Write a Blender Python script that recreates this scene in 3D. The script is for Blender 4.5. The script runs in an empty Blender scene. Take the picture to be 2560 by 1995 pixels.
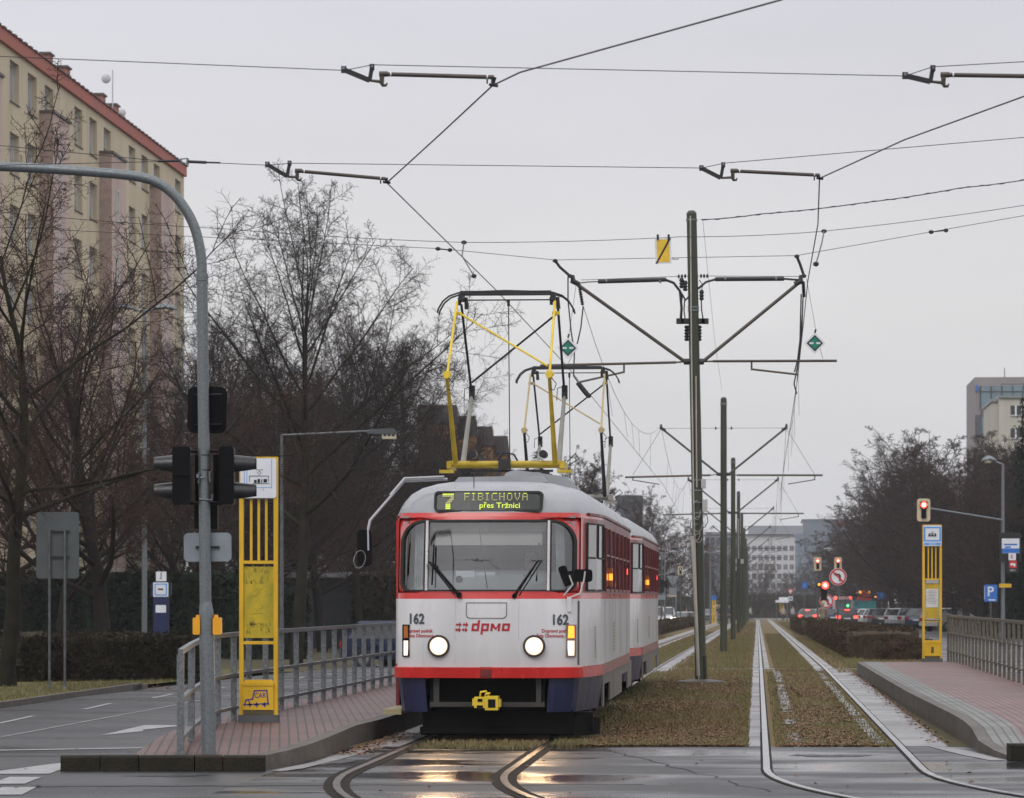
import bpy, math, random
from math import sin, cos, pi, radians, sqrt, atan2
from mathutils import Vector, Matrix
random.seed(7)
SC = bpy.context.scene
COL = SC.collection
F, HC, HY = 8960.0, 1.65, 1495.0      # focal length, camera height and horizon row, in pixels of the photograph
TS = 0.0684                            # sideways drift of the tracks per metre of distance

def W(px, py, Y):
    return Vector(((px - 1280) / F * Y, Y, HC - (py - HY) / F * Y))
def UX(u, Y):
    return u + TS * Y
def lerp(a, b, t): return a + (b - a) * t
def gz(u, Y):
    z = 0.0
    if Y > 85: z -= 0.0032 * (min(Y, 460) - 85)
    if u < -6.4 and Y > 60:
        z -= 0.3 * min(1, (Y - 60) / 50.0) * min(1, (-6.4 - u) / 0.4)
    return z
def gx(X, Y): return gz(X - TS * Y, Y)

# ---------------------------------------------------------------- materials
MATS = {}
def M(name, col, rough=0.6, metal=0.0, var=0.12, scale=3.0, bump=0.0, bscale=60.0, emit=None, estr=0.0, spec=0.5, streak=0.0, coat=0.0, rvar=0.1, col2=None):
    if name in MATS: return MATS[name]
    m = bpy.data.materials.new(name); m.use_nodes = True
    nt = m.node_tree; N = nt.nodes; Lk = nt.links
    b = N['Principled BSDF']
    b.inputs['Metallic'].default_value = metal
    b.inputs['Specular IOR Level'].default_value = spec
    if coat: b.inputs['Coat Weight'].default_value = coat; b.inputs['Coat Roughness'].default_value = 0.12
    tc = N.new('ShaderNodeTexCoord')
    src = tc.outputs['Object']
    if streak:
        mp = N.new('ShaderNodeMapping'); mp.inputs['Scale'].default_value = (1, 1, streak)
        Lk.new(src, mp.inputs['Vector']); nsrc = mp.outputs['Vector']
    else: nsrc = src
    nz = N.new('ShaderNodeTexNoise'); nz.inputs['Scale'].default_value = scale; nz.inputs['Detail'].default_value = 6; nz.inputs['Roughness'].default_value = 0.62
    Lk.new(nsrc, nz.inputs['Vector'])
    rp = N.new('ShaderNodeMapRange'); rp.inputs['From Min'].default_value = 0.3; rp.inputs['From Max'].default_value = 0.7
    Lk.new(nz.outputs['Fac'], rp.inputs['Value'])
    mx = N.new('ShaderNodeMix'); mx.data_type = 'RGBA'
    c = tuple(col)
    d = tuple(col2) if col2 else tuple(max(0, x * (1 - 2 * var)) for x in c)
    mx.inputs[6].default_value = d + (1,)
    mx.inputs[7].default_value = tuple(min(1, x * (1 + (0 if col2 else var))) for x in c) + (1,)
    Lk.new(rp.outputs['Result'], mx.inputs['Factor']); Lk.new(mx.outputs[2], b.inputs['Base Color'])
    rr = N.new('ShaderNodeMapRange'); rr.inputs['To Min'].default_value = max(.03, rough - rvar); rr.inputs['To Max'].default_value = min(1, rough + rvar)
    rr.inputs['From Min'].default_value = 0.3; rr.inputs['From Max'].default_value = 0.7
    Lk.new(nz.outputs['Fac'], rr.inputs['Value']); Lk.new(rr.outputs['Result'], b.inputs['Roughness'])
    if bump:
        n2 = N.new('ShaderNodeTexNoise'); n2.inputs['Scale'].default_value = bscale; n2.inputs['Detail'].default_value = 4
        Lk.new(src, n2.inputs['Vector'])
        bp = N.new('ShaderNodeBump'); bp.inputs['Strength'].default_value = bump; bp.inputs['Distance'].default_value = 0.02
        Lk.new(n2.outputs['Fac'], bp.inputs['Height']); Lk.new(bp.outputs['Normal'], b.inputs['Normal'])
    if emit:
        b.inputs['Emission Color'].default_value = tuple(emit) + (1,); b.inputs['Emission Strength'].default_value = estr
    MATS[name] = m
    return m

def glass_mat(name, tint, clear=0.7, rough=0.03):
    if name in MATS: return MATS[name]
    m = bpy.data.materials.new(name); m.use_nodes = True
    nt = m.node_tree; N = nt.nodes; Lk = nt.links
    for n in list(N): N.remove(n)
    out = N.new('ShaderNodeOutputMaterial')
    tr = N.new('ShaderNodeBsdfTransparent'); tr.inputs['Color'].default_value = tuple(tint) + (1,)
    gl = N.new('ShaderNodeBsdfGlossy'); gl.inputs['Roughness'].default_value = rough
    fr = N.new('ShaderNodeFresnel'); fr.inputs['IOR'].default_value = 1.5
    ad = N.new('ShaderNodeMath'); ad.operation = 'ADD'; ad.inputs[1].default_value = 1 - clear; ad.use_clamp = True
    Lk.new(fr.outputs[0], ad.inputs[0])
    mx = N.new('ShaderNodeMixShader'); Lk.new(ad.outputs[0], mx.inputs[0]); Lk.new(tr.outputs[0], mx.inputs[1]); Lk.new(gl.outputs[0], mx.inputs[2])
    Lk.new(mx.outputs[0], out.inputs['Surface'])
    MATS[name] = m
    return m

# ---------------------------------------------------------------- mesh builder
class MB:
    def __init__(s): s.v = []; s.f = []; s.m = []; s.k = 0
    def mat(s, k): s.k = k; return s
    def add(s, vs, fs):
        o = len(s.v); s.v.extend([tuple(p) for p in vs])
        for f in fs: s.f.append([i + o for i in f]); s.m.append(s.k)
        return s
    def box(s, x0, x1, y0, y1, z0, z1, T=None):
        vs = [Vector((x, y, z)) for z in (z0, z1) for y in (y0, y1) for x in (x0, x1)]
        if T is not None: vs = [T @ p for p in vs]
        return s.add(vs, [(0, 2, 3, 1), (4, 5, 7, 6), (0, 1, 5, 4), (2, 6, 7, 3), (0, 4, 6, 2), (1, 3, 7, 5)])
    def quad(s, a, b, c, d): return s.add([a, b, c, d], [(0, 1, 2, 3)])
    def bar(s, p, q, w, h, up=(0, 0, 1)):
        p = Vector(p); q = Vector(q); d = (q - p); L = d.length; d.normalize()
        up = Vector(up)
        if abs(d.dot(up)) > 0.98: up = Vector((0, 1, 0))
        x = d.cross(up).normalized(); z = x.cross(d).normalized()
        vs = [pt + x * a + z * b for pt in (p, q) for a, b in ((-w / 2, -h / 2), (w / 2, -h / 2), (w / 2, h / 2), (-w / 2, h / 2))]
        return s.add(vs, [(3, 2, 1, 0), (4, 5, 6, 7), (0, 1, 5, 4), (1, 2, 6, 5), (2, 3, 7, 6), (3, 0, 4, 7)])
    def tube(s, pts, r, n=8, caps=True, closed=False):
        pts = [Vector(p) for p in pts]
        rs = r if isinstance(r, (list, tuple)) else [r] * len(pts)
        d0 = (pts[1] - pts[0]).normalized()
        a = Vector((0, 0, 1)) if abs(d0.z) < 0.9 else Vector((1, 0, 0))
        x = d0.cross(a).normalized(); vs = []; fs = []
        for i, p in enumerate(pts):
            if i == 0: d = pts[1] - p
            elif i == len(pts) - 1: d = p - pts[i - 1]
            else: d = (pts[i + 1] - p).normalized() + (p - pts[i - 1]).normalized()
            d.normalize()
            x = (x - d * x.dot(d))
            if x.length < 1e-5: x = d.orthogonal()
            x.normalize(); y = d.cross(x)
            for k in range(n):
                t = 2 * pi * k / n
                vs.append(p + (x * cos(t) + y * sin(t)) * rs[i])
        for i in range(len(pts) - 1):
            for k in range(n):
                k2 = (k + 1) % n
                fs.append((i * n + k, i * n + k2, (i + 1) * n + k2, (i + 1) * n + k))
        if caps:
            fs.append(tuple(range(n))[::-1]); fs.append(tuple(range((len(pts) - 1) * n, len(pts) * n)))
        return s.add(vs, fs)
    def cyl(s, p, q, r, n=16): return s.tube([p, q], r, n)
    def lathe(s, prof, c=(0, 0, 0), n=20, axis='z'):
        vs = []; fs = []
        for r, h in prof:
            for k in range(n):
                t = 2 * pi * k / n
                if axis == 'z': vs.append((c[0] + r * cos(t), c[1] + r * sin(t), c[2] + h))
                elif axis == 'y': vs.append((c[0] + r * cos(t), c[1] + h, c[2] + r * sin(t)))
                else: vs.append((c[0] + h, c[1] + r * cos(t), c[2] + r * sin(t)))
        for i in range(len(prof) - 1):
            for k in range(n):
                k2 = (k + 1) % n
                fs.append((i * n + k, i * n + k2, (i + 1) * n + k2, (i + 1) * n + k))
        fs.append(tuple(range(n))[::-1]); fs.append(tuple(range((len(prof) - 1) * n, len(prof) * n)))
        return s.add(vs, fs)
    def prism(s, poly, y0, y1, T=None):
        """polygon in x,z extruded along y"""
        n = len(poly)
        vs = [Vector((x, y0, z)) for x, z in poly] + [Vector((x, y1, z)) for x, z in poly]
        if T is not None: vs = [T @ p for p in vs]
        fs = [tuple(range(n)), tuple(range(n, 2 * n))[::-1]] + [(i, i + n, (i + 1) % n + n, (i + 1) % n) for i in range(n)]
        return s.add(vs, fs)
    def build(s, name, mats, parent=None, smooth=False, loc=None, world=False, tri=False):
        me = bpy.data.meshes.new(name)
        vs = s.v
        if world and parent is not None:
            iv = parent.matrix_basis.inverted(); vs = [tuple(iv @ Vector(p)) for p in vs]
        me.from_pydata(vs, [], s.f)
        mats = mats if isinstance(mats, (list, tuple)) else [mats]
        for m in mats: me.materials.append(m)
        if len(mats) > 1: me.polygons.foreach_set('material_index', s.m)
        if smooth: me.polygons.foreach_set('use_smooth', [True] * len(me.polygons))
        me.update()
        if smooth and smooth != 'all':
            try: me.set_sharp_from_angle(angle=radians(38))
            except Exception: pass
        o = bpy.data.objects.new(name, me); COL.objects.link(o)
        if parent is not None: o.parent = parent
        if loc is not None: o.location = loc
        return o

def rrect(w, h, r, cx=0, cz=0, n=5):
    out = []
    for sx, sz, a0 in ((1, 1, 0), (-1, 1, 90), (-1, -1, 180), (1, -1, 270)):
        for i in range(n + 1):
            a = radians(a0 + 90 * i / n)
            out.append((cx + sx * (w / 2 - r) + r * cos(a), cz + sz * (h / 2 - r) + r * sin(a)))
    return out
def circ(r, cx=0, cz=0, n=28): return [(cx + r * cos(2 * pi * k / n), cz + r * sin(2 * pi * k / n)) for k in range(n)]

def tag(o, label=None, cat=None, group=None, kind=None):
    if label: o['label'] = label
    if cat: o['category'] = cat
    if group: o['group'] = group
    if kind: o['kind'] = kind
    return o
def thing(name, label, cat, loc=(0, 0, 0), rz=0.0, group=None):
    o = bpy.data.objects.new(name, None); COL.objects.link(o)
    o.empty_display_size = 0.2
    o.location = loc; o.rotation_euler = (0, 0, rz)
    o.matrix_basis = Matrix.Translation(loc) @ Matrix.Rotation(rz, 4, 'Z')
    return tag(o, label, cat, group)
def copy_tree(o, parent=None):
    c = o.copy(); COL.objects.link(c)
    if parent is not None: c.parent = parent
    for ch in list(KIDS.get(o.name, ())): copy_tree(ch, c)
    return c
KIDS = {}
def index_kids():
    KIDS.clear()
    for o in SC.objects:
        if o.parent is not None: KIDS.setdefault(o.parent.name, []).append(o)
def struct(mb, name, m, **k): return tag(mb.build(name, m, **k), kind='structure')

def text_geo(txt, size, align='CENTER', sx=1.0, shear=0.0, bold=.012):
    cu = bpy.data.curves.new('t', 'FONT'); cu.body = txt; cu.size = size; cu.align_x = align; cu.align_y = 'CENTER'; cu.shear = shear; cu.offset = bold * size
    cu.resolution_u = 3
    ob = bpy.data.objects.new('t', cu); COL.objects.link(ob)
    bpy.context.view_layer.update()
    me = bpy.data.meshes.new_from_object(ob.evaluated_get(bpy.context.evaluated_depsgraph_get()))
    vs = [(v.co.x * sx, v.co.y) for v in me.vertices]; fs = [tuple(p.vertices) for p in me.polygons]
    bpy.data.objects.remove(ob); bpy.data.meshes.remove(me); bpy.data.curves.remove(cu)
    return vs, fs
# ---------------------------------------------------------------- palette
galv = M('galvanised_steel', (.21, .235, .25), .45, .55, .16, 22, rvar=.1)
galv_dark = M('weathered_rail_steel', (.12, .13, .135), .5, .4, .2, 9)
olive_pole = M('olive_green_paint', (.040, .046, .026), .42, 0, .2, 5, streak=.1)
dark_iron = M('dark_iron', (.03, .03, .032), .5, .3, .2, 8)
brown_tube = M('brown_grey_tube', (.085, .072, .06), .45, .3, .15, 6)
black_plastic = M('black_plastic', (.004, .004, .005), .5, 0, .15, 8, rvar=.08, spec=.12)
visor_grey = M('grey_black_visor', (.013, .0135, .015), .34, 0, .15, 8)
cable = M('black_cable', (.018, .018, .02), .55, 0, .1)
wire_m = M('drawn_wire', (.04, .038, .036), .5, .2, .1)
yellow = M('sign_yellow', (.72, .43, .012), .42, 0, .10, 6, streak=.3)
yellow_dirty = M('scuffed_yellow', (.66, .42, .012), .48, 0, .3, 5, col2=(.30, .23, .02))
orange_y = M('push_button_yellow', (.85, .38, .01), .35, 0, .08)
white_p = M('sign_white', (.74, .76, .8), .4, 0, .05, 4)
sign_blue = M('sign_blue', (.03, .16, .55), .35, 0, .06)
sign_lblue = M('pale_sign_blue', (.10, .33, .75), .4, 0, .06)
sign_red = M('sign_red', (.55, .03, .025), .35, 0, .08)
sign_back = M('sign_back_grey', (.25, .285, .31), .45, .2, .1, 4)
sign_back_dk = M('dark_sign_back', (.085, .095, .10), .5, .2, .12, 3)
ink = M('black_ink', (.012, .012, .014), .5, 0, .1)
purple_ink = M('purple_marker', (.10, .05, .30), .5, 0, .2)
green_sign = M('signal_green', (.008, .20, .13), .35, 0, .08)
beige_board = M('beige_backboard', (.66, .54, .37), .5, 0, .06)
bark = M('wet_bark', (.020, .016, .013), spec=.12, rough=.75, var=.3, scale=3, bump=.5, bscale=25)
bark_green = M('mossy_bark', (.026, .023, .014), spec=.12, rough=.75, var=.35, scale=2, bump=.5, bscale=20)
twig = M('bare_twigs', (.036, .024, .019), spec=.12, rough=.7, var=.3, scale=.6, col2=(.056, .033, .026))
twig_grey = M('grey_twigs', (.030, .024, .021), spec=.12, rough=.7, var=.25, scale=.7)
twig_red = M('reddish_twigs', (.054, .031, .024), spec=.12, rough=.7, var=.3, scale=.5, col2=(.028, .018, .015))
needle = M('spruce_needles', (.020, .034, .022), spec=.12, rough=.7, var=.3, scale=2)
hedge_brown = M('brown_hedge_leaves', (.072, .046, .026), spec=.12, rough=.8, var=.4, scale=3, col2=(.030, .024, .014))
hedge_green = M('evergreen_hedge_leaves', (.016, .028, .014), spec=.12, rough=.7, var=.4, scale=3)
hedge_dull = M('dull_hedge_twigs', (.036, .029, .017), spec=.12, rough=.8, var=.35, scale=2)
lamp_white = M('lit_headlamp', (.9, .9, .85), .3, emit=(1.0, .72, .48), estr=1.25)
lamp_core = M('lit_headlamp_core', (.9, .9, .85), .3, emit=(1.0, .86, .68), estr=5.0)
lamp_white2 = M('lit_small_lamp', (.9, .85, .8), .3, emit=(1.0, .66, .45), estr=1.1)
lamp_car = M('lit_car_lamp', (.9, .9, .9), .3, emit=(1.0, .88, .72), estr=22.0)
lamp_amber = M('lit_amber', (.8, .3, .02), .3, emit=(1.0, .33, .03), estr=1.9)
lamp_amber_off = M('unlit_amber', (.42, .12, .008), .25)
lamp_red = M('lit_red', (.8, .05, .04), .3, emit=(1.0, .05, .035), estr=6.0)
lamp_redcore = M('lit_red_core', (.9, .4, .3), .3, emit=(1.0, .33, .2), estr=6.0)
lamp_green = M('lit_green', (.1, .8, .2), .3, emit=(.1, 1.0, .25), estr=3.0)
led = M('lit_led', (.4, .5, .05), .4, emit=(.62, .75, .05), estr=.85)
led_dim = M('dim_led', (.3, .3, .12), .4, emit=(.50, .46, .18), estr=.45)
rubber = M('black_rubber', (.012, .012, .012), .7)
dark_glass = M('dark_window_glass', (.018, .02, .023), .06, 0, .2, .8, spec=.7, rvar=.03)
grey_glass = M('grey_window_glass', (.10, .115, .13), .08, 0, .25, .6, spec=.8, rvar=.04)
clear_glass = glass_mat('clear_windscreen', (.86, .90, .90), .86)

def ground_mat(name, c1, c2, c3, s1, s2, rough, bump=.6, bs=40, wet=None):
    m = bpy.data.materials.new(name); m.use_nodes = True
    nt = m.node_tree; N = nt.nodes; Lk = nt.links; b = N['Principled BSDF']
    tc = N.new('ShaderNodeTexCoord')
    n1 = N.new('ShaderNodeTexNoise'); n1.inputs['Scale'].default_value = s1; n1.inputs['Detail'].default_value = 8; n1.inputs['Roughness'].default_value = .65
    n2 = N.new('ShaderNodeTexNoise'); n2.inputs['Scale'].default_value = s2; n2.inputs['Detail'].default_value = 5; n2.inputs['Roughness'].default_value = .7
    for n in (n1, n2): Lk.new(tc.outputs['Object'], n.inputs['Vector'])
    r1 = N.new('ShaderNodeMapRange'); r1.inputs['From Min'].default_value = .38; r1.inputs['From Max'].default_value = .62; Lk.new(n1.outputs['Fac'], r1.inputs['Value'])
    r2 = N.new('ShaderNodeMapRange'); r2.inputs['From Min'].default_value = .35; r2.inputs['From Max'].default_value = .68; Lk.new(n2.outputs['Fac'], r2.inputs['Value'])
    a = N.new('ShaderNodeMix'); a.data_type = 'RGBA'; a.inputs[6].default_value = c1 + (1,); a.inputs[7].default_value = c2 + (1,); Lk.new(r1.outputs['Result'], a.inputs['Factor'])
    c = N.new('ShaderNodeMix'); c.data_type = 'RGBA'; c.inputs[7].default_value = c3 + (1,); Lk.new(a.outputs[2], c.inputs[6])
    ml = N.new('ShaderNodeMath'); ml.operation = 'MULTIPLY'; ml.inputs[1].default_value = .6; Lk.new(r2.outputs['Result'], ml.inputs[0]); Lk.new(ml.outputs[0], c.inputs['Factor'])
    Lk.new(c.outputs[2], b.inputs['Base Color'])
    b.inputs['Roughness'].default_value = rough
    b.inputs['Specular IOR Level'].default_value = .5 if wet else .2
    if wet:
        n3 = N.new('ShaderNodeTexNoise'); n3.inputs['Scale'].default_value = wet[2]; n3.inputs['Detail'].default_value = 6
        mp = N.new('ShaderNodeMapping'); mp.inputs['Scale'].default_value = (.5, 1, 1); Lk.new(tc.outputs['Object'], mp.inputs['Vector']); Lk.new(mp.outputs['Vector'], n3.inputs['Vector'])
        r3 = N.new('ShaderNodeMapRange'); r3.inputs['From Min'].default_value = wet[3] if len(wet) > 3 else .36; r3.inputs['From Max'].default_value = wet[4] if len(wet) > 3 else .64
        r3.inputs['To Min'].default_value = wet[0]; r3.inputs['To Max'].default_value = wet[1]
        Lk.new(n3.outputs['Fac'], r3.inputs['Value']); Lk.new(r3.outputs['Result'], b.inputs['Roughness'])
    bp = N.new('ShaderNodeBump'); bp.inputs['Strength'].default_value = bump; bp.inputs['Distance'].default_value = .02
    n4 = N.new('ShaderNodeTexNoise'); n4.inputs['Scale'].default_value = bs; n4.inputs['Detail'].default_value = 5; Lk.new(tc.outputs['Object'], n4.inputs['Vector'])
    Lk.new(n4.outputs['Fac'], bp.inputs['Height'])
    if wet: 
        sb = N.new('ShaderNodeMath'); sb.operation = 'MULTIPLY'; sb.inputs[1].default_value = bump; Lk.new(r3.outputs['Result'], sb.inputs[0]); Lk.new(sb.outputs[0], bp.inputs['Strength'])
    Lk.new(bp.outputs['Normal'], b.inputs['Normal'])
    return m
asphalt = ground_mat('wet_asphalt', (.030, .031, .035), (.044, .045, .050), (.017, .0175, .019), .5, 16, .3, 1.0, 30, wet=(.24, .56, .3))
asphalt_wet = ground_mat('soaked_asphalt', (.026, .027, .030), (.042, .043, .047), (.010, .0105, .012), .6, 16, .3, .9, 30, wet=(.09, .56, .5, .42, .58))
asphalt.node_tree.nodes['Principled BSDF'].inputs['Specular IOR Level'].default_value = .42
concrete = ground_mat('wet_concrete_slabs', (.20, .195, .195), (.29, .28, .28), (.10, .095, .09), 1.3, 6, .3, .8, 30, wet=(.28, .62, .6))
kerb_stone = ground_mat('kerb_stone', (.105, .092, .083), (.15, .135, .12), (.045, .04, .033), 1.2, 7, .55, .4, 40)
kerb_dark = ground_mat('mossy_dark_kerb', (.018, .015, .010), (.034, .027, .017), (.009, .010, .005), 2.0, 9, .7, .6, 30)
turf = ground_mat('wet_winter_turf', (.185, .115, .06), (.14, .132, .05), (.095, .064, .034), .5, 3.5, .9, 1.0, 30)
turf_green = ground_mat('green_verge_turf', (.11, .115, .030), (.14, .11, .045), (.06, .06, .02), .5, 4, .9, 1.0, 30)
earth = ground_mat('ground_earth', (.085, .068, .04), (.08, .075, .03), (.05, .04, .025), .2, 2, .9, .8, 20)
paint_white = ground_mat('road_paint', (.36, .36, .365), (.46, .46, .465), (.15, .15, .155), 3, 16, .35, .3, 60)

def paving(name, c1, c2, mort, rot, scale=1.0, msz=.011):
    m = bpy.data.materials.new(name); m.use_nodes = True
    nt = m.node_tree; N = nt.nodes; Lk = nt.links; b = N['Principled BSDF']
    tc = N.new('ShaderNodeTexCoord'); mp = N.new('ShaderNodeMapping'); mp.inputs['Rotation'].default_value = (0, 0, rot)
    Lk.new(tc.outputs['Object'], mp.inputs['Vector'])
    br = N.new('ShaderNodeTexBrick'); br.inputs['Scale'].default_value = scale
    br.inputs['Brick Width'].default_value = .2; br.inputs['Row Height'].default_value = .1; br.inputs['Mortar Size'].default_value = msz; br.inputs['Mortar Smooth'].default_value = .3
    br.inputs['Color1'].default_value = c1 + (1,); br.inputs['Color2'].default_value = c2 + (1,); br.inputs['Mortar'].default_value = mort + (1,)
    Lk.new(mp.outputs['Vector'], br.inputs['Vector'])
    nz = N.new('ShaderNodeTexNoise'); nz.inputs['Scale'].default_value = 1.2; nz.inputs['Detail'].default_value = 7; Lk.new(tc.outputs['Object'], nz.inputs['Vector'])
    mx = N.new('ShaderNodeMix'); mx.data_type = 'RGBA'; mx.blend_type = 'MULTIPLY'; mx.inputs['Factor'].default_value = .75
    rp = N.new('ShaderNodeValToRGB'); rp.color_ramp.elements[0].position = .3; rp.color_ramp.elements[0].color = (.45, .42, .4, 1); rp.color_ramp.elements[1].position = .7; rp.color_ramp.elements[1].color = (1.1, 1.1, 1.1, 1)
    Lk.new(nz.outputs['Fac'], rp.inputs['Fac']); Lk.new(br.outputs['Color'], mx.inputs[6]); Lk.new(rp.outputs['Color'], mx.inputs[7]); Lk.new(mx.outputs[2], b.inputs['Base Color'])
    b.inputs['Roughness'].default_value = .5
    bp = N.new('ShaderNodeBump'); bp.inputs['Strength'].default_value = .5; bp.inputs['Distance'].default_value = .01; bp.invert = True
    Lk.new(br.outputs['Fac'], bp.inputs['Height']); Lk.new(bp.outputs['Normal'], b.inputs['Normal'])
    return m
brick_pave = paving('red_brick_paving', (.165, .075, .068), (.125, .06, .056), (.022, .012, .010), 1.506)
brick_pave2 = paving('red_brick_paving_straight', (.22, .10, .09), (.165, .078, .072), (.045, .026, .024), 1.5708 + .0684, msz=.013)
grey_pave = paving('grey_sett_paving', (.19, .19, .175), (.15, .15, .14), (.05, .047, .042), 1.5708 + .0684, msz=.013)
slab_pave = None
# ---------------------------------------------------------------- ground, roads, tracks
YB = [-55, 0, 20, 30, 40, 50, 60, 72, 85, 97, 110, 130, 160, 200, 250, 300, 360, 420, 460, 520, 650, 850, 1150, 1640]
def sheet(mb, us, ys, dz, fu=None):
    o = len(mb.v); n = len(us); vs = []; fs = []
    for Y in ys:
        for u in us: vs.append((UX(u, Y), Y, gz(u, Y) + dz))
    for j in range(len(ys) - 1):
        for i in range(n - 1): fs.append((j * n + i, j * n + i + 1, (j + 1) * n + i + 1, (j + 1) * n + i))
    mb.add(vs, fs)
def yb(a, b): return [a] + [y for y in YB if a < y < b] + [b]
mb = MB(); sheet(mb, [-560, -120, -40, -20, -11.4, -6.8, -6.4, -2, 2, 6, 12, 30, 60, 160, 560], YB, -0.012)
struct(mb, 'ground', earth, )
YX = 39.7
mb = MB()
sheet(mb, [-60, -30, -11.4, -6.8, -6.4], yb(8, YX), 0); sheet(mb, [-6.4, -4.6], yb(8, YX), 0); sheet(mb, [7.5, 12, 50], yb(8, YX), 0)
sheet(mb, [-11.4, -6.8], yb(YX, 470), 0); sheet(mb, [-6.8, -6.4], yb(YX, 470), 0)
sheet(mb, [4.75, 12.2], yb(YX, 470), 0)
sheet(mb, [-60, -11.4, -6.8, -6.4, 2, 60], yb(474, 505), .004)
struct(mb, 'road', asphalt)
mb = MB(); sheet(mb, [-4.6, -2, 2, 4.4, 7.5], yb(8, YX), 0)
struct(mb, 'crossing_road', asphalt_wet)
# lawn of the tram bed
mb = MB(); sheet(mb, [-5.2, -2, 2], yb(YX, 470), 0.0); sheet(mb, [2, 4.7], yb(76, 470), 0)
struct(mb, 'lawn', turf)
mb = MB(); sheet(mb, [-22, -11.55], yb(46, 90), .06)
struct(mb, 'verge_lawn', turf_green)

# road markings
def mark(mb, pts): mb.add([(x, y, gx(x, y) + .006) for x, y in pts], [tuple(range(len(pts)))])
def seg(mb, x0, y0, x1, y1, w):
    d = Vector((x1 - x0, y1 - y0)).normalized(); n = Vector((-d.y, d.x)) * w / 2
    mark(mb, [(x0 + n.x, y0 + n.y), (x0 - n.x, y0 - n.y), (x1 - n.x, y1 - n.y), (x1 + n.x, y1 + n.y)])
mb = MB()
for a in (47.0, 53.0, 59.0, 65, 71, 77, 83): seg(mb, UX(-9.95, a), a, UX(-9.9, a), a + 3, .08)
struct(mb, 'dashed_lane_marking', paint_white)
mb = MB(); seg(mb, UX(-8.95, 40.5), 40.5, UX(-8.95, 59.5), 59.5, .045); seg(mb, UX(-8.95, 60.2), 60.2, UX(-8.95, 84), 84, .05)
struct(mb, 'solid_lane_marking', paint_white)
mb = MB(); seg(mb, -6.6, 38.3, -4.05, 39.35, .22); struct(mb, 'stop_line_marking', paint_white)
mb = MB(); mark(mb, [(-4.93, 42.9), (-4.55, 44.3), (-4.62, 44.75), (-4.2, 46.3), (-4.75, 46.4), (-4.83, 45.0)])
struct(mb, 'arrow_marking', paint_white)
mb = MB(); mark(mb, [(-5.0, 33.5), (-4.33, 33.55), (-4.33, 36.6), (-4.55, 35.6)])
struct(mb, 'chevron_marking', paint_white)
mb = MB()
for k in range(3):
    y = 32.95 - k * 1.75; mark(mb, [(-4.62 + .22 * k, y - 1.25), (-4.32 + .22 * k, y - 1.2), (-4.32 + .18 * k, y), (-4.62 + .18 * k, y)])
struct(mb, 'crossing_marking', paint_white)
mb = MB(); seg(mb, UX(8.4, 60), 60, UX(8.4, 84.9), 84.9, .12)
for a in range(90, 300, 9): seg(mb, UX(8.4, a), a, UX(8.4, a + 3), a + 3, .12)
struct(mb, 'right_lane_marking', paint_white)

rs = random.Random(77); mb = MB()
for (cx, cy, w, h) in ((-1.35, 37.6, .75, .5), (-.3, 38.3, .45, .25), (-1.9, 36.3, .35, .8), (.55, 36.9, .4, .22), (-1.1, 38.9, .9, .25), (3.3, 37.5, .5, .3), (-3.2, 33.2, .4, .25)):
    n = 22; pts = [(cx + w * cos(2 * pi * i / n) * rs.uniform(.55, 1.15), cy + h * sin(2 * pi * i / n) * rs.uniform(.45, 1.25)) for i in range(n)]
    mb.add([(x, y, .0035) for x, y in pts], [tuple(range(n))])
struct(mb, 'road_stain', M('oily_stain', (.010, .010, .011), .45, 0, .3, 6, spec=.25))
mb = MB()
for (x0, y0, x1, y1) in ((-12, 36.9, -4.4, 37.3), (-7.6, 30.2, -6.9, 45), (1.0, 39.2, 2.2, 30.5), (-6, 31.2, 1.2, 31.7), (4.9, 34.6, 9, 35.1)):
    n = 26; a = []; b = []
    for i in range(n + 1):
        t = i / n; x, y = lerp(x0, x1, t) + rs.gauss(0, .03), lerp(y0, y1, t) + rs.gauss(0, .05); w = rs.uniform(.012, .03)
        horizontal = abs(x1 - x0) > abs(y1 - y0)
        a.append((x, y + w * 1.6) if horizontal else (x - w * .5, y)); b.append((x, y - w * 1.6) if horizontal else (x + w * .5, y))
    mb.add([(x, y, gx(x, y) + .003) for x, y in a + b], [(i, i + 1, n + 2 + i, n + 1 + i) for i in range(n)])
struct(mb, 'road_crack', M('tar_seam', (.010, .010, .011), .6, 0, .3, 6, spec=.2))
# rails: straight beyond, then a curve towards the camera's right
def track_path(u0, Yc, R, off, y_far=470, ang=70):
    pts = []
    y = y_far
    while y > Yc + .5:
        pts.append((UX(u0, y) + off, y)); y -= 8 if y > 110 else 3
    x0, y0 = UX(u0, Yc), Yc
    h0 = math.atan(TS)
    for i in range(0, ang + 1, 2):
        # heading turns from straight back towards +X
        a = radians(i)
        cx, cy = x0 + R * cos(h0), y0 - R * sin(h0)
        th = pi - h0 + a
        pts.append((cx + (R - off) * cos(th), cy + (R - off) * sin(th)))
    return pts
def ribbon(mb, path, w, z0, z1, du=0.0):
    vs = []; fs = []; n = len(path)
    for i, (x, y) in enumerate(path):
        a = path[max(0, i - 1)]; b = path[min(n - 1, i + 1)]
        d = Vector((b[0] - a[0], b[1] - a[1])).normalized(); nx, ny = -d.y, d.x
        g = gx(x, y)
        for s_ in (-1, 1):
            xx, yy = x + nx * (du + s_ * w / 2), y + ny * (du + s_ * w / 2)
            vs.append((xx, yy, g + z1)); vs.append((xx, yy, g + z0))
    for i in range(n - 1):
        k = i * 4; j = k + 4
        fs += [(k, k + 2, j + 2, j), (k + 1, k, j, j + 1), (k + 2, k + 3, j + 3, j + 2)]
    mb.add(vs, fs)
rail_shiny = M('wet_rail_steel', (.42, .43, .45), .22, .85, .15, 4, rvar=.06)
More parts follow.
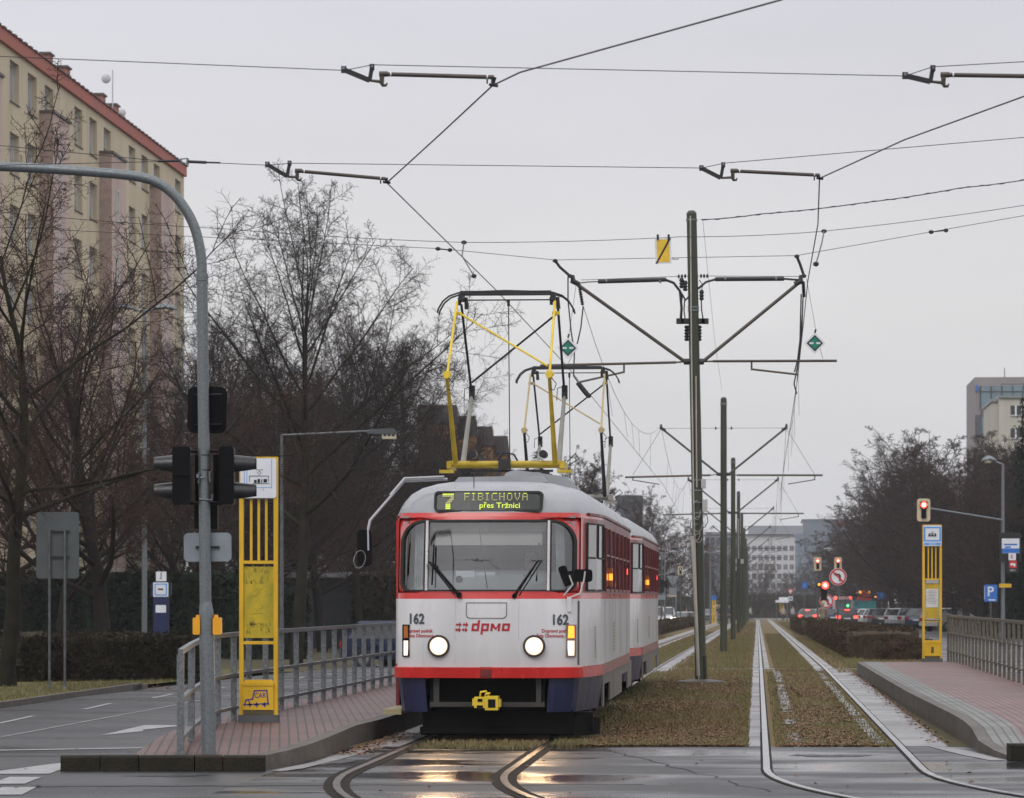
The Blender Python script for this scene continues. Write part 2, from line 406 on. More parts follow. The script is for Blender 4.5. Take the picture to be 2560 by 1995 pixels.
rail_rust = M('rusty_rail_steel', (.11, .075, .05), .32, .7, .3, 3, rvar=.1, col2=(.05, .035, .028))
groove = M('muddy_rail_groove', (.020, .015, .011), .8, 0, .3, 5, spec=.1)
def track(u0, Yc, R, shiny, label, gw):
    t = thing('tram_track', label, 'track', (UX(u0, 36), 36, 0))
    t['kind'] = 'structure'
    for sgn in (-1, 1):
        p = track_path(u0, Yc, R, sgn * .7475)
        mb = MB(); ribbon(mb, p, .066, -.02, .016); mb.build('rail', shiny, t, world=True)
        mb = MB(); ribbon(mb, p, .105, -.008, .0075); ribbon(mb, [(x, y) for x, y in p if y < 46], gw, -.008, .0062)
        mb.build('rail_groove', groove, t, world=True)
    return t
track(-3.1, 34.0, 21.0, rail_rust, 'rusty grooved tram track under the red and white tram', .23)
track(.84, 34.3, 17.0, rail_shiny, 'empty tram track with shiny wet rails right of the green poles', .115)

# concrete strips beside the rails of the bed
mb = MB(); r = random.Random(3)
def strip(u0, u1, y0, y1, dz=.005): sheet(mb, [u0, u1], yb(y0, y1), dz)
strip(-.12, .075, YX, 82.9); strip(-.12, .075, 83.3, 470)
strip(1.605, 2.12, YX, 82.9); strip(1.605, 1.78, 83.3, 470)
strip(.17, .29, 83.3, 470); strip(1.33, 1.51, 83.3, 470)
strip(-2.30, -1.9, YX, 470); strip(-4.35, -3.95, YX, 470); strip(-3.7, -3.5, 83, 470); strip(-2.6, -2.44, 83, 470)
strip(-5.2, 4.7, 82.9, 83.4, .010); strip(-5.2, 3.3, 180, 181.2, .010); strip(-5.2, 3.3, 184.5, 185.6, .010)
mb.m = [0] * len(mb.f)
struct(mb, 'concrete_path', concrete)
mb = MB()
for u, w in ((.43, .085), (1.38, .085)):
    y = YX + .3
    while y < 82.5:
        L = r.uniform(.25, 2.6)
        if r.random() < .86:
            n = 7; a = [(u - w * r.uniform(.5, 1.2), y + L * i / n) for i in range(n + 1)]; b = [(u + w * r.uniform(.5, 1.3), y + L * i / n) for i in range(n + 1)]
            pts = a + b[::-1]
            mb.add([(UX(p, q), q, .010) for p, q in pts], [tuple(range(len(pts)))])
        y += L + r.uniform(.03, .3)
struct(mb, 'patchy_path', ground_mat('muddy_concrete', (.13, .12, .11), (.22, .21, .205), (.05, .042, .03), 1.6, 7, .3, .8, 30, wet=(.22, .6, .7)))

# platforms (pavements) as a run of cross-sections (Y, XL, XR, z)
def platform(name, secs, mat_top, kerb_side, kw, mat_k, gs=None):
    mb = MB(); kb = MB(); gb = MB()
    def surf(m, fa, fb, dz=0, side=None):
        vs = []
        for (Y, a, b, z) in secs: vs += [(fa(Y, a, b), Y, gx(fa(Y, a, b), Y) + z + dz), (fb(Y, a, b), Y, gx(fb(Y, a, b), Y) + z + dz)]
        m.add(vs, [(2 * i, 2 * i + 1, 2 * i + 3, 2 * i + 2) for i in range(len(secs) - 1)])
    if kerb_side == 'R':
        surf(mb, lambda Y, a, b: a, lambda Y, a, b: b - kw); surf(kb, lambda Y, a, b: b - kw, lambda Y, a, b: b, .003)
        if gs: surf(gb, lambda Y, a, b: b - kw - gs, lambda Y, a, b: b - kw - .002, .004)
        edge = [(b, Y, z) for Y, a, b, z in secs]; oth = [(a, Y, z) for Y, a, b, z in secs]
    else:
        surf(mb, lambda Y, a, b: a + kw, lambda Y, a, b: b); surf(kb, lambda Y, a, b: a, lambda Y, a, b: a + kw, .003)
        if gs: surf(gb, lambda Y, a, b: a + kw + .002, lambda Y, a, b: a + kw + gs, .004)
        edge = [(a, Y, z) for Y, a, b, z in secs]; oth = [(b, Y, z) for Y, a, b, z in secs]
    for m, e in ((kb, edge), (mb, oth)):
        vs = []
        for x, Y, z in e: vs += [(x, Y, gx(x, Y) - .35), (x, Y, gx(x, Y) + z + (.003 if m is kb else 0))]
        m.add(vs, [(2 * i, 2 * i + 1, 2 * i + 3, 2 * i + 2) for i in range(len(e) - 1)])
    for i in (0, -1):
        Y, a, b, z = secs[i]; mb.add([(a, Y, -.35), (b, Y, -.35), (b, Y, gx(b, Y) + z - .001), (a, Y, gx(a, Y) + z - .001)], [(0, 1, 2, 3)])
    struct(mb, name, mat_top); struct(kb, name + '_kerb', mat_k)
    if gs: struct(gb, name + '_edge_path', grey_pave)
L = lambda Y, u: UX(u, Y)
platform('brick_pavement', [(34.32, -3.66, -2.40, .135), (35.2, -3.66, -2.22, .145), (36.2, -3.68, -2.06, .165), (37.4, -3.70, -1.94, .185), (39, -3.70, -1.84, .20), (40.5, -3.66, -1.76, .21), (42, L(42, -6.42), -1.56, .22), (44.5, L(44.5, -6.42), L(44.5, -4.42), .22), (60, L(60, -6.42), L(60, -4.42), .22), (78, L(78, -6.42), L(78, -4.42), .22)], brick_pave, 'R', .16, kerb_stone, None)
platform('platform_pavement', [(36.55, 5.08, 7.1, .03), (37.4, 5.03, 7.16, .06), (38.4, 5.0, 7.23, .12), (39.8, 5.1, 7.32, .21), (41.5, 5.22, 7.44, .235), (43.6, 5.33, 7.58, .25), (53.2, L(53.2, 2.24), L(53.2, 4.65), .25), (66, L(66, 2.2), L(66, 4.65), .25), (78.5, L(78.5, 2.18), L(78.5, 4.65), .25)], brick_pave2, 'L', .13, kerb_stone, .36)
def kerb_run(name, blocks, m, seam=.012):
    mb = MB()
    for (x0, y0, x1, y1, d, z0, z1) in blocks:
        dv = Vector((x1 - x0, y1 - y0)).normalized(); nv = Vector((-dv.y, dv.x)) * d
        a = Vector((x0, y0)) + dv * seam / 2; b = Vector((x1, y1)) - dv * seam / 2
        ch = .018; nn = nv.normalized() * ch
        lo = [a, b, b + nv, a + nv]; hi = [a + nn, b + nn, b + nv, a + nv]
        mb.add([(p.x, p.y, z0) for p in lo] + [(p.x, p.y, z1 - ch) for p in lo] + [(p.x, p.y, z1) for p in hi],
               [(0, 1, 5, 4), (1, 2, 6, 5), (2, 3, 7, 6), (3, 0, 4, 7), (4, 5, 9, 8), (5, 6, 10, 9), (6, 7, 11, 10), (7, 4, 8, 11), (8, 9, 10, 11)])
    return struct(mb, name, m)
xs = [-4.30, -3.92, -3.55, -3.02, -2.75, -2.34]
kerb_run('island_kerb', [(xs[i], 34.08, xs[i + 1], 34.1, .2, -.05, .150 + .002 * (i % 2)) for i in range(5)], kerb_dark)
kerb_run('corner_kerb', [(5.03 + .62 * i, 36.2 + .03 * i, 5.65 + .62 * i, 36.23 + .03 * i, .22, -.05, .175) for i in range(4)], kerb_dark)
kb = []
y = 44.0
while y < 65.2: kb.append((UX(-11.44, y + 1), y + 1, UX(-11.44, y), y, .12, -.4, .09)); y += 1
kb.append((UX(-11.44, 66.6), 66.6, UX(-11.44, 65), 65, .12, -.45, .06))
kerb_run('verge_kerb', kb, kerb_stone)
# sloping concrete wedges at the platform ramps
mb = MB()
mb.add([(-2.3, 34.15, .006), (-1.98, 36.0, .006), (-1.86, 37.6, .006), (-1.62, 39.6, .006), (-1.45, 39.6, .006), (-1.7, 37, .006), (-2.02, 34.6, .006), (-2.2, 34.0, .006)], [(0, 1, 2, 3, 4, 5, 6, 7)])
mb.add([(5.0, 36.3, .006), (4.93, 38.4, .006), (4.74, 40.0, .006), (4.6, 40.0, .006), (4.72, 37.6, .006), (4.85, 36.3, .006)], [(0, 1, 2, 3, 4, 5)])
struct(mb, 'gutter_path', concrete)
# rust-stained manhole-like grating near the left track
# ---- loose leaves and turf blades
def leaf_scatter(name, spots, m, seed):
    r = random.Random(seed); mb = MB()
    for (x, y, z) in spots:
        s_ = r.uniform(.016, .038); a = r.uniform(0, 6.28); t = r.uniform(-.6, .6)
        dx, dy = cos(a) * s_, sin(a) * s_; ex, ey = -sin(a) * s_ * .6, cos(a) * s_ * .6; h = abs(t) * s_
        mb.add([(x - dx, y - dy, z + .004), (x + ex, y + ey, z + .004 + h), (x + dx, y + dy, z + .006), (x - ex, y - ey, z + .004 + h * .5)], [(0, 1, 2, 3)])
    return tag(mb.build(name, m), kind='stuff')
leaf_m = M('fallen_leaves', (.27, .125, .062), .55, 0, .4, 1.7, col2=(.11, .065, .035))
r = random.Random(12); sp = []
def noisy(x, y): return sin(x * 1.7 + 2 * sin(y * .31)) + sin(y * .43 + x) > -.2
for i in range(26000):
    y = YX + (r.random() ** 1.7) * 34; u = r.uniform(-2.2, -.15)
    if r.random() < .22: u = r.uniform(.3, 1.35)
    if (.345 < u < .515 or 1.31 < u < 1.46) and r.random() < .55: continue
    if noisy(UX(u, y), y): sp.append((UX(u, y), y, .012))
for i in range(700):
    y = r.uniform(37.3, 43.5); sp.append((lerp(-1.86, -1.38, (y - 37.3) / 6.2) + abs(r.gauss(0, .16)), y, .012))
for i in range(900):
    y = r.uniform(40, 78); sp.append((UX(2.16, y) - abs(r.gauss(0, .10)), y, .012))
for i in range(260): sp.append((r.gauss(-6.5, .5), r.gauss(66.5, .8), -.03))
for i in range(120): sp.append((r.uniform(-5, 6), r.uniform(30, 39), .005))
leaf_scatter('fallen_leaves', sp, leaf_m, 5)
def blades(name, areas, m, seed):
    r = random.Random(seed); mb = MB(); vs = []; fs = []
    for (fu, y0, y1, n, h, dz, pw) in areas:
        for i in range(n):
            y = y0 + (r.random() ** pw) * (y1 - y0); u = fu(r); x = UX(u, y); z = gz(u, y) + dz
            if y < 82.6 and (.345 < u < .515 or 1.31 < u < 1.46) and r.random() < .62: continue
            if 82.6 < y < 83.6 or 179.6 < y < 181.6 or 184.2 < y < 186: continue
            a = r.uniform(0, 6.28); hh = h * r.uniform(.4, 1.2); w = .006 + .00006 * y; lx, ly = r.gauss(0, .4) * hh, r.gauss(0, .4) * hh
            k = len(vs); vs += [(x - cos(a) * w, y - sin(a) * w, z), (x + cos(a) * w, y + sin(a) * w, z), (x + lx, y + ly, z + hh)]; fs.append((k, k + 1, k + 2))
    mb.add(vs, fs)
    return tag(mb.build(name, m), kind='stuff')
gm = M('turf_blades', (.205, .128, .066), .8, 0, .5, .30, col2=(.128, .128, .044))
blades('grass', [(lambda r: r.uniform(-2.25, -.1), YX, 80, 40000, .045, 0, 1.7), (lambda r: r.uniform(.2, 1.5), YX, 80, 15000, .04, 0, 1.7), (lambda r: r.uniform(-3.8, -2.4), 39.2, 41.2, 1500, .045, 0, 1),
                 (lambda r: r.uniform(-2.0, -.1), 80, 190, 14000, .07, 0, 1.4), (lambda r: r.uniform(1.8, 4.6), 79, 190, 11000, .08, 0, 1.3), (lambda r: r.uniform(-5.2, -4.4), 79, 190, 4000, .08, 0, 1), (lambda r: r.uniform(.4, 1.3), 80, 200, 12000, .07, 0, 1.5), (lambda r: r.uniform(-3.5, -2.6), 60, 220, 9000, .07, 0, 1.3), (lambda r: r.uniform(-2.0, -.1), 190, 400, 5000, .1, 0, 1.3), (lambda r: r.uniform(2.1, 3.4), 190, 400, 4000, .1, 0, 1.3)], gm, 31)
gm3 = M('olive_blades', (.115, .122, .038), .8, 0, .4, .5, col2=(.175, .145, .058))
def eg(a, s_): return lambda r: a + abs(r.gauss(0, abs(s_))) * (1 if s_ > 0 else -1)
blades('green_grass', [(eg(-2.3, .25), YX, 78, 5500, .055, 0, 1.5), (eg(-.12, -.14), YX, 80, 2200, .05, 0, 1.5), (eg(.28, .10), YX, 80, 1500, .045, 0, 1.5), (eg(1.48, -.14), YX, 80, 2500, .045, 0, 1.5), (eg(-.3, -.5), 84, 180, 7000, .08, 0, 1.4), (eg(2.2, .8), 84, 180, 7000, .09, 0, 1.4), (lambda r: .5 + .8 * r.random(), 84, 180, 5000, .07, 0, 1.4), (eg(-2.4, -.3), 62, 170, 6000, .08, 0, 1.4)], gm3, 35)
gm2 = M('verge_blades', (.12, .12, .035), .8, 0, .4, .6, col2=(.15, .11, .05))
blades('verge_grass', [(lambda r: -11.6 - abs(r.gauss(0, 1.3)), 46, 80, 9000, .07, .05, 1.2)], gm2, 32)
# ---------------------------------------------------------------- the two coupled trams
TY = 41.0; TR = -math.atan(TS)
TLOC = Vector((UX(-3.1, TY), TY, 0))
TINV = (Matrix.Translation(TLOC) @ Matrix.Rotation(TR, 4, 'Z')).inverted()
def TL(px, py, yl): return TINV @ W(px, py, TY + yl)

t_white = M('tram_white_paint', (.66, .65, .655), .30, 0, .10, 1.1, streak=.15, coat=.3)
t_side = M('tram_flank_white', (.50, .50, .505), .34, 0, .12, 2.2, streak=.12, coat=.2)  # white of the flank, darker than the nose white
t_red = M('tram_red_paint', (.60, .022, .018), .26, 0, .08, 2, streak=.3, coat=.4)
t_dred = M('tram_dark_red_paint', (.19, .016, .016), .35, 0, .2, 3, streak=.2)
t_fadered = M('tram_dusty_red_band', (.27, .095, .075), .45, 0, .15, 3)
t_roof = M('tram_grey_roof', (.33, .34, .36), .32, 0, .10, .9, streak=.5)
t_blue = M('tram_blue_skirt', (.010, .014, .055), .35, 0, .18, 3, streak=.3)
t_skirt = M('tram_dusty_skirt', (.15, .13, .115), .6, 0, .25, 3, streak=.3)
t_black = M('tram_black_interior', (.005, .005, .006), .7, spec=.2)
t_under = M('tram_underframe', (.005, .0048, .0045), .8, 0, .3, 5, spec=.12)
t_int = M('tram_cab_lining', (.30, .30, .29), .6, 0, .1)
t_dash = M('tram_dashboard', (.52, .54, .55), .45, 0, .06)
t_blind = M('tram_roller_blind', (.20, .16, .13), .7, 0, .1)
t_blind2 = M('tram_translucent_blind', (.55, .50, .48), .7, 0, .06)
t_chrome = M('tram_window_mullion', (.66, .62, .60), .25, .7, .08)
t_curtain = M('tram_curtain', (.50, .53, .52), .8, 0, .15, 6)
t_yellow = M('panto_yellow', (.78, .56, .03), .40, 0, .12, 4)
t_yellow2 = M('panto_dark_yellow', (.55, .38, .02), .42, 0, .2, 4)
t_grey = M('panto_grey_tube', (.24, .23, .20), .45, 0, .12, 4)
t_ink = M('tram_dark_lettering', (.05, .065, .08), .4)
t_redtxt = M('tram_red_lettering', (.45, .008, .02), .4)

# plan outline of the nose: x(t), y(t) for t in -1..1, front half
FW = 1.075
_nose = [(0, 0), (.2, .005), (.4, .022), (.6, .055), (.75, .098), (.86, .155), (.94, .24), (.985, .36), (1.0, .52)]
def _fy(x):
    a = abs(x) / FW
    for (p, q), (p2, q2) in zip(_nose, _nose[1:]):
        if a <= p2: return lerp(q, q2, (a - p) / (p2 - p))
    return _nose[-1][1]
_y0 = [(.05, .10), (.30, .03), (.73, .02), (.86, .005), (1.1, 0), (1.5, .03), (1.70, .075), (2.1, .15), (2.58, .255), (2.66, .285), (2.76, .36), (2.86, .50), (2.94, .74), (3.0, 1.10), (3.04, 1.55), (3.065, 2.1)]
_w = [(.05, .93), (.30, .97), (.73, 1.0), (2.60, 1.0), (2.66, .992), (2.76, .955), (2.86, .885), (2.94, .785), (3.0, .65), (3.04, .50), (3.065, .32)]
def itp(tb, z):
    if z <= tb[0][0]: return tb[0][1]
    for (a, b), (c, d) in zip(tb, tb[1:]):
        if z <= c: return lerp(b, d, (z - a) / (c - a))
    return tb[-1][1]
def front(x, z, off=0.0):
    """point of the nose surface straight ahead of (x, z)"""
    wz = itp(_w, z); xx = max(-FW, min(FW, x / wz)); y = _fy(xx)
    if off:
        e = .01; s_ = (_fy(min(FW, xx + e)) - _fy(max(-FW, xx - e))) / (2 * e); s_ = max(-4, min(4, s_))
        n = Vector((s_, -1, 0)).normalized()
        return Vector((x, y + itp(_y0, z), z)) + n * off
    return Vector((x, y + itp(_y0, z), z))
def plan(z, nside=9):
    """closed outline at height z, starting at the nose centre and running over the right side"""
    wz = itp(_w, z); y0 = itp(_y0, z); half = []
    for a in [0, .1, .2, .3, .4, .5, .6, .67, .74, .80, .86, .90, .94, .965, .985, 1.0]:
        half.append((a * FW, _fy(a * FW), 1.0))
    for i in range(1, 7): t = i / 6; half.append((lerp(FW, 1.25, sin(t * pi / 2) ** 1.0), lerp(.52, 2.3, t), 1 - t * .8))
    ys = [2.3 + (10.6 - 2.3) * i / 12 for i in range(1, 13)]
    half += [(1.25, y, .2) for y in ys]
    half += [(1.24, 11.4, 0), (1.19, 12.4, 0), (1.10, 13.4, 0), (.95, 13.85, 0), (.6, 14.0, 0), (0, 14.05, 0)]
    pts = []
    for x, y, f in half:
        ry = (1 - wz) * 1.2 if y > 11 else 0
        pts.append((x * wz, y + y0 * f * (1 if y < 2.4 else 0) - ry * (y - 11) / 3 if y > 11 else y + y0 * f * (1 if y < 2.2 else 0)))
    left = [(-x, y) for x, y in pts]
    for i in range(16, 21): left[i] = (-1.0 * wz, pts[i][1])
    return pts + left[-2:0:-1]

def tram_shell(root):
    zs = [.73, .86, 1.1, 1.35, 1.60, 1.64, 1.71, 2.0, 2.3, 2.58, 2.635, 2.66, 2.70, 2.76, 2.81, 2.86, 2.90, 2.94, 2.97, 3.0, 3.02, 3.04, 3.065]
    P = [plan(z) for z in zs]; n = len(P[0]); H = (n + 2) // 2
    body = MB(); roof = MB()
    vb = [(x, y, z) for z, pl in zip(zs, P) for x, y in pl]
    k_roof = zs.index(2.635)
    fb = []; mbk = []; fr = []
    for i in range(len(zs) - 1):
        for k in range(n):
            k2 = (k + 1) % n
            kk = k if k < H - 1 else n - 1 - k
            f = (i * n + k, i * n + k2, (i + 1) * n + k2, (i + 1) * n + k)
            zc = (zs[i] + zs[i + 1]) / 2; side = kk >= 21; corner = 15 <= kk < 21; left = k >= H - 1
            if i >= k_roof: fr.append(f); continue
            if 1.71 <= zc <= 2.58 and kk < 14: continue          # windscreen opening
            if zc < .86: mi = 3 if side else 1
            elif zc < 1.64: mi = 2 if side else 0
            elif zc < 1.71: mi = 1
            elif zc < 2.58: mi = 4 if (side or corner) else 1
            else: mi = 4 if side else 1
            if left and corner and zc < 2.6: mi = 5
            fb.append(f); mbk.append(mi)
    body.v = vb; body.f = [list(f) for f in fb]; body.m = mbk
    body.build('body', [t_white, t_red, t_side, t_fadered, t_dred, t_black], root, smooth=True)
    roof.v = list(vb); roof.f = [list(f) for f in fr] + [list(range((len(zs) - 1) * n, len(zs) * n))]; roof.m = [0] * len(roof.f)
    # gutter lip
    g0 = plan(2.625); base = len(roof.v)
    for x, y in g0: roof.v.append((x * 1.018, y - .0, 2.615)); 
    for x, y in g0: roof.v.append((x * 1.018, y - .0, 2.645))
    for x, y in g0: roof.v.append((x * .99, y, 2.65))
    for k in range(16, n - 16):
        k2 = k + 1
        roof.f.append([base + k, base + k2, base + n + k2, base + n + k]); roof.f.append([base + n + k, base + n + k2, base + 2 * n + k2, base + 2 * n + k]); roof.m += [1, 1]
    roof.build('roof', [t_roof, t_dred], root, smooth=True)

def decal(root, name, verts2, faces, m, cx, cz, off=.006, parent=None):
    mb = MB(); mb.add([front(cx + x, cz + z, off) for x, z in verts2], faces)
    return mb.build(name, m, parent or root)
def ring_on_front(outer, inner, off, thick=.012):
    mb = MB(); n = len(outer)
    vs = [front(x, z, off) for x, z in outer] + [front(x, z, off) for x, z in inner] + [front(x, z, off - thick) for x, z in inner]
    mb.add(vs, [(i, (i + 1) % n, n + (i + 1) % n, n + i) for i in range(n)] + [(n + i, n + (i + 1) % n, 2 * n + (i + 1) % n, 2 * n + i) for i in range(n)])
    return mb
def rr_dense(x0, x1, z0, z1, rt, rb, n=10, e=9):
    """rounded rectangle as a dense closed loop, counter-clockwise from lower right"""
    out = []
    def arc(cx, cz, r, a0):
        for i in range(n + 1):
            a = radians(a0 + 90 * i / n); out.append((cx + r * cos(a), cz + r * sin(a)))
    def line(p, q):
        for i in range(1, e): out.append((lerp(p[0], q[0], i / e), lerp(p[1], q[1], i / e)))
    arc(x1 - rb, z0 + rb, rb, -90); line((x1, z0 + rb), (x1, z1 - rt)); arc(x1 - rt, z1 - rt, rt, 0); line((x1 - rt, z1), (x0 + rt, z1))
    arc(x0 + rt, z1 - rt, rt, 90); line((x0, z1 - rt), (x0, z0 + rb)); arc(x0 + rb, z0 + rb, rb, 180); line((x0 + rb, z0), (x1 - rb, z0))
    return out

def wing_windows(root, full=True):
    """side windows of the right flank, pillars left between"""
    w = MB(); 
    # drivers' side window on the taper
    def tap(t, z): return Vector((lerp(FW, 1.25, sin(t * pi / 2)) + .006, lerp(.52, 2.3, t) + itp(_y0, z) * (1 - t * .8), z))
    def pane(t0, t1, z0, z1):
        m = MB(); m.add([tap(t0, z0), tap((t0 + t1) / 2, z0), tap(t1, z0), tap(t1, z1), tap((t0 + t1) / 2, z1), tap(t0, z1)], [(0, 1, 4, 5), (1, 2, 3, 4)]); return m
    o = pane(.12, .84, 1.74, 2.52).build('side_window', t_winlight, root)
    fm = MB()
    for a, b in (((.12, 1.74), (.12, 2.52)), ((.84, 1.74), (.84, 2.52)), ((.12, 2.12), (.84, 2.12)), ((.12, 1.74), (.84, 1.74)), ((.12, 2.52), (.84, 2.52)), ((.52, 2.12), (.52, 2.52))):
        fm.bar(tap(*a) + Vector((.006, 0, 0)), tap(*b) + Vector((.006, 0, 0)), .022, .022)
    fm.build('sash', rubber, o)
    y = 2.42
    for i in range(6):
        y1 = y + 1.19
        m = MB(); m.box(1.246, 1.256, y, y1, 1.76, 2.50)
        o = m.build('side_window', t_sidewin, root)
        f = MB(); f.bar((1.262, y + .01, 1.76), (1.262, y + .01, 2.50), .03, .03); f.bar((1.262, y1 - .01, 1.76), (1.262, y1 - .01, 2.50), .03, .03); f.bar((1.262, y, 2.17), (1.262, y1, 2.17), .02, .025)
        f.bar((1.262, y + .05, 1.745), (1.262, y1 - .05, 1.745), .02, .03)
        f.build('sash', t_dred, o)
        m = MB(); m.box(-1.256, -1.246, y, y1, 1.76, 2.50); m.build('side_window', dark_glass, root)
        y += 1.36

t_winlight = M('tram_pale_side_window', (.13, .125, .115), .10, 0, .3, 1.6, streak=.3, spec=.8)
t_sidewin = M('tram_side_window', (.030, .020, .022), .07, 0, .3, 1, spec=.8)

def pantograph(root, y0, sc, col_front, col_rear):
    """diamond pantograph on the roof, centred at local y0; sc is the raised height"""
    p = thing('pantograph', None, None); p.parent = root; p.location = (-.10, y0, 0)
    zb = 3.36; zk = 4.42; zt = 5.42
    b = MB(); b.mat(0).tube([(-.72, -.12, zb), (.72, -.12, zb)], .038, 10); b.tube([(-.72, .5, zb), (.72, .5, zb)], .036, 10)
    b.box(-.75, -.69, -.2, .6, zb - .06, zb + .03); b.box(.69, .75, -.2, .6, zb - .06, zb + .03)
    b.box(-.84, -.66, -.24, -.1, zb - .12, zb - .08); b.box(.66, .84, -.24, -.1, zb - .12, zb - .08)
    b.mat(1)
    for x in (-.42, .48): b.lathe([(.05, -.17), (.05, .12)], (x, -.05, zb + .12), 14, 'y'); b.lathe([(.028, -.2), (.028, -.17)], (x, -.05, zb + .12), 10, 'y')
    for x in (-.5, .5):
        for y in (-.1, .5): b.lathe([(.05, 0), (.07, .03), (.045, .06), (.07, .09), (.045, .12), (.06, .17)], (x, y, 3.08), 12)
    b.box(-.09, .06, -.2, .0, zb - .07, zb + .06); b.bar((-.55, -.05, zb - .09), (.6, -.05, zb - .09), .03, .03)
    b.tube([(-.1, -.1, zb + .05), (-.02, -.2, zb + .14), (.1, -.1, zb + .12), (.17, -.05, zb)], .012, 6)
    b.mat(2); 
    for s_ in (-1, 1):
        b.tube([(s_ * .78, -.1, zb + .02), (s_ * .88, -.12, zb + .12), (s_ * .93, -.1, zb + .06), (s_ * .8, -.1, zb - .02)], .008, 5)
    b.build('base_frame', [t_yellow2 if col_front else t_grey, dark_iron, cable], p, smooth=True)
    f = MB(); c1, c2 = (0, 1)
    for x0, x1, x2 in ((-.64, -.67, -.62), (.63, .61, .63)):
        f.mat(1).tube([(x0, -.12, zb), (x1, -1.05, zk)], [.036, .022], 10)
        f.mat(0).tube([(x1, -1.05, zk), (x2, -.16, zt)], .0165, 8); f.box(x1 - .035, x1 + .04, -1.09, -1.01, zk - .03, zk + .06); f.box(x2 - .035, x2 + .06, -.20, -.12, zt - .17, zt - .13); f.tube([(x1 - .05, -1.05, zk + .02), (x1 + .06, -1.05, zk + .02)], .02, 6)
        f.mat(2).tube([(x1 + .02, -1.1, zk - .02), (x1 + .09, -1.1, zk - .1), (x1 + .06, -1.05, zk - .18), (x1, -1.02, zk - .16)], .006, 5)
    f.mat(0).tube([(-.58, -.2, zt - .15), (.58, -.95, zk + .13)], .0135, 8)
    f.build('front_arms', [t_yellow if col_front else M('faded_panto_yellow', (.48, .38, .18), .5), t_yellow2 if col_front else dark_iron, cable], p, smooth=True)
    f = MB()
    for x0, x1, x2 in ((-.60, -.55, -.60), (.64, .67, .64)):
        f.mat(1).tube([(x0, .5, zb), (x1, 1.35, zk - .1)], [.038, .024], 10)
        f.mat(0).tube([(x1, 1.35, zk - .1), (x2, .28, zt)], .0165, 8); f.box(x1 - .035, x1 + .04, 1.30, 1.40, zk - .16, zk + .02)
        f.mat(2).tube([(x1 + .03, 1.3, zk + .02), (x1 - .09, 1.3, zk - .02), (x1 - .1, 1.3, zk - .18)], .006, 5)
    f.mat(0).tube([(-.54, 1.25, zk + .06), (.62, .36, zt - .12)], .014, 8)
    f.build('rear_arms', [dark_iron, t_grey, cable], p, smooth=True)
    h = MB()
    for yy in (-.16, .10):
        pts = [(-.87, yy, zt - .14), (-.86, yy, zt - .09), (-.80, yy, zt + .01), (-.72, yy, zt + .075), (-.6, yy, zt + .115), (-.3, yy, zt + .13), (0, yy, zt + .14), (.3, yy, zt + .13), (.6, yy, zt + .115), (.72, yy, zt + .075), (.80, yy, zt + .01), (.86, yy, zt - .09), (.87, yy, zt - .14)]
        h.tube(pts, .0115, 8); h.box(-.58, .58, yy - .03, yy + .03, zt + .10, zt + .138)
    h.bar((-.6, -.05, zt + .03), (.6, -.05, zt + .03), .02, .016)
    for x in (-.57, .6):
        h.box(x - .03, x + .03, -.18, .14, zt + .02, zt + .10); h.tube([(x - .02, -.1, zt + .06), (x - .02, -.1, zt - .04)], [.025, .02], 8); h.tube([(x + .06, -.1, zt + .06), (x + .07, -.1, zt - .09)], [.022, .028], 8)
    h.build('collector_bow', dark_iron, p, smooth=True)
    r_ = MB(); r_.tube([(.03, -.05, zt + .03), (.03, -.05, zt - .05)], .02, 6); r_.tube([(.03, -.05, zt), (.05, -.05, 3.1)], .007, 5); r_.build('pull_rope', cable, p)
    return p

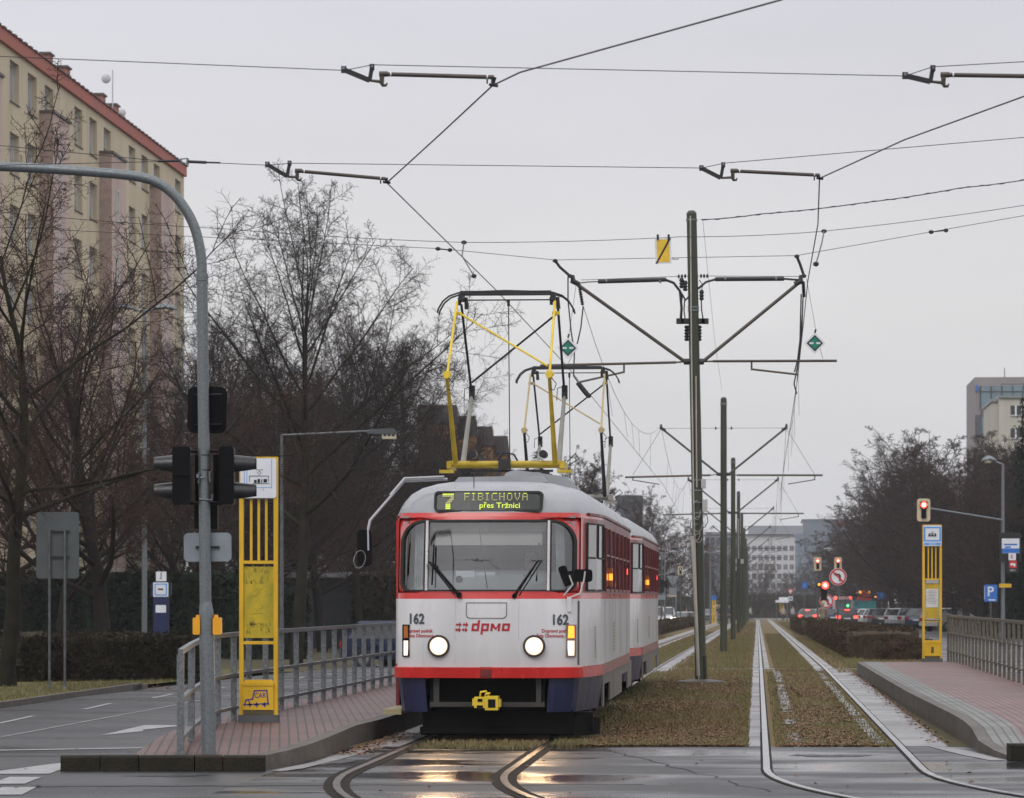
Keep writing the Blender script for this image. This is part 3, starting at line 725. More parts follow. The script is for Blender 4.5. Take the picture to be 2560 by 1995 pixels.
def tram_common(root):
    tram_shell(root); wing_windows(root)
    # skirts and bogies
    s_ = MB(); s2 = MB()
    pl = plan(.73); lo = plan(.30); n = len(pl)
    for k in range(7, 21):
        for q in (k, n - 1 - k):
            q2 = (q + 1) % n
            if q == k and k == 8: pass
            (s_ if q == k else s2).add([(pl[q][0] * .992, pl[q][1] + .02, .735), (pl[q2][0] * .992, pl[q2][1] + .02, .735), (lo[q2][0] * .98, lo[q2][1] + .03, .34), (lo[q][0] * .98, lo[q][1] + .03, .34)], [(0, 1, 2, 3)])
    s_.build('front_skirt', t_blue, root, smooth=True); s2.build('front_skirt', t_blue, root, smooth=True)
    for x in (-1.235, 1.215):
        m = MB()
        for (a, b, z) in ((2.32, 2.75, .34), (4.45, 5.6, .36), (5.62, 7.3, .36), (7.32, 8.4, .36), (10.6, 12.2, .36)): m.box(x, x + .02, a, b, z, .73)
        m.box(x, x + .02, 2.75, 4.45, .60, .73); m.box(x, x + .02, 8.4, 10.6, .60, .73)
        m.build('side_skirt', t_skirt, root)
    m = MB(); m.box(-1.1, 1.1, 1.0, 13.4, .62, .76); m.build('floor_pan', t_under, root)
    for yb_ in (2.7, 9.1):
        g = MB()
        g.box(-.95, .95, yb_ - .2, yb_ + 2.1, .42, .6); g.box(-1.05, -.88, yb_ - .25, yb_ + 2.15, .28, .5); g.box(.88, 1.05, yb_ - .25, yb_ + 2.15, .28, .5)
        g.box(-.95, .95, yb_ + .75, yb_ + 1.15, .12, .45)
        bg = g.build('bogie', t_under, root)
        for yy in (yb_ + .1, yb_ + 1.9):
            for x in (-.7175, .7175):
                w = MB(); w.lathe([(.30, -.05), (.35, -.05), (.35, -.03), (.33, .0), (.33, .05), (.30, .05)], (x, yy, .347), 28, 'x'); w.build('wheel', dark_iron, bg, smooth=True)
    g = MB()
    for i in range(9): z = .98 + i * .042; g.box(1.249, 1.262, 5.18, 5.46, z, z + .026)
    g.build('vent_grille', M('tram_vent_cream', (.42, .38, .29), .5), root)
    g = MB()
    for i in range(12):
        z = .95 + i * .032; g.box(1.14, 1.203, 1.30, 1.36, z, z + .012)
    g.build('side_louvre', M('tram_louvre_grey', (.28, .28, .27), .5), root)
    g = MB(); g.box(1.25, 1.30, 3.55, 3.75, 1.80, 2.02)
    o = g.build('side_indicator', lamp_amber_off, root); g = MB(); g.box(1.262, 1.305, 3.53, 3.56, 1.87, 1.95); g.build('lens', lamp_amber, o)
    g = MB(); g.box(1.25, 1.275, 9.4, 9.5, 1.98, 2.06); g.build('door_lamp', lamp_red, root)
    return root

lead = thing('tram', 'leading red and white tram with lit round headlights and destination display 7', 'tram', TLOC, TR, 'coupled trams')
tram_common(lead)
second = thing('tram', 'following red and white tram coupled behind the leading one', 'tram', TLOC + Matrix.Rotation(TR, 3, 'Z') @ Vector((0, 15.0, 0)), TR, 'coupled trams')
index_kids()
for ch in list(KIDS[lead.name]): copy_tree(ch, second)
pantograph(lead, 4.75, 0, True, False)
pantograph(second, 4.6, 0, False, False)
# ---- nose of the leading tram
XO, XI = 1.0, .955
outer = rr_dense(-1.07, 1.07, 1.708, 2.588, .004, .004); inner = rr_dense(-1.015, 1.015, 1.728, 2.553, .27, .10)
ring_on_front(outer, inner, .004, .03).build('windscreen_surround', t_red, lead, smooth=True)
gas = rr_dense(-.985, .985, 1.746, 2.528, .25, .085)
g = ring_on_front(inner, gas, .009, .03).build('windscreen_gasket', rubber, lead, smooth=True)
mb = MB(); nx, nz_ = 44, 10
zz0, zz1 = 1.735, 2.54
vs = [front(lerp(-1.0, 1.0, i / nx), lerp(zz0, zz1, j / nz_), -.012) for j in range(nz_ + 1) for i in range(nx + 1)]
mb.add(vs, [(j * (nx + 1) + i, j * (nx + 1) + i + 1, (j + 1) * (nx + 1) + i + 1, (j + 1) * (nx + 1) + i) for j in range(nz_) for i in range(nx)])
mb.build('windscreen', clear_glass, lead, smooth=True)
for x in (-.70, .70):
    mb = MB(); mb.tube([front(x, z, .012) for z in (1.735, 2.0, 2.3, 2.54)], .019, 8); mb.build('windscreen_mullion', t_chrome, lead, smooth=True)
    mb = MB(); mb.tube([front(x * 1.035, z, .008) for z in (1.735, 2.0, 2.3, 2.54)], .012, 6); mb.build('mullion_seal', rubber, lead)
# cab interior
mb = MB(); mb.box(-1.02, 1.02, 1.9, 1.94, .8, 2.62); mb.mat(1).box(-.55, -.05, 1.86, 1.90, 1.35, 2.45); mb.mat(2).box(.10, .95, 1.85, 1.90, 1.3, 2.3)
mb.build('cab_partition', [t_int, M('tram_saloon_glow', (.20, .19, .20), .4), M('tram_cab_door', (.10, .10, .105), .5)], lead)
mb = MB(); mb.add([front(x, 1.70, -.07) for x in (-1, -.6, 0, .6, 1)] + [(-1, 1.0, 1.93), (-.6, .85, 1.97), (0, .8, 1.98), (.6, .85, 1.97), (1, 1.0, 1.93)] + [(-1, 1.05, 1.2), (-.6, .9, 1.2), (0, .85, 1.2), (.6, .9, 1.2), (1, 1.05, 1.2)],
                  [(i, i + 1, i + 6, i + 5) for i in range(4)] + [(i + 5, i + 6, i + 11, i + 10) for i in range(4)])
mb.build('dashboard', t_dash, lead, smooth=True)
mb = MB(); mb.add([TL(px, py, .62) for px, py in ((1139, 1427), (1187, 1427), (1187, 1442), (1142, 1445))], [(0, 1, 2, 3)]); mb.add([TL(px, py, .66) for px, py in ((1188, 1430), (1238, 1430), (1238, 1442), (1188, 1442))], [(0, 1, 2, 3)])
mb.build('route_card', white_p, lead)
mb = MB(); c = TL(1148, 1449, .52); mb.lathe([(.012, -.05), (.035, -.03), (.042, 0), (.035, .03), (.012, .045)], c, 12); mb.build('cab_camera', black_plastic, lead, smooth=True)
mb = MB(); mb.add([front(x, 2.535, -.10) for x in (-.68, 0, .68)] + [front(x, 2.42, -.10) for x in (-.68, 0, .68)], [(0, 1, 4, 3), (1, 2, 5, 4)])
mb.build('sun_blind', t_blind, lead)
mb = MB(); mb.add([front(x, 2.425, -.16) for x in (-.66, 0, .66)] + [front(x, 2.26, -.16) for x in (-.66, 0, .66)], [(0, 1, 4, 3), (1, 2, 5, 4)])
mb.build('sun_screen', t_blind2, lead)
mb = MB(); mb.box(-1.0, 1.0, .42, 1.9, 2.575, 2.6); mb.box(-1.02, 1.02, .5, 1.9, .8, .86); mb.build('cab_ceiling', t_int, lead)
mb = MB()
for sx in (-1, 1):
    for i in range(8):
        a = sx * (.79 + .012 * i); mb.bar((a, .5 + .03 * (i % 2), 1.74), (a - sx * .02, .55 + .03 * (i % 2), 2.52), .016, .03)
mb.build('curtain', t_curtain, lead)
mb = MB(); mb.box(.25, .68, 1.15, 1.25, 1.25, 1.98); mb.box(.27, .66, .75, 1.2, 1.2, 1.3); mb.build('driver_seat', t_black, lead)
# wipers
for pts, arm in (([(946, 1380), (981, 1452)], 0), (None, 1)):
    mb = MB()
    if arm == 0:
        q = [TL(1085, 1362, .24), TL(1080, 1462, .12)]; mb.tube(q, .011, 6); mb.tube([TL(1146, 1486, .06), TL(1082, 1411, .16)], [.02, .012], 6); mb.tube([TL(1136, 1486, .06), TL(1071, 1403, .17)], .008, 6); mb.bar(TL(1070, 1404, .17), TL(1089, 1411, .16), .012, .012); mb.lathe([(.025, -.04), (.035, .02)], TL(1147, 1487, .07), 10, 'y')
    else:
        q = [TL(1348, 1358, .26), TL(1341, 1453, .12)]; mb.tube(q, .011, 6); mb.tube([TL(1286, 1489, .06), TL(1345, 1402, .17)], [.02, .012], 6); mb.tube([TL(1298, 1489, .06), TL(1354, 1402, .17)], .008, 6); mb.bar(TL(1335, 1402, .17), TL(1357, 1402, .17), .012, .012); mb.lathe([(.025, -.04), (.035, .02)], TL(1286, 1490, .07), 10, 'y')
    mb.build('wiper', black_plastic, lead, smooth=True)
mb = MB(); mb.tube([TL(1198, 1320, .30), TL(1218, 1470, .08)], .004, 5); mb.build('windscreen_crack', rubber, lead)
# destination display
def inflate(poly): return poly
dx0, dx1, dz0, dz1 = -.628, .628, 2.645, 2.885
def dsp(x, z, off=0): return Vector((x, .262 + .06 * (abs(x) / .63) ** 2 + (z - 2.645) * .25 - off, z))
outl = rrect(dx1 - dx0, dz1 - dz0, .05, 0, (dz0 + dz1) / 2, 6); inn = rrect(dx1 - dx0 - .05, dz1 - dz0 - .05, .035, 0, (dz0 + dz1) / 2, 6); n = len(outl)
mb = MB(); mb.add([dsp(x, z, .02) for x, z in outl] + [dsp(x, z, .02) for x, z in inn] + [dsp(x, z, 0) for x, z in inn] + [dsp(x, z, -.5) for x, z in outl],
    [(i, (i + 1) % n, n + (i + 1) % n, n + i) for i in range(n)] + [(n + i, n + (i + 1) % n, 2 * n + (i + 1) % n, 2 * n + i) for i in range(n)] + [(i, (i + 1) % n, 3 * n + (i + 1) % n, 3 * n + i) for i in range(n)])
dd = mb.build('destination_display', rubber, lead)
mb = MB(); mb.add([dsp(-.6, 2.66), dsp(-.2, 2.66), dsp(.2, 2.66), dsp(.6, 2.66), dsp(-.6, 2.87), dsp(-.2, 2.87), dsp(.2, 2.87), dsp(.6, 2.87)], [(0, 1, 5, 4), (1, 2, 6, 5), (2, 3, 7, 6)])
mb.build('screen', M('display_screen', (.045, .05, .045), .25, 0, .1), dd)
G = {'F': '11111 1.... 1.... 1111. 1.... 1.... 1....', 'I': '111 .1. .1. .1. .1. .1. 111', 'B': '1111. 1...1 1...1 1111. 1...1 1...1 1111.', 'C': '.1111 1.... 1.... 1.... 1.... 1.... .1111', 'H': '1...1 1...1 1...1 11111 1...1 1...1 1...1',
     'O': '.111. 1...1 1...1 1...1 1...1 1...1 .111.', 'V': '1...1 1...1 1...1 1...1 .1.1. .1.1. ..1..', 'A': '.111. 1...1 1...1 11111 1...1 1...1 1...1'}
mb = MB(); mt = MB()
def dot(m, x, z, s_, h): m.add([dsp(x, z, .008), dsp(x + s_, z, .008), dsp(x + s_, z + h, .008), dsp(x, z + h, .008)], [(0, 1, 2, 3)])
x = -.275; px_ = .0125
for ch in 'FIBICHOVA':
    rows = G[ch].split()
    for j, row in enumerate(rows):
        for i, c in enumerate(row):
            if c == '1': dot(mt if j < 1 else mb, x + i * px_, 2.850 - j * px_ * 1.0, px_ * .86, px_ * .86)
    x += (len(rows[0]) + 2.05) * px_ if ch != 'I' else 5.6 * px_
seven = ['1111111', '1111111', '.....11', '....111', '...111.', '..111..', '..111..', '..111..', '..111..']
for j, row in enumerate(seven):
    for i, c in enumerate(row):
        if c == '1': dot(mt if j in (0, 6, 7, 8) else mb, -.53 + i * .019, 2.838 - j * .0205, .0165, .018)
mb.build('dim_lettering', led_dim, dd)
tv, tf = text_geo('přes Tržnici', .088, sx=1.12)
mt.add([dsp(.135 + a, 2.715 + b, .008) for a, b in tv], tf)
mt.build('lit_lettering', led, dd)
# numbers, logo, company name, hatch
for cx, cz, s_ in ((-.815, 1.405, .165), (.835, 1.395, .165)):
    tv, tf = text_geo('162', s_, sx=.80, bold=.03); decal(lead, 'fleet_number', tv, tf, t_ink, cx, cz)
for cx, txt in ((-.79, 'Dopravní podnik\nměsta Olomouce, a.s.'), (.76, 'Dopravní podnik\nměsta Olomouce, a.s.')):
    tv, tf = text_geo(txt, .056, align='LEFT' if cx < 0 else 'RIGHT', sx=.86, bold=.02)
    w_ = -.16 if cx < 0 else .2
    decal(lead, 'company_lettering', tv, tf, t_redtxt, cx + w_, 1.245)
lg = MB()
def ldec(poly, cx=0, cz=1.272): lg.add([front(-.172 + (x - .02) * .735, cz + z * .70, .006) for x, z in poly], [tuple(range(len(poly)))])
def lbox(x0, x1, z0, z1, sh=.12):
    ldec([(x0 + sh * z0, z0), (x1 + sh * z0, z0), (x1 + sh * z1, z1), (x0 + sh * z1, z1)])
def glyph_o(x, w, h, t): lbox(x, x + w, 0, t); lbox(x, x + w, h - t, h); lbox(x, x + t, t, h - t); lbox(x + w - t, x + w, t, h - t)
x = .02; t_ = .034; w_ = .118; h_ = .125
glyph_o(x, w_, h_, t_); lbox(x + w_ - t_, x + w_, h_, h_ + .055); x += w_ + .03
glyph_o(x, w_, h_, t_); lbox(x, x + t_, -.055, 0); x += w_ + .03
lbox(x, x + t_, 0, h_); lbox(x + w_ + .03 - t_, x + w_ + .03, 0, h_); ldec([(x + t_ + .014, h_), (x + .088, .05), (x + .088, .012), (x + .008, h_ - .02)]); ldec([(x + w_ + .01, h_), (x + w_ + .02, h_ - .02), (x + .088, .012), (x + .088, .05)]); x += w_ + .06
glyph_o(x, w_, h_, t_)
for i in range(2):
    for j in range(2):
        ox, oz = -.215 + i * .105 + .12 * j * .08, j * .085 - .005
        ldec([(ox - .02, oz + .025), (ox + .012, oz + .055), (ox + .012, oz - .005)]); lbox(ox + .01, ox + .07, oz + .014, oz + .036, 0)
        lbox(ox + .035, ox + .055, oz - .01, oz + .06, 0)
lgo = lg.build('operator_logo', t_redtxt, lead)
for v in lgo.data.vertices: pass
hz0, hz1 = 1.415, 1.60
o1 = rr_dense(-.235, .235, hz0, hz1, .008, .05); o2 = rr_dense(-.227, .227, hz0 + .008, hz1 - .008, .006, .045)
ring_on_front(o1, o2, .006, .0).build('hatch_outline', M('hatch_groove', (.10, .10, .10), .5), lead)
# headlights and indicators
for x in (-.548, .548):
    c = front(x, 1.10); mb = MB(); mb.lathe([(.128, .04), (.128, -.035), (.118, -.05), (.104, -.05), (.100, -.02)], c, 36, 'y')
    o = mb.build('headlight', M('headlight_rim', (.05, .045, .045), .25, .6), lead, smooth=True)
    mb = MB(); mb.lathe([(.102, -.020), (.095, -.034), (.075, -.039)], c, 30, 'y'); mb.build('lens', lamp_white, o, smooth=True)
    mb = MB(); mb.lathe([(.077, -.0392), (.05, -.044), (.01, -.046)], c + Vector((0, 0, .008)), 24, 'y'); mb.build('bulb_glow', lamp_core, o, smooth=True)
for x, on in ((-.93, 0), (.955, 1)):
    hw = .05 if on else .038
    mb = MB(); q = [front(x - hw, z, .022) for z in (.975, 1.345)] + [front(x + hw, z, .022) for z in (1.345, .975)]; q0 = [front(x - hw, z, -.03) for z in (.975, 1.345)] + [front(x + hw, z, -.03) for z in (1.345, .975)]
    mb.add(q + q0, [(3, 2, 1, 0), (0, 1, 5, 4), (1, 2, 6, 5), (2, 3, 7, 6), (3, 0, 4, 7)])
    o = mb.build('front_indicator', M('indicator_housing', (.22, .17, .14), .4) if on else black_plastic, lead)
    for z0, z1, m in ((1.19, 1.33, lamp_amber if on else lamp_amber_off), (.99, 1.16, lamp_white2)):
        mb = MB(); mb.add([front(x + a * (hw - .008), z, .030 - .02 * abs(a) ** 3) for z in (z0, (z0 + z1) / 2, z1) for a in (-1, -.4, .4, 1)], [(j * 4 + i, j * 4 + i + 1, j * 4 + i + 5, j * 4 + i + 4) for j in range(2) for i in range(3)])
        mb.build('lens', m, o, smooth=True)
# bumper band, cavity, coupler, life guard
mb = MB()
xs_ = [lerp(-1.06, 1.06, i / 40) for i in range(41)]
def band(x0, x1):
    xs2 = [x for x in xs_ if x0 < x < x1]; xs2 = [x0] + xs2 + [x1]; vs = []
    for x in xs2: vs += [front(x, .73, .0), front(x, .735, .035), front(x, .853, .035), front(x, .86, .0)]
    mb.add(vs, [(i * 4 + k, i * 4 + 4 + k, i * 4 + 5 + k, i * 4 + 1 + k) for i in range(len(xs2) - 1) for k in range(3)] + [(0, 1, 2, 3), tuple(range(len(vs) - 4, len(vs)))[::-1]])
band(-1.06, -.065); band(.065, 1.06)
mb.build('bumper', t_red, lead, smooth=True)
mb = MB(); mb.box(-.065, .065, -.02, .06, .745, .835); mb.box(-.05, .05, -.03, .02, .765, .81); mb.build('towing_bracket', t_dred, lead)
mb = MB(); mb.box(-.62, .62, .55, .6, .34, .73); mb.box(-.66, -.62, .2, .6, .38, .73); mb.box(.62, .66, .2, .6, .38, .73); mb.mat(1).box(-.66, .66, .16, .24, .40, .455); mb.mat(1).box(-.62, -.555, .17, .23, .455, .73); mb.box(.56, .62, .17, .23, .455, .73)
mb.build('front_cavity', [t_black, M('grimy_beam', (.05, .045, .04), .6, 0, .2)], lead)
mb = MB(); mb.box(-.76, .98, .30, .36, .10, .36); mb.add([(-.78, .32, .07), (.99, .32, .07), (.99, .20, .15), (-.78, .20, .15)], [(0, 1, 2, 3)]); mb.box(-.78, 1.0, .2, .26, .09, .17); mb.mat(1).add([(1.0, .22, .06), (1.27, .75, .07), (1.27, .75, .26), (1.0, .22, .3)], [(0, 1, 2, 3)])
mb.box(-.76, 1.2, .5, .9, .12, .33)
mb.build('life_guard', [t_under, t_under], lead)
cp = MB(); cz = .455
cp.mat(0).box(-.13, .0, -.10, .12, cz - .06, cz + .065); cp.box(-.005, .145, -.12, .12, cz - .085, cz + .075); cp.box(-.155, -.13, -.06, .1, cz - .035, cz + .045); cp.box(.145, .17, -.08, .1, cz - .05, cz + .04)
cp.mat(1).box(.03, .115, -.126, -.115, cz - .055, cz + .04); cp.box(-.10, -.03, -.106, -.09, cz - .075, cz - .03); cp.box(-.09, -.035, -.106, -.09, cz + .01, cz + .045)
cp.mat(0).tube([(-.07, 0, cz + .06), (-.06, -.04, cz + .12), (0, -.04, cz + .13), (.03, 0, cz + .075)], .012, 6); cp.tube([(-.02, 0, cz + .06), (.0, -.06, cz + .10), (.05, -.05, cz + .11)], .010, 6); cp.mat(1).tube([(0, .1, cz), (0, .6, cz)], .05, 8)
cp.build('coupler', [t_yellow, t_black], lead)
# doorway on the left flank
mb = MB(); mb.mat(0).box(-1.256, -1.215, 2.2, 2.31, 1.64, 2.58); mb.mat(1).box(-1.256, -1.215, 2.2, 2.31, .86, 1.64); mb.mat(0).box(-1.256, -1.215, 2.2, 2.31, .73, .86); mb.mat(4).box(-1.25, -1.215, 2.2, 2.31, .36, .73)
mb.mat(3).box(-1.10, -1.06, .62, .66, .40, .73); mb.mat(2).box(-1.24, -1.02, .45, 2.0, .30, .36)
mb.build('front_door', [t_red, t_white, M('step_tread', (.35, .28, .16), .6), t_dred, t_blue], lead)
# grime seam at the right corner, bottle and papers on the dashboard
mb = MB(); mb.add([front(x, z, .004) for z in (.88, 1.1, 1.35, 1.62) for x in (1.030, 1.048)], [(2 * i, 2 * i + 1, 2 * i + 3, 2 * i + 2) for i in range(3)]); mb.build('corner_seam', M('grimy_seam', (.12, .115, .10), .7, 0, .4, 9, streak=.2), lead)
mb = MB(); mb.lathe([(.032, 0), (.034, .10), (.014, .15), (.012, .18)], TL(1364, 1490, .5), 12); mb.build('bottle', M('green_bottle', (.05, .16, .09), .15), lead, smooth=True)
mb = MB(); a = TL(1318, 1440, .62); mb.box(a.x - .05, a.x + .05, a.y, a.y + .02, a.z - .03, a.z + .02); a = TL(1330, 1470, .55); mb.box(a.x - .1, a.x + .1, a.y, a.y + .02, a.z - .06, a.z + .06); mb.build('cab_instrument', M('instrument_grey', (.16, .17, .18), .5), lead)
for x in (-.36, .37): mb = MB(); mb.add([front(x + a, z, .0035) for z in (.90, 1.2, 1.5, 1.62) for a in (-.0015, .0015)], [(2 * i, 2 * i + 1, 2 * i + 3, 2 * i + 2) for i in range(3)]); mb.build('panel_seam', M('faint_seam', (.42, .42, .42), .5), lead)
# mirrors
mb = MB(); mb.tube([TL(1118, 1198, .9), TL(1010, 1203, .75), TL(925, 1301, .35), TL(920, 1325, .3), TL(921, 1376, .3)], .017, 8); mb.tube([TL(1110, 1192, .85), TL(1012, 1196, .73), TL(976, 1238, .6)], .018, 6)
o = mb.build('mirror_arm', M('mirror_arm_grey', (.42, .42, .44), .4, .2), lead, smooth=True)
c = TL(912, 1370, .32); mb = MB(); mb.prism(rrect(.165, .42, .04), -.03, .04, Matrix.Translation(c)); mb.mat(1).tube([c + Vector((-.005 + .085 * cos(a) * .8 - .05, -.05, -.13 + .10 * sin(a) + .02 * cos(a))) for a in [2 * pi * i / 16 for i in range(17)]], .0032, 5)
mb.build('mirror', [black_plastic, t_chrome], lead)
for arm, c, w_, h_, rot in (([(1402, 1525), (1403, 1497), (1432, 1461), (1423, 1438)], (1412, 1440), .10, .24, -.30), ([(1423, 1520), (1424, 1494), (1450, 1484), (1460, 1450), (1463, 1428)], (1458, 1439), .21, .145, 0)):
    mb = MB(); mb.tube([TL(a, b, .15) for a, b in arm], .011, 6); o = mb.build('mirror_arm', M('mirror_arm_white', (.6, .58, .55), .35, .3), lead, smooth=True)
    mb = MB(); mb.prism(rrect(w_, h_, .035), -.02, .05, Matrix.Translation(TL(c[0], c[1], .2)) @ Matrix.Rotation(rot, 4, 'Y')); mb.build('mirror', black_plastic, lead)
    mb = MB(); b0 = TL(arm[0][0], arm[0][1] - 6, .14); mb.box(b0.x - .025, b0.x + .025, b0.y - .02, b0.y + .05, b0.z - .07, b0.z + .10); mb.build('mirror_bracket', t_white, lead)
# roof furniture
mb = MB(); mb.prism([(.02, 3.04), (.10, 3.15), (.20, 3.185), (.82, 3.10), (.86, 3.06), (.86, 2.9), (.02, 2.98)], 1.9, 3.1); mb.build('roof_vent', t_roof, lead, smooth=True)
mb = MB(); mb.prism([(-.5, 3.02), (-.44, 3.085), (.55, 3.10), (.62, 3.02)], 1.5, 2.2); mb.build('roof_fairing', t_roof, lead)
mb = MB(); mb.tube([(-.2, .75, 2.93), (-.2, .75, 3.1)], .006, 6); mb.build('aerial', cable, lead)
# resistors boxes on both roofs
for rt in (lead, second):
    mb = MB(); mb.box(-.6, .6, 6.4, 9.6, 3.05, 3.2); mb.build('resistor_box', t_roof, rt)
mb = MB(); mb.tube([(.62, 6.05, 3.12), (.72, 5.95, 3.22), (.84, 6.0, 3.16)], .014, 6); mb.build('roof_cable', cable, second)
# real headlamp beams
for x in (-.548, .548):
    li = bpy.data.lights.new('headlamp_beam', 'SPOT'); li.energy = 34; li.color = (1, .66, .36); li.spot_size = radians(75); li.spot_blend = .8; li.shadow_soft_size = .2
    lo = bpy.data.objects.new('headlamp_beam', li); COL.objects.link(lo); lo.parent = lead; p_ = front(x, 1.1) + Vector((0, -.08, 0)); lo.location = p_; lo.rotation_euler = (radians(90 - 8), 0, pi)
# ---------------------------------------------------------------- overhead line: poles, wires, signs hanging in them
POLES = [69.4, 114.5, 160, 205.5, 251, 297, 342, 388]
UP = -1.07
def pole_mesh(mb, base, top, h, r0, r1, n=16):
    mb.tube([base, lerp(Vector(base), Vector(top), .5), top], [r0, (r0 + r1) / 2, r1], n)
# -- first pole, with its cables and boxes
Y1 = POLES[0]
pb = Vector((UX(UP - .02, Y1), Y1, 0)); pt = pb + Vector((-.18, 0, 9.1))
def P1(px, py, dy=0): return W(px, py, Y1 + dy)
cp_labels = ['tall olive catenary pole nearest the tram, hung with cables and grey boxes', 'second olive catenary pole, just right of the nearest one', 'third olive catenary pole in the receding row', 'fourth olive catenary pole in the receding row', 'fifth olive catenary pole in the receding row', 'sixth catenary pole, small in the receding row', 'seventh catenary pole, very small in the receding row', 'last and smallest catenary pole of the row']
p1 = thing('catenary_pole', cp_labels[0], 'pole', pb, 0, 'catenary poles between the two tracks')
mb = MB(); pole_mesh(mb, pb, pt, 9, .112, .098); mb.tube([pt, pt + Vector((-.001, 0, .05))], [.10, .06], 16); mb.build('pole', olive_pole, p1, smooth=True, world=True)
mb = MB()
for py in (550, 768, 776, 1200, 1226, 1256, 1282): c = P1(1738, py); mb = MB(); mb.tube([(pb.x - .18 * c.z / 9.1, Y1, c.z - .014), (pb.x - .18 * c.z / 9.1, Y1, c.z + .014)], .113 if py < 1000 else .118, 16); mb.build('band_clamp', galv, p1, world=True)
mb = MB(); mb.tube([P1(1726, 540, -.13), P1(1729, 900, -.13), P1(1734, 1250, -.13), P1(1741, 1500, -.13), P1(1747, 1700, -.13)], .016, 6); mb.tube([P1(1740, 940, -.13), P1(1742, 1218, -.13)], .014, 6)
mb.tube([P1(1731, 1340, -.14), P1(1738, 1480, -.14), P1(1746, 1690, -.14)], .034, 8)
mb.build('cable_conduit', M('pale_conduit', (.42, .39, .34), .5), p1, smooth=True, world=True)
mb = MB()
for cx, cy, rx, ry in ((1742, 1275, 9, 30), (1745, 1310, 11, 24), (1742, 1330, 8, 26), (1746, 1345, 9, 14)):
    mb.tube([P1(cx + rx * cos(a), cy + ry * sin(a) * .8, -.15) for a in [2 * pi * i / 14 for i in range(12)]], .009, 5)
mb.mat(1).tube([P1(1762, 1283, -.1), P1(1768, 1290, -.12), P1(1770, 1305, -.12), P1(1762, 1318, -.13), P1(1752, 1318, -.13)], .009, 5); mb.tube([P1(1728, 1300, -.1), P1(1725, 1318, -.12), P1(1731, 1332, -.13)], .009, 5)
mb.build('cable_loops', [M('grey_loose_cable', (.30, .28, .26), .5), cable], p1, world=True)
for (x0, x1, y0, y1) in ((1752, 1764, 1198, 1221), (1755, 1768, 1249, 1280)):
    a = P1(x0, y1); b = P1(x1, y0); mb = MB(); mb.box(a.x, b.x, Y1 - .12, Y1 + .1, a.z, b.z); mb.build('control_box', M('grey_box_paint', (.44, .43, .42), .45), p1, world=True)
mb = MB(); mb.tube([P1(1763, 1640, -.1), P1(1764, 1708, -.1)], .03, 8); mb.build('stub_post', olive_pole, p1, world=True)
mb = MB(); mb.lathe([(.5, 0), (.48, .05), (.2, .09)], (pb.x, Y1, -.01), 18); mb.build('foundation', kerb_stone, p1, smooth=True, world=True)
# arms
def arms(root, S, full):
    """S maps photo offsets to points: dict of named points"""
    for side in ('L', 'R'):
        m = MB(); m.tube([S['root' + side], S['top' + side]], .035, 10); m.build('strut', brown_tube, root, smooth=True, world=True)
        m = MB(); m.tube([S['tube0' + side], S['tube1' + side]], .026, 10); m.tube([S['root' + side], S['tube0' + side]], .018, 6)
        m.build('registration_tube', brown_tube, root, smooth=True, world=True)
        m = MB(); m.tube([S['st0' + side], S['st0' + side] + Vector((0, 0, -.16))], .02, 6); m.tube([S['st0' + side] + Vector((0, 0, -.14)), S['st1' + side]], .02, 8)
        m.build('steady_arm', brown_tube, root, smooth=True, world=True)
        m = MB(); a, b = S['stay' + side]; m.tube([a, b], .006, 5)
        for t_ in ((.0, .03, .06) if full else (.02,)): m.lathe([(.02, -.02), (.05, 0), (.02, .02)], lerp(a, b, t_ + .03), 10, 'x')
        m.build('stay_wire', wire_m, root, world=True)
        m = MB(); c = S['top' + side]; sg = 1 if side == 'R' else -1
        m.tube([c + Vector((-sg * .12, 0, -.06)), c, c + Vector((0, 0, .12))], [.05, .06, .03], 8)
        m.build('bracket_joint', dark_iron, root, smooth=True, world=True); m = MB(); m.tube([S['root' + side] + Vector((-sg * .1, 0, 0)), S['root' + side] + Vector((sg * .02, 0, 0))], .06, 8)
        m.build('bracket_joint', dark_iron, root, smooth=True, world=True)
S = {'topL': P1(1432, 703), 'topR': P1(2002, 703), 'rootL': P1(1712, 904), 'rootR': P1(1757, 904), 'tube0L': P1(1690, 906), 'tube1L': P1(1350, 914), 'tube0R': P1(1782, 903), 'tube1R': P1(2092, 902),
     'st0L': P1(1560, 912), 'st1L': P1(1450, 955), 'st0R': P1(1879, 905), 'st1R': P1(1993, 936), 'stayL': (P1(1721, 690), P1(1452, 700)), 'stayR': (P1(1745, 690), P1(2000, 691))}
arms(p1, S, True)
m = MB()
m.tube([P1(1446, 708), P1(1470, 705), P1(1500, 704)], .012, 6); m.mat(0).tube([P1(1495, 704), P1(1600, 701), P1(1665, 699)], .042, 10); m.tube([P1(1662, 699), P1(1684, 707), P1(1700, 728), P1(1704, 770), P1(1702, 800)], .026, 8); m.tube([P1(1700, 728), P1(1714, 750), P1(1724, 740)], .022, 8)
m.mat(1)
for px in (1516, 1650): m.tube([P1(px - 2, 703), P1(px + 2, 702)], .046, 10)
m.mat(0).tube([P1(1745, 722), P1(1765, 705), P1(1790, 698)], .022, 8); m.tube([P1(1788, 698), P1(1960, 697)], .042, 10); m.tube([P1(1960, 697), P1(1985, 699), P1(2000, 700)], .02, 8)
m.mat(1)
for px in (1813, 1940): m.tube([P1(px - 2, 697), P1(px + 2, 697)], .046, 10)
m.build('feeder_cable', [cable, galv], p1, smooth=True, world=True)
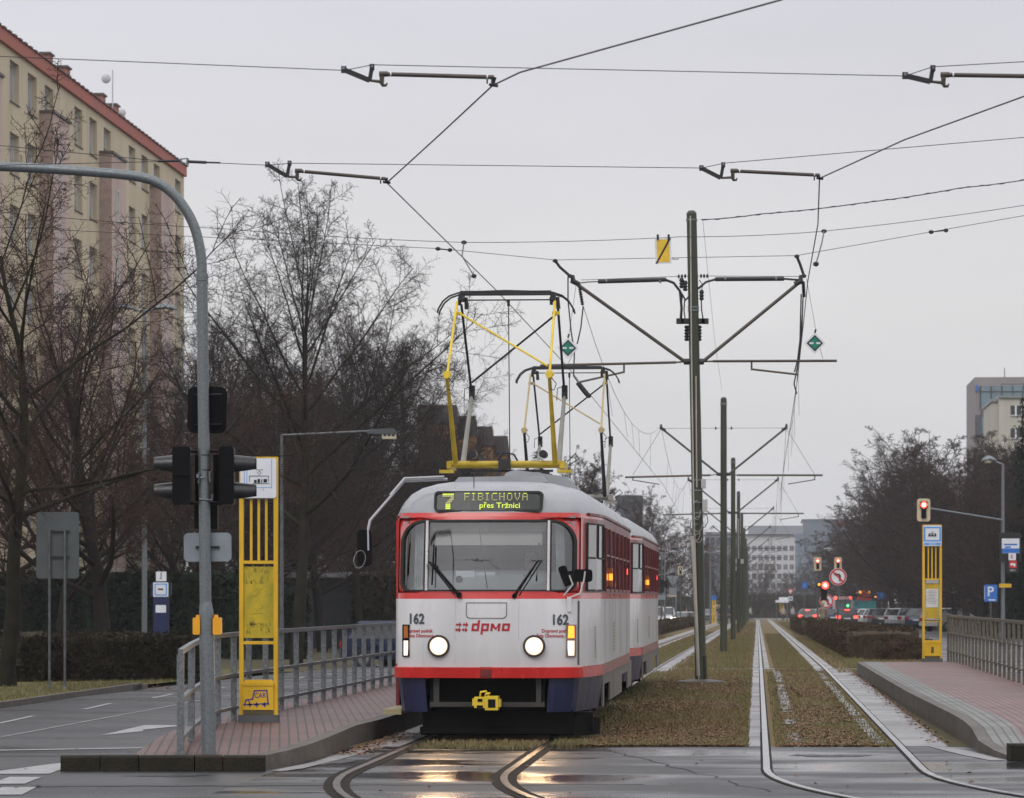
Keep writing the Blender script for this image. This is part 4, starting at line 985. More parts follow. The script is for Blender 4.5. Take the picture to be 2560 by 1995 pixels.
for side, pts in (('L', [(1448, 712), (1452, 735), (1456, 760)]), ('R', [(2008, 706), (2012, 725), (2010, 740)])):
    m = MB(); a, b, c = [P1(*q) for q in pts]
    for i in range(9):
        q = lerp(a, c, i / 8.0); m.lathe([(.015, -.025), (.042, 0), (.015, .025)], q, 10)
    m.build('insulator', dark_iron, p1, smooth=True, world=True)
m = MB()
for x, y in ((1700, 803), (1712, 803), (1752, 803), (1762, 803)): q = P1(x, y); m.box(q.x - .07, q.x + .07, Y1 - .08, Y1 + .08, q.z - .05, q.z + .05)
for x, y in ((1704, 705), (1713, 712), (1754, 735)): q = P1(x, y); m.lathe([(.03, -.12), (.05, -.09), (.03, -.06), (.05, -.03), (.03, 0), (.05, .03), (.03, .08)], q, 10)
for x in (1717, 1748):
    q = P1(x, 828)
    for i in range(5): m.lathe([(.03, -.03), (.055, 0), (.03, .03)], q + Vector((0, 0, -.06 * i + .08)), 10)
m.tube([P1(1706, 740), P1(1702, 770), P1(1705, 800)], .014, 6); m.tube([P1(1712, 745), P1(1710, 775), P1(1713, 800)], .014, 6); m.tube([P1(1753, 745), P1(1754, 775), P1(1758, 800)], .014, 6); m.tube([P1(1748, 700), P1(1757, 712), P1(1752, 735)], .010, 6); m.tube([P1(1728, 700), P1(1738, 720), P1(1745, 738)], .014, 6)
m.build('surge_arrester', cable, p1, smooth=True, world=True)
for pts in ([(1420, 690), (1420, 750), (1428, 830), (1436, 880), (1434, 940), (1460, 975)], [(1458, 765), (1452, 820), (1443, 860)], [(2003, 735), (2000, 850), (1994, 900), (1986, 930)], [(2008, 735), (2004, 840), (1996, 905), (1985, 960), (1992, 985)]):
    m = MB(); m.tube([P1(*q) for q in pts], .015, 6); m.build('jumper_cable', cable, p1, world=True)
# -- the other poles repeat one design
p2 = thing('catenary_pole', cp_labels[1], 'pole', (UX(UP, 0), 0, 0), 0, 'catenary poles between the two tracks')
mb = MB(); mb.tube([(0, 0, -.2), (0, 0, 8.1)], [.118, .10], 14); mb.tube([(0, 0, 8.1), (0, 0, 8.16)], [.102, .06], 14); mb.build('pole', olive_pole, p2, smooth=True)
mb = MB(); mb.tube([(0, 0, 7.92), (0, 0, 7.97)], .116, 14); mb.build('band_clamp', galv, p2)
def sgnpt(s_, x, z): return Vector((s_ * x, 0, z))
for s_, nm in ((-1, 'L'), (1, 'R')):
    m = MB(); m.tube([sgnpt(s_, .16, 5.70), sgnpt(s_, 1.98, 7.17)], .034, 8); m.build('strut', brown_tube, p2, smooth=True)
    m = MB(); m.tube([sgnpt(s_, .42, 5.67), sgnpt(s_, 3.15, 5.66 if s_ > 0 else 5.61)], .032, 8); m.tube([sgnpt(s_, .1, 5.70), sgnpt(s_, .42, 5.67)], .018, 6); m.build('registration_tube', brown_tube, p2, smooth=True)
    m = MB(); m.tube([sgnpt(s_, 2.9, 5.64), sgnpt(s_, 2.9, 5.50)], .02, 6); m.tube([sgnpt(s_, 2.9, 5.52), sgnpt(s_, 2.05, 5.38)], .018, 6); m.build('steady_arm', brown_tube, p2, smooth=True)
    m = MB(); m.tube([sgnpt(s_, .1, 7.17), sgnpt(s_, 1.98, 7.17)], .006, 5); m.lathe([(.02, -.03), (.06, 0), (.02, .03)], sgnpt(s_, .25, 7.17), 8, 'x'); m.build('stay_wire', wire_m, p2)
    m = MB(); m.tube([sgnpt(s_, 1.86, 7.1), sgnpt(s_, 2.0, 7.18), sgnpt(s_, 2.0, 7.30)], [.05, .055, .03], 8); m.build('bracket_joint', dark_iron, p2, smooth=True); m = MB(); m.tube([sgnpt(s_, .08, 5.7), sgnpt(s_, .22, 5.7)], .055, 8); m.build('bracket_joint', dark_iron, p2, smooth=True)
    m = MB(); m.tube([sgnpt(s_, 2.0, 7.15), sgnpt(s_, 2.9, 5.68)], .006, 4); m.build('hanger_wire', wire_m, p2)
index_kids()
for i, Y in enumerate(POLES[1:]):
    o = p2 if i == 0 else copy_tree(p2)
    o.location = (UX(UP, Y), Y, gz(UP, Y)); o['label'] = cp_labels[i + 1]
    o.rotation_euler = (0, 0, TR)
bx = MB(); Yb = POLES[3]; c = Vector((UX(UP, Yb) - .2, Yb - .14, 0))
cb = thing('signal_cabinet', 'small grey boxes strapped to the fourth catenary pole', 'box', c)
for (a, b) in ((0, 3.75), (.4, 3.75), (0, 3.35)):
    m = MB(); m.prism(rrect(.16, .26, .02, a, b), -.1, .06); m.build('box', M('grey_box_paint', (.44, .43, .42), .45), cb)
m = MB(); m.tube([(.2, -.02, 3.9), (.17, -.02, 6.2)], .03, 6); m.build('conduit', M('pale_conduit', (.42, .39, .34), .5), cb)

# -- wires
def wire(name, label, pts, r, cat='wire', group=None, sag=0, extra=None, m=wire_m):
    t = thing(name, label, cat, pts[0], 0, group)
    pts = [Vector(p) for p in pts]; P = []
    for k, q in ((0, 1), (-1, -2)):                       # wires leaving the picture run on to their far anchors
        e = pts[k]; px = 1280 + e.x / e.y * F; py = HY - (e.z - HC) / e.y * F
        if px < -20 or px > 2575 or py < -5:
            d = (e - pts[q]).normalized() * 22; pts.insert(0, e + d) if k == 0 else pts.append(e + d)
    for a, b in zip(pts, pts[1:]):
        a = Vector(a); b = Vector(b); n = 6 if sag else 1
        for i in range(n): s_ = i / n; q = lerp(a, b, s_); q.z -= sag * 4 * s_ * (1 - s_); P.append(q)
    P.append(Vector(pts[-1]))
    mb = MB(); mb.tube(P, r, 5); mb.build('strand', m, t, smooth=True, world=True)
    if extra: extra(t)
    return t
def far_pts(u, z, st): return [Vector((UX(u + (st if i % 2 else -st), Y), Y, gz(0, Y) + z)) for i, Y in list(enumerate(POLES))[:0:-1]]
cwm = M('worn_contact_wire', (.040, .036, .034), .4, .3, .1)
cwl = far_pts(-3.15, 5.36, .15) + [P1(1450, 955), W(1416, 914, 60.5), W(1242, 727, 45.6), W(967, 457, 33.2), W(1100, 336, 30), W(1231, 214, 26.9), W(1300, 181, 26), W(1952, 0, 23), W(2900, -330, 20)]
wire('contact_wire', 'contact wire above the left track, touching both pantographs and bending right', cwl, .0068, m=cwm)
cwr = far_pts(.92, 5.36, -.15) + [P1(1995, 940), P1(2024, 700, -20), W(2045, 560, 38), W(2049, 446, 32.9), W(2260, 350, 30), W(2560, 241, 27.5), W(3100, 60, 24)]
cwr[-6] = W(2020, 700, 47)
wire('contact_wire', 'contact wire above the empty right track, rising past the green diamond sign', cwr, .0068, m=cwm)
def catenary(u_side, label, firstpt):
    tops = []
    for i, Y in list(enumerate(POLES))[:0:-1]:
        tops.append(Vector((UX(UP + u_side * 2.0, Y), Y, gz(0, Y) + 7.25)))
    pts = []
    seq = tops + [firstpt]; hang = []
    for a, b in zip(seq, seq[1:]):
        for i in range(10):
            s_ = i / 10; q = lerp(a, b, s_); q.z -= 1.15 * 4 * s_ * (1 - s_) * (1 if b is not firstpt else .95); pts.append(q)
            if i in (2, 4, 5, 6, 8): hang.append(q.copy())
    pts.append(firstpt)
    t = thing('messenger_wire', label, 'wire', seq[-1])
    mb = MB(); mb.tube(pts, .006, 4); mb.build('strand', wire_m, t, world=True)
    cu = -3.15 if u_side < 0 else .92
    for q in hang:
        if q.y > 300: continue
        mb = MB(); z0 = gz(0, q.y) + 5.36 + (.35 if q.y < 114 else 0) * (114 - q.y) / 45
        mb.tube([q, (lerp(q.x, UX(cu, q.y), .9), q.y, z0)], .0035, 4); mb.build('dropper', wire_m, t, world=True)
catenary(-1, 'sagging messenger wire with droppers above the left track', P1(1458, 765))
catenary(1, 'sagging messenger wire with droppers above the right track', P1(2008, 742))
for k, pts in enumerate(([W(-300, 128, 27.6), W(0, 141, 27.2), W(861, 176, 26.9)], [W(-300, 335, 33.5), W(0, 364, 33.3), W(395, 402, 33.1)], [W(-300, 425, 33.5), W(0, 413, 33.3), W(395, 404, 33.1)])):
    wire('span_wire', ['thin span wire entering the upper left towards the nearer pull-off arm', 'upper strand of the forked span wire over the apartment roof edge', 'lower strand of the forked span wire just above the curved grey mast'][k], pts, .0034)
wire('span_wire', 'thin span wire between the two nearest pull-off arms at the top', [W(861, 176, 26.9), W(932, 162, 26.8), W(2262, 190, 26.5)], .0034)
wire('span_wire', 'short span wire at the top right beyond the highest pull-off arm', [W(2262, 190, 26.5), W(2332, 167, 26.5), W(2600, 152, 26.5)], .0034)
wire('span_wire', 'thin span wire from the turnbuckle to the second pull-off arm row', [W(465, 404, 33.1), W(668, 413, 33.0), W(726, 408, 33), W(1754, 420, 32.9)], .0036)
wire('span_wire', 'span wire rising right from the arm beside the tallest pole', [W(1754, 420, 32.9), W(1810, 408, 32.9), W(2600, 340, 32.9)], .0036)
wire('span_wire', 'upper of two thin span wires crossing behind the yellow slashed sign', [W(-50, 525, 66), W(560, 572, 66), W(1160, 606, 66), W(1700, 592, 66), W(2060, 578, 66), W(2600, 507, 66)], .006, sag=.03)
wire('span_wire', 'lower of two thin span wires carrying the ends of the first bracket arms', [W(-50, 565, 69.2), W(1105, 622, 69.2), W(1388, 650, 69.2), W(1990, 639, 69.2), W(2600, 532, 69.2)], .006)
t = wire('feeder_wire', 'twisted black cable running right from the top of the tallest pole', [P1(1752, 549), P1(1900, 535), P1(2150, 508), P1(2400, 470), P1(2620, 440)], .010, sag=.02)
cab = [(1752, 549), (1900, 535), (2150, 508), (2400, 470), (2620, 440)]
def cab_y(x):
    for (a, b), (c, d) in zip(cab, cab[1:]):
        if x <= c: s_ = (x - a) / (c - a); return lerp(b, d, s_) + 2.6 * 4 * s_ * (1 - s_)
    return 440
mb = MB(); mb.tube([P1(1752 + 7 * i, cab_y(1752 + 7 * i) + 1.5 * sin(i * 1.3) + .8 * sin(i * .37), -.012 * cos(i * 1.3)) for i in range(123)], .006, 4); mb.build('wrap', cable, t, world=True)
wire('span_wire', 'thin wire dropping from the tallest pole top to the second pole', [P1(1757, 551), lerp(P1(1757, 551), W(1805, 975, POLES[1]), .5) + Vector((0, 0, -.4)), W(1805, 975, POLES[1])], .004)
m = thing('turnbuckle', 'black turnbuckle linking the forked span wire above the curved mast', 'fitting', W(395, 403, 33.1))
mb = MB(); mb.tube([W(395, 403, 33.1), W(450, 402, 33.1)], .012, 6); mb.build('sleeve', dark_iron, m, world=True)
mb = MB(); mb.tube([W(450, 398, 33.1), W(468, 396, 33.1), W(468, 408, 33.1), W(450, 408, 33.1), W(450, 398, 33.1)], .008, 6); mb.tube([W(469, 396, 33.1), W(469, 412, 33.1)], .012, 6); mb.build('shackle', galv, m, world=True)
mb = MB(); mb.tube([W(470, 404, 33.1), W(516, 406, 33.1)], .014, 8); mb.tube([W(516, 406, 33.1), W(551, 407, 33.1)], .009, 6); mb.build('rod', dark_iron, m, world=True)

def pull_off(label, Y, a, b, tub0, tub1, hang):
    t = thing('pull_off_arm', label, 'bracket', W(*a, Y), 0, 'pull-off arms on the span wires')
    f = lambda q, dy=0: W(q[0], q[1], Y + dy)
    mb = MB(); A, B = f(a), f(b); C = f((b[0] - 6, b[1] + 33))
    mb.bar(A, C, .03, .036, (0, 0, 1)); mb.bar(B, C, .03, .026); mb.box(A.x - .018, A.x + .022, A.y - .02, A.y + .02, A.z - .024, A.z + .024); mb.box(B.x - .018, B.x + .018, B.y - .02, B.y + .02, B.z - .022, B.z + .022)
    mb.mat(1).lathe([(.011, -.03), (.012, -.015)], A + Vector((.0, 0, .008)), 10, 'y'); mb.lathe([(.011, -.03), (.012, -.015)], B + Vector((0, 0, .004)), 10, 'y')
    mb.build('yoke', [dark_iron, galv], t, world=True)
    mb = MB(); T0, T1 = f(tub0), f(tub1); mb.mat(0).tube([T0, T1], .0165, 10); mb.tube([T0 + Vector((-.01, 0, 0)), T0 + Vector((.055, 0, 0))], .021, 10)
    mb.tube([T0 + Vector((.012, 0, -.01)), T0 + Vector((.010, 0, -.065)), T0 + Vector((.02, 0, -.085)), T0 + Vector((.042, 0, -.085)), T0 + Vector((.052, 0, -.066))], [.018, .018, .014, .011, .005], 8)
    mb.tube([C, T0 + Vector((.015, 0, -.06))], [.010, .014], 6)
    mb.mat(1); mb.tube([lerp(T0, T1, .085), lerp(T0, T1, .097)], .0185, 10); mb.tube([lerp(T0, T1, .935), lerp(T0, T1, .947)], .0185, 10)
    mb.build('tube', [brown_tube, white_p], t, smooth=True, world=True)
    mb = MB(); Hh = f(hang); mb.tube([T1, Hh + Vector((0, 0, .03)), Hh], [.02, .017, .014], 8); mb.tube([Hh + Vector((-.025, -.03, 0)), Hh + Vector((.03, .03, 0))], .012, 8); mb.tube([lerp(T0, T1, .94), lerp(T0, T1, .94) + Vector((0, 0, -.05))], .007, 6)
    mb.build('wire_clamp', dark_iron, t, smooth=True, world=True)
pull_off('pull-off arm at top centre, its end on the bend of the left contact wire', 26.9, (859, 174), (930, 168), (951, 185), (1235, 193), (1233, 213))
pull_off('pull-off arm above the bare tree, holding the left contact wire', 33.1, (668, 411), (724, 408), (740, 427), (965, 447), (966, 456))
pull_off('pull-off arm cut by the right picture edge, highest of the four', 26.6, (2262, 189), (2332, 171), (2355, 187), (2660, 192), (2655, 215))
pull_off('pull-off arm right of the tallest pole top, ending at the right contact wire', 32.9, (1753, 420), (1808, 412), (1829, 427), (2049, 438), (2049, 446))
# section insulator fittings on the contact wires
def fitting(label, pts, r=.022):
    t = thing('wire_clamp', label, 'fitting', pts[0]); mb = MB(); mb.tube(pts, r, 6)
    mb.lathe([(.01, -.04), (.05, -.02), (.05, .02), (.01, .04)], pts[0], 8); mb.lathe([(.01, -.04), (.045, -.02), (.045, .02), (.01, .04)], pts[-1], 8); mb.build('clamp', dark_iron, t, world=True)
fitting('small clamp pair on the upper span wire left of the pantograph', [W(1160, 606, 66), W(1155, 640, 64), W(1185, 690, 62)], .012)
fitting('clamp where the right contact wire meets the upper span wire', [W(2060, 578, 66), W(2055, 606, 60), W(2040, 660, 56)], .012)
fitting('black section insulator on the left contact wire beyond the second pantograph', [W(1447, 960, 67), W(1463, 981, 67), W(1472, 990, 67)], .05)
fitting('dark turnbuckle on the lower span wire left of the pantograph', [W(1095, 622, 69.2), W(1125, 625, 69.2)], .014)
fitting('dark turnbuckle on the upper right span wire', [W(2328, 580, 69.2), W(2365, 576, 69.2)], .012)
fitting('clamp at the left end of the first bracket arm', [W(1388, 652, 69.3), W(1400, 668, 69.3), W(1425, 690, 69.3)], .03)
fitting('clamp at the right end of the first bracket arm', [W(1992, 641, 69.3), W(2000, 660, 69.3), W(2010, 690, 69.3)], .03)

# hanging signs
t = thing('line_sign', 'yellow rectangle with a black diagonal slash hanging from the span wires', 'sign', W(1658, 627, 66))
c = W(1658, 627, 66); mb = MB(); TT = Matrix.Translation(c) @ Matrix.Rotation(radians(-1.5), 4, 'Y')
mb.prism(rrect(.30, .48, .02), -.006, .006, TT); mb.mat(1).prism(rrect(.235, .42, .01), -.010, -.0065, TT); mb.mat(2).prism([(-.15, -.235), (-.115, -.235), (.15, .225), (.115, .235)], -.014, -.0105, TT)
mb.build('plate', [white_p, M('sign_golden', (.80, .52, .04), .4), ink], t, world=True)
mb = MB()
for x in (-.10, .10): mb.box(c.x + x - .02, c.x + x + .02, 65.97, 66.02, c.z + .2, c.z + .30)
mb.build('hook', dark_iron, t, world=True)
mb = MB(); mb.tube([c + Vector((.16, 0, -.13)), c + Vector((.28, 0, -.13)), c + Vector((.28, 0, -.155)), c + Vector((.16, 0, -.155))], .008, 5); mb.build('fork', dark_iron, t, world=True)
for lab, px, py, rr_ in (('green diamond sign with white dots left of the tallest pole, behind the pantograph', 1420, 870, 5), ('green diamond sign with white dots hanging beside the right contact wire', 2037, 858, 0)):
    c = W(px, py, 69.0); t = thing('line_sign', lab, 'sign', c, 0, 'green diamond line signs')
    TT = Matrix.Translation(c) @ Matrix.Rotation(radians(45 + rr_ * .3), 4, 'Y')
    s_ = 1.0 if px > 1500 else .86
    mb = MB(); mb.prism(rrect(.295, .295, .02), -.006, .006, TT); mb.mat(1).prism(rrect(.225, .225, .01), -.010, -.0065, TT); mb.mat(2).prism(rrect(.175, .175, .005), -.014, -.0105, TT)
    T2 = Matrix.Translation(c); mb.mat(0)
    for x in (-.085, -.045, .045, .085): mb.prism(circ(.021, x, 0, 12), -.018, -.0145, T2)
    mb.build('plate', [white_p, ink, green_sign], t, world=True)
    mb = MB(); mb.tube([c + Vector((0, 0, .2)), c + Vector((.02, 0, .27))], .02, 6); mb.tube([c + Vector((.02, 0, .25)), c + Vector((-.16 if px > 1500 else .16, 0, 1.25))], .004, 4); mb.tube([c + Vector((.1, 0, -.1)), c + Vector((.155 if px > 1500 else 0, 0, -.30))], .004, 4)
    mb.build('hanger', wire_m, t, world=True)

# ---------------------------------------------------------------- signal mast on the left island
YM = 34.75
c0 = W(522, 1886, YM); c0.z = .14
mast = thing('traffic_light_mast', 'grey galvanised curved mast with black signal heads on the kerbed island', 'traffic light', c0)
def MW(px, py, dy=0): return W(px, py, YM + dy)
mb = MB(); base = MW(522, 1886); base.z = .10
mb.tube([base, MW(516, 1545), MW(515.5, 1525), MW(514, 1505)], [.0725, .0725, .068, .056], 20)
mb.tube([MW(514, 1510), MW(505, 686)], [.0565, .0545], 20)
mb.tube([MW(505, 702), MW(505, 684)], .062, 20)
arc = [(505, 690), (503.5, 650), (498, 612), (487, 570), (468, 530), (440, 492), (405, 463), (365, 446), (310, 437), (220, 429), (100, 421), (0, 416), (-250, 404)]
sm = []
pv = [Vector((a, b)) for a, b in arc]
for i in range(len(pv) - 1):
    p0 = pv[max(0, i - 1)]; p1_ = pv[i]; p2_ = pv[i + 1]; p3 = pv[min(len(pv) - 1, i + 2)]
    for k in range(5):
        s_ = k / 5; q = .5 * ((2 * p1_) + (p2_ - p0) * s_ + (2 * p0 - 5 * p1_ + 4 * p2_ - p3) * s_ ** 2 + (-p0 + 3 * p1_ - 3 * p2_ + p3) * s_ ** 3); sm.append(MW(q.x, q.y))
sm.append(MW(*arc[-1]))
mb.tube(sm, [lerp(.05, .046, i / len(sm)) for i in range(len(sm))], 18)
galv_mast = M('speckled_galvanised_mast', (.13, .15, .16), .42, .45, .22, 38, rvar=.1, col2=(.21, .23, .24))
mb.build('pole', galv_mast, mast, smooth=True, world=True)
mb = MB()
for py, dx in ((708, 30), (757, 26)): mb = MB(); mb.tube([MW(505 - dx / 2 - 1, py), MW(505 + dx / 2 + 1, py)], .012, 6); mb.build('bolt', dark_iron, mast, world=True)
for py, px in ((1138, 511), (1175, 512)): mb = MB(); mb.tube([MW(px, py + 1.5), MW(px, py - 1.5)], .0575, 16); mb.build('band_clamp', dark_iron, mast, world=True)
for py, px in ((965, 508), (1080, 509)): mb = MB(); mb.tube([MW(px, py + .8), MW(px, py - .8)], .0572, 16); mb.build('band_clamp', galv, mast, world=True)
mb = MB(); mb.tube([MW(497, 1180, -.06), MW(496, 1208, -.06)], .008, 5); mb.tube([MW(523, 1178, -.06), MW(525, 1205, -.06)], .008, 5); mb.tube([MW(500, 1195, -.08), MW(513, 1192, -.08)], .008, 5); mb.box(MW(493, 1190).x, MW(498, 1190).x, YM - .09, YM - .07, MW(0, 1195).z, MW(0, 1186).z)
mb.tube([MW(498, 1248, -.06), MW(530, 1250, -.06), MW(531, 1236, -.06)], .009, 5); mb.build('bracket', galv, mast, world=True)
# backboard above
mb = MB(); cc = MW(518, 1025, .12); mb.prism(rrect(.385, .455, .07, n=7), 0, .03, Matrix.Translation(cc) @ Matrix.Rotation(radians(1), 4, 'Y')); mb.mat(1).box(cc.x - .13, cc.x + .145, cc.y - .07, cc.y, cc.z - .14, cc.z + .14); mb.mat(2).tube([cc + Vector((-.11, -.075, .145)), cc + Vector((.145, -.075, .15))], .006, 5); mb.tube([cc + Vector((-.11, -.075, -.145)), cc + Vector((.145, -.075, -.14))], .004, 5)
mb.build('signal_backboard', [black_plastic, M('matte_black_housing', (.004, .004, .005), .7, spec=.1), visor_grey], mast, world=True)
# two side heads
for sx, x0, x1, vx in ((-1, 433, 478, 386), (1, 550, 586, 640)):
    xa, xb = MW(x0, 1200).x, MW(x1, 1200).x; zt_, zb_ = MW(0, 1117).z, MW(0, 1262).z
    mb = MB(); mb.prism(rrect(xb - xa, zt_ - zb_, .025, (xa + xb) / 2, (zt_ + zb_) / 2), YM - .10, YM + .13)
    mb.box(xa + .01, xb - .01, YM - .115, YM + .14, (zt_ + zb_) / 2 - .006, (zt_ + zb_) / 2 + .006)
    o = mb.build('signal_head', black_plastic, mast, world=True)
    for pz in (1160, 1228):
        z = MW(0, pz).z; xo = xa if sx < 0 else xb; xe = MW(vx, 0).x
        v = MB(); n = 14; rows = []
        for j in range(4):
            x = lerp(xo, xe, j / 3); ang = lerp(150, 118, j / 3); r_ = lerp(.088, .078, j / 3)
            for i in range(n + 1):
                a = radians(90 - ang + 2 * ang * i / n); rows.append((x, YM + .015 + r_ * cos(a), z - .01 * j / 3 + r_ * sin(a)))
        v.add(rows, [(j * (n + 1) + i, j * (n + 1) + i + 1, (j + 1) * (n + 1) + i + 1, (j + 1) * (n + 1) + i) for j in range(3) for i in range(n)])
        ob = v.build('visor', visor_grey, mast, smooth='all', world=True)
        v = MB(); v.lathe([(.08, 0), (.07, sx * .02), (.01, sx * .03)], (xo + sx * .005, YM + .015, z), 18, 'x'); v.build('lens', M('unlit_lens', (.02, .05, .03), .2), mast, smooth=True, world=True)
mb = MB()
for py in (1128, 1258): mb.tube([MW(470, py), MW(556, py)], .016, 8)
mb.build('crossbar', black_plastic, mast, world=True)
for a, b in ((484, 500), (530, 551)):
    mb = MB(); mb.box(MW(a, 0).x, MW(b, 0).x, YM + .16, YM + .22, MW(0, 1258).z, MW(0, 1135).z); mb.build('rear_housing', M('matte_black_housing', (.004, .004, .005), .7, spec=.1), mast, world=True)
mb = MB(); mb.box(MW(484, 0).x, MW(542, 0).x, YM + .09, YM + .20, MW(0, 1322).z, MW(0, 1262).z); mb.build('lower_signal', black_plastic, mast, world=True)
# sign back
mb = MB(); cc = MW(519, 1368, .075); mb.prism(rrect(.462, .278, .045), 0, .012, Matrix.Translation(cc) @ Matrix.Rotation(radians(-.6), 4, 'Y')); mb.mat(1).prism(rrect(.468, .284, .047), .012, .017, Matrix.Translation(cc) @ Matrix.Rotation(radians(-.6), 4, 'Y')); mb.mat(2).box(cc.x - .115, cc.x + .115, cc.y - .025, cc.y, cc.z - .011, cc.z + .011)
mb.build('sign_back', [sign_back, sign_back_dk, dark_iron], mast, world=True)
for x0, x1 in ((483, 501), (533, 554)):
    mb = MB(); xa, xb = MW(x0, 0).x, MW(x1, 0).x; mb.prism(rrect(xb - xa, .165, .015, (xa + xb) / 2, MW(0, 1565).z), YM - .06, YM + .06); mb.prism(rrect(.035, .03, .008, (xa + xb) / 2 + (.012 if x0 < 500 else -.012), MW(0, 1541).z), YM - .04, YM + .04); mb.build('push_button', orange_y, mast, world=True)
# ---------------------------------------------------------------- yellow stop pylons
def pylon(label, px0, px1, py_b, py_t, Y, facing, group):
    a = W(px0, py_b, Y); b = W(px1, py_b, Y); w = b.x - a.x; zb = gx(a.x, Y) + .22; H = W(0, py_t, Y).z - zb
    t = thing('tram_stop_pylon', label, 'tram stop sign', ((a.x + b.x) / 2, Y, zb), 0, group)
    h = w / 2; pw = .047
    for s_ in (-1, 1):
        m = MB(); m.prism([(s_ * h, 0.0), (s_ * (h - pw), 0.0), (s_ * (h - pw), H), (s_ * h, H)], -.06, .06); m.build('post', yellow, t)
    m = MB(); m.box(-h, h, -.062, .062, H, H + .012); m.build('top_cap', yellow, t)
    for z in (H * .605, H * .30): m = MB(); m.box(-h + pw, h - pw, -.05, .05, z - .018, z + .018); m.build('crossbar', yellow, t)
    for i in range(3):
        x = lerp(-h + pw, h - pw, (i + 1) / 4); m = MB(); m.box(x - .014, x + .014, -.02, .02, H * .612, H * .845); m.build('slat', yellow, t)
    m = MB(); m.prism(rrect(w - .03, .46, .03, 0, H - .235), -.075, -.062); m.prism(rrect(w - .03, .46, .03, 0, H - .235), .062, .075)
    m.mat(1)
    def bx(x0, x1, z0, z1, k, y=-.078, t_=.0028): m.mat(k).box(x0, x1, y, y + t_, z0, z1)
    if facing == 'front':
        cz = H - .20
        for (x0, x1, z0, z1) in ((-.195, .195, cz + .13, cz + .165), (-.195, .195, cz - .165, cz - .13), (-.195, -.155, cz - .13, cz + .13), (.155, .195, cz - .13, cz + .13)): bx(x0, x1, z0, z1, 1)
        bx(-.185, .185, cz - .245, cz - .19, 1)
        m.mat(0)
        tv, tf = text_geo('zastávka', .05); m.mat(0).add([(x, -.0795, cz - .217 + z) for x, z in tv], tf)
        bx(-.09, .09, cz - .055, cz - .025, 2, -.079); bx(-.085, -.05, cz - .025, cz + .005, 2, -.079); bx(.05, .085, cz - .025, cz + .005, 2, -.079); bx(-.02, .02, cz - .025, cz + .0, 2, -.079); bx(-.085, .085, cz + .005, cz + .016, 2, -.079)
        for s_ in (-1, 1): m.mat(2).add([(0, -.079, cz + .07), (s_ * .03, -.079, cz + .045), (s_ * .024, -.079, cz + .042), (0, -.079, cz + .06)], [(0, 1, 2, 3)]); m.add([(s_ * .03, -.079, cz + .045), (s_ * .004, -.079, cz + .016), (-s_ * .004, -.079, cz + .016), (s_ * .022, -.079, cz + .045)], [(0, 1, 2, 3)])
        bx(-.05, .05, cz - .075, cz - .055, 0, -.079)
    else:
        cz = H - .225
        for x in (-.165, -.135, .15): bx(x, x + .006, cz - .13, cz + .21, 1)
        bx(-.165, .15, cz - .12, cz - .115, 1)
        for (x0, x1, z0, z1) in ((-.10, .12, cz + .012, cz + .018), (-.105, -.1, cz - .05, cz + .018), (.115, .12, cz - .05, cz + .018), (-.07, .13, cz - .075, cz - .07), (-.05, -.02, cz - .065, cz - .03), (-.01, .02, cz - .065, cz - .02), (.035, .045, cz - .065, cz - .02), (.06, .10, cz - .06, cz - .02), (-.03, .055, cz + .083, cz + .088)): bx(x0, x1, z0, z1, 2, -.079)
        for s_ in (-1, 1): m.mat(2).add([(.012, -.079, cz + .075), (.012 + s_ * .025, -.079, cz + .05), (.012 + s_ * .02, -.079, cz + .05), (.012, -.079, cz + .069)], [(0, 1, 2, 3)]); m.add([(.012, -.079, cz + .025), (.012 + s_ * .025, -.079, cz + .05), (.012 + s_ * .02, -.079, cz + .05), (.012, -.079, cz + .031)], [(0, 1, 2, 3)])
        bx(.055, .061, cz - .155, cz - .13, 1)
    m.build('stop_plate', [white_p, sign_lblue, ink], t)
    if facing != 'front':
        m = MB(); m.box(-h + pw, h - pw, -.01, .01, H * .845, H - .45); m.build('back_sheet', M('pale_grey_sheet', (.48, .45, .44), .5), t)
        m = MB(); m.box(-h + pw, h - pw, -.03, .03, H * .318, H * .588); o = m.build('notice_panel', M('scratched_yellow_panel', (.66, .45, .012), .42, 0, .3, 5, streak=.6, col2=(.27, .25, .02)), t)
        r_ = random.Random(4); m = MB()
        smz = M('grime_smear', (.20, .17, .02), .6, 0, .5, 30, col2=(.38, .30, .02))
        for i in range(26):
            x = r_.uniform(-.15, .1); z = H * .32 + r_.uniform(.05, .78); L_ = r_.uniform(.05, .2); th = r_.uniform(.001, .008); a = radians(r_.choice([22, 30, 35, 5]))
            x2 = min(.155, x + L_ * cos(a)); z2 = min(H * .58, z + L_ * sin(a)); m.add([(x, -.0325, z), (x2, -.0325, z2 - th * .2), (x2, -.0325, z2 + th), (x, -.0325, z + th * .3)], [(0, 1, 2, 3)])
        for i in range(60):
            x = r_.uniform(-.155, .13); z = H * .325 + (r_.uniform(.02, .14) if i % 2 else r_.uniform(.6, .8)); m.add([(x, -.0328, z), (x + .03 * r_.random(), -.0328, z), (x + .02 * r_.random(), -.0328, z + .05 * r_.random()), (x, -.0328, z + .06 * r_.random())], [(0, 1, 2, 3)])
        m.build('grime', smz, o)
    else:
        m = MB(); m.box(-h + pw, h - pw, -.03, .03, H * .318, H * .588); m.mat(1).box(-h + .02, -h + pw + .02, -.05, -.032, H * .30, H * .60); m.box(h - pw - .02, h - .02, -.05, -.032, H * .30, H * .60); m.box(-h + .02, h - .02, -.05, -.032, H * .575, H * .60); m.box(-h + .02, h - .02, -.05, -.032, H * .30, H * .315)
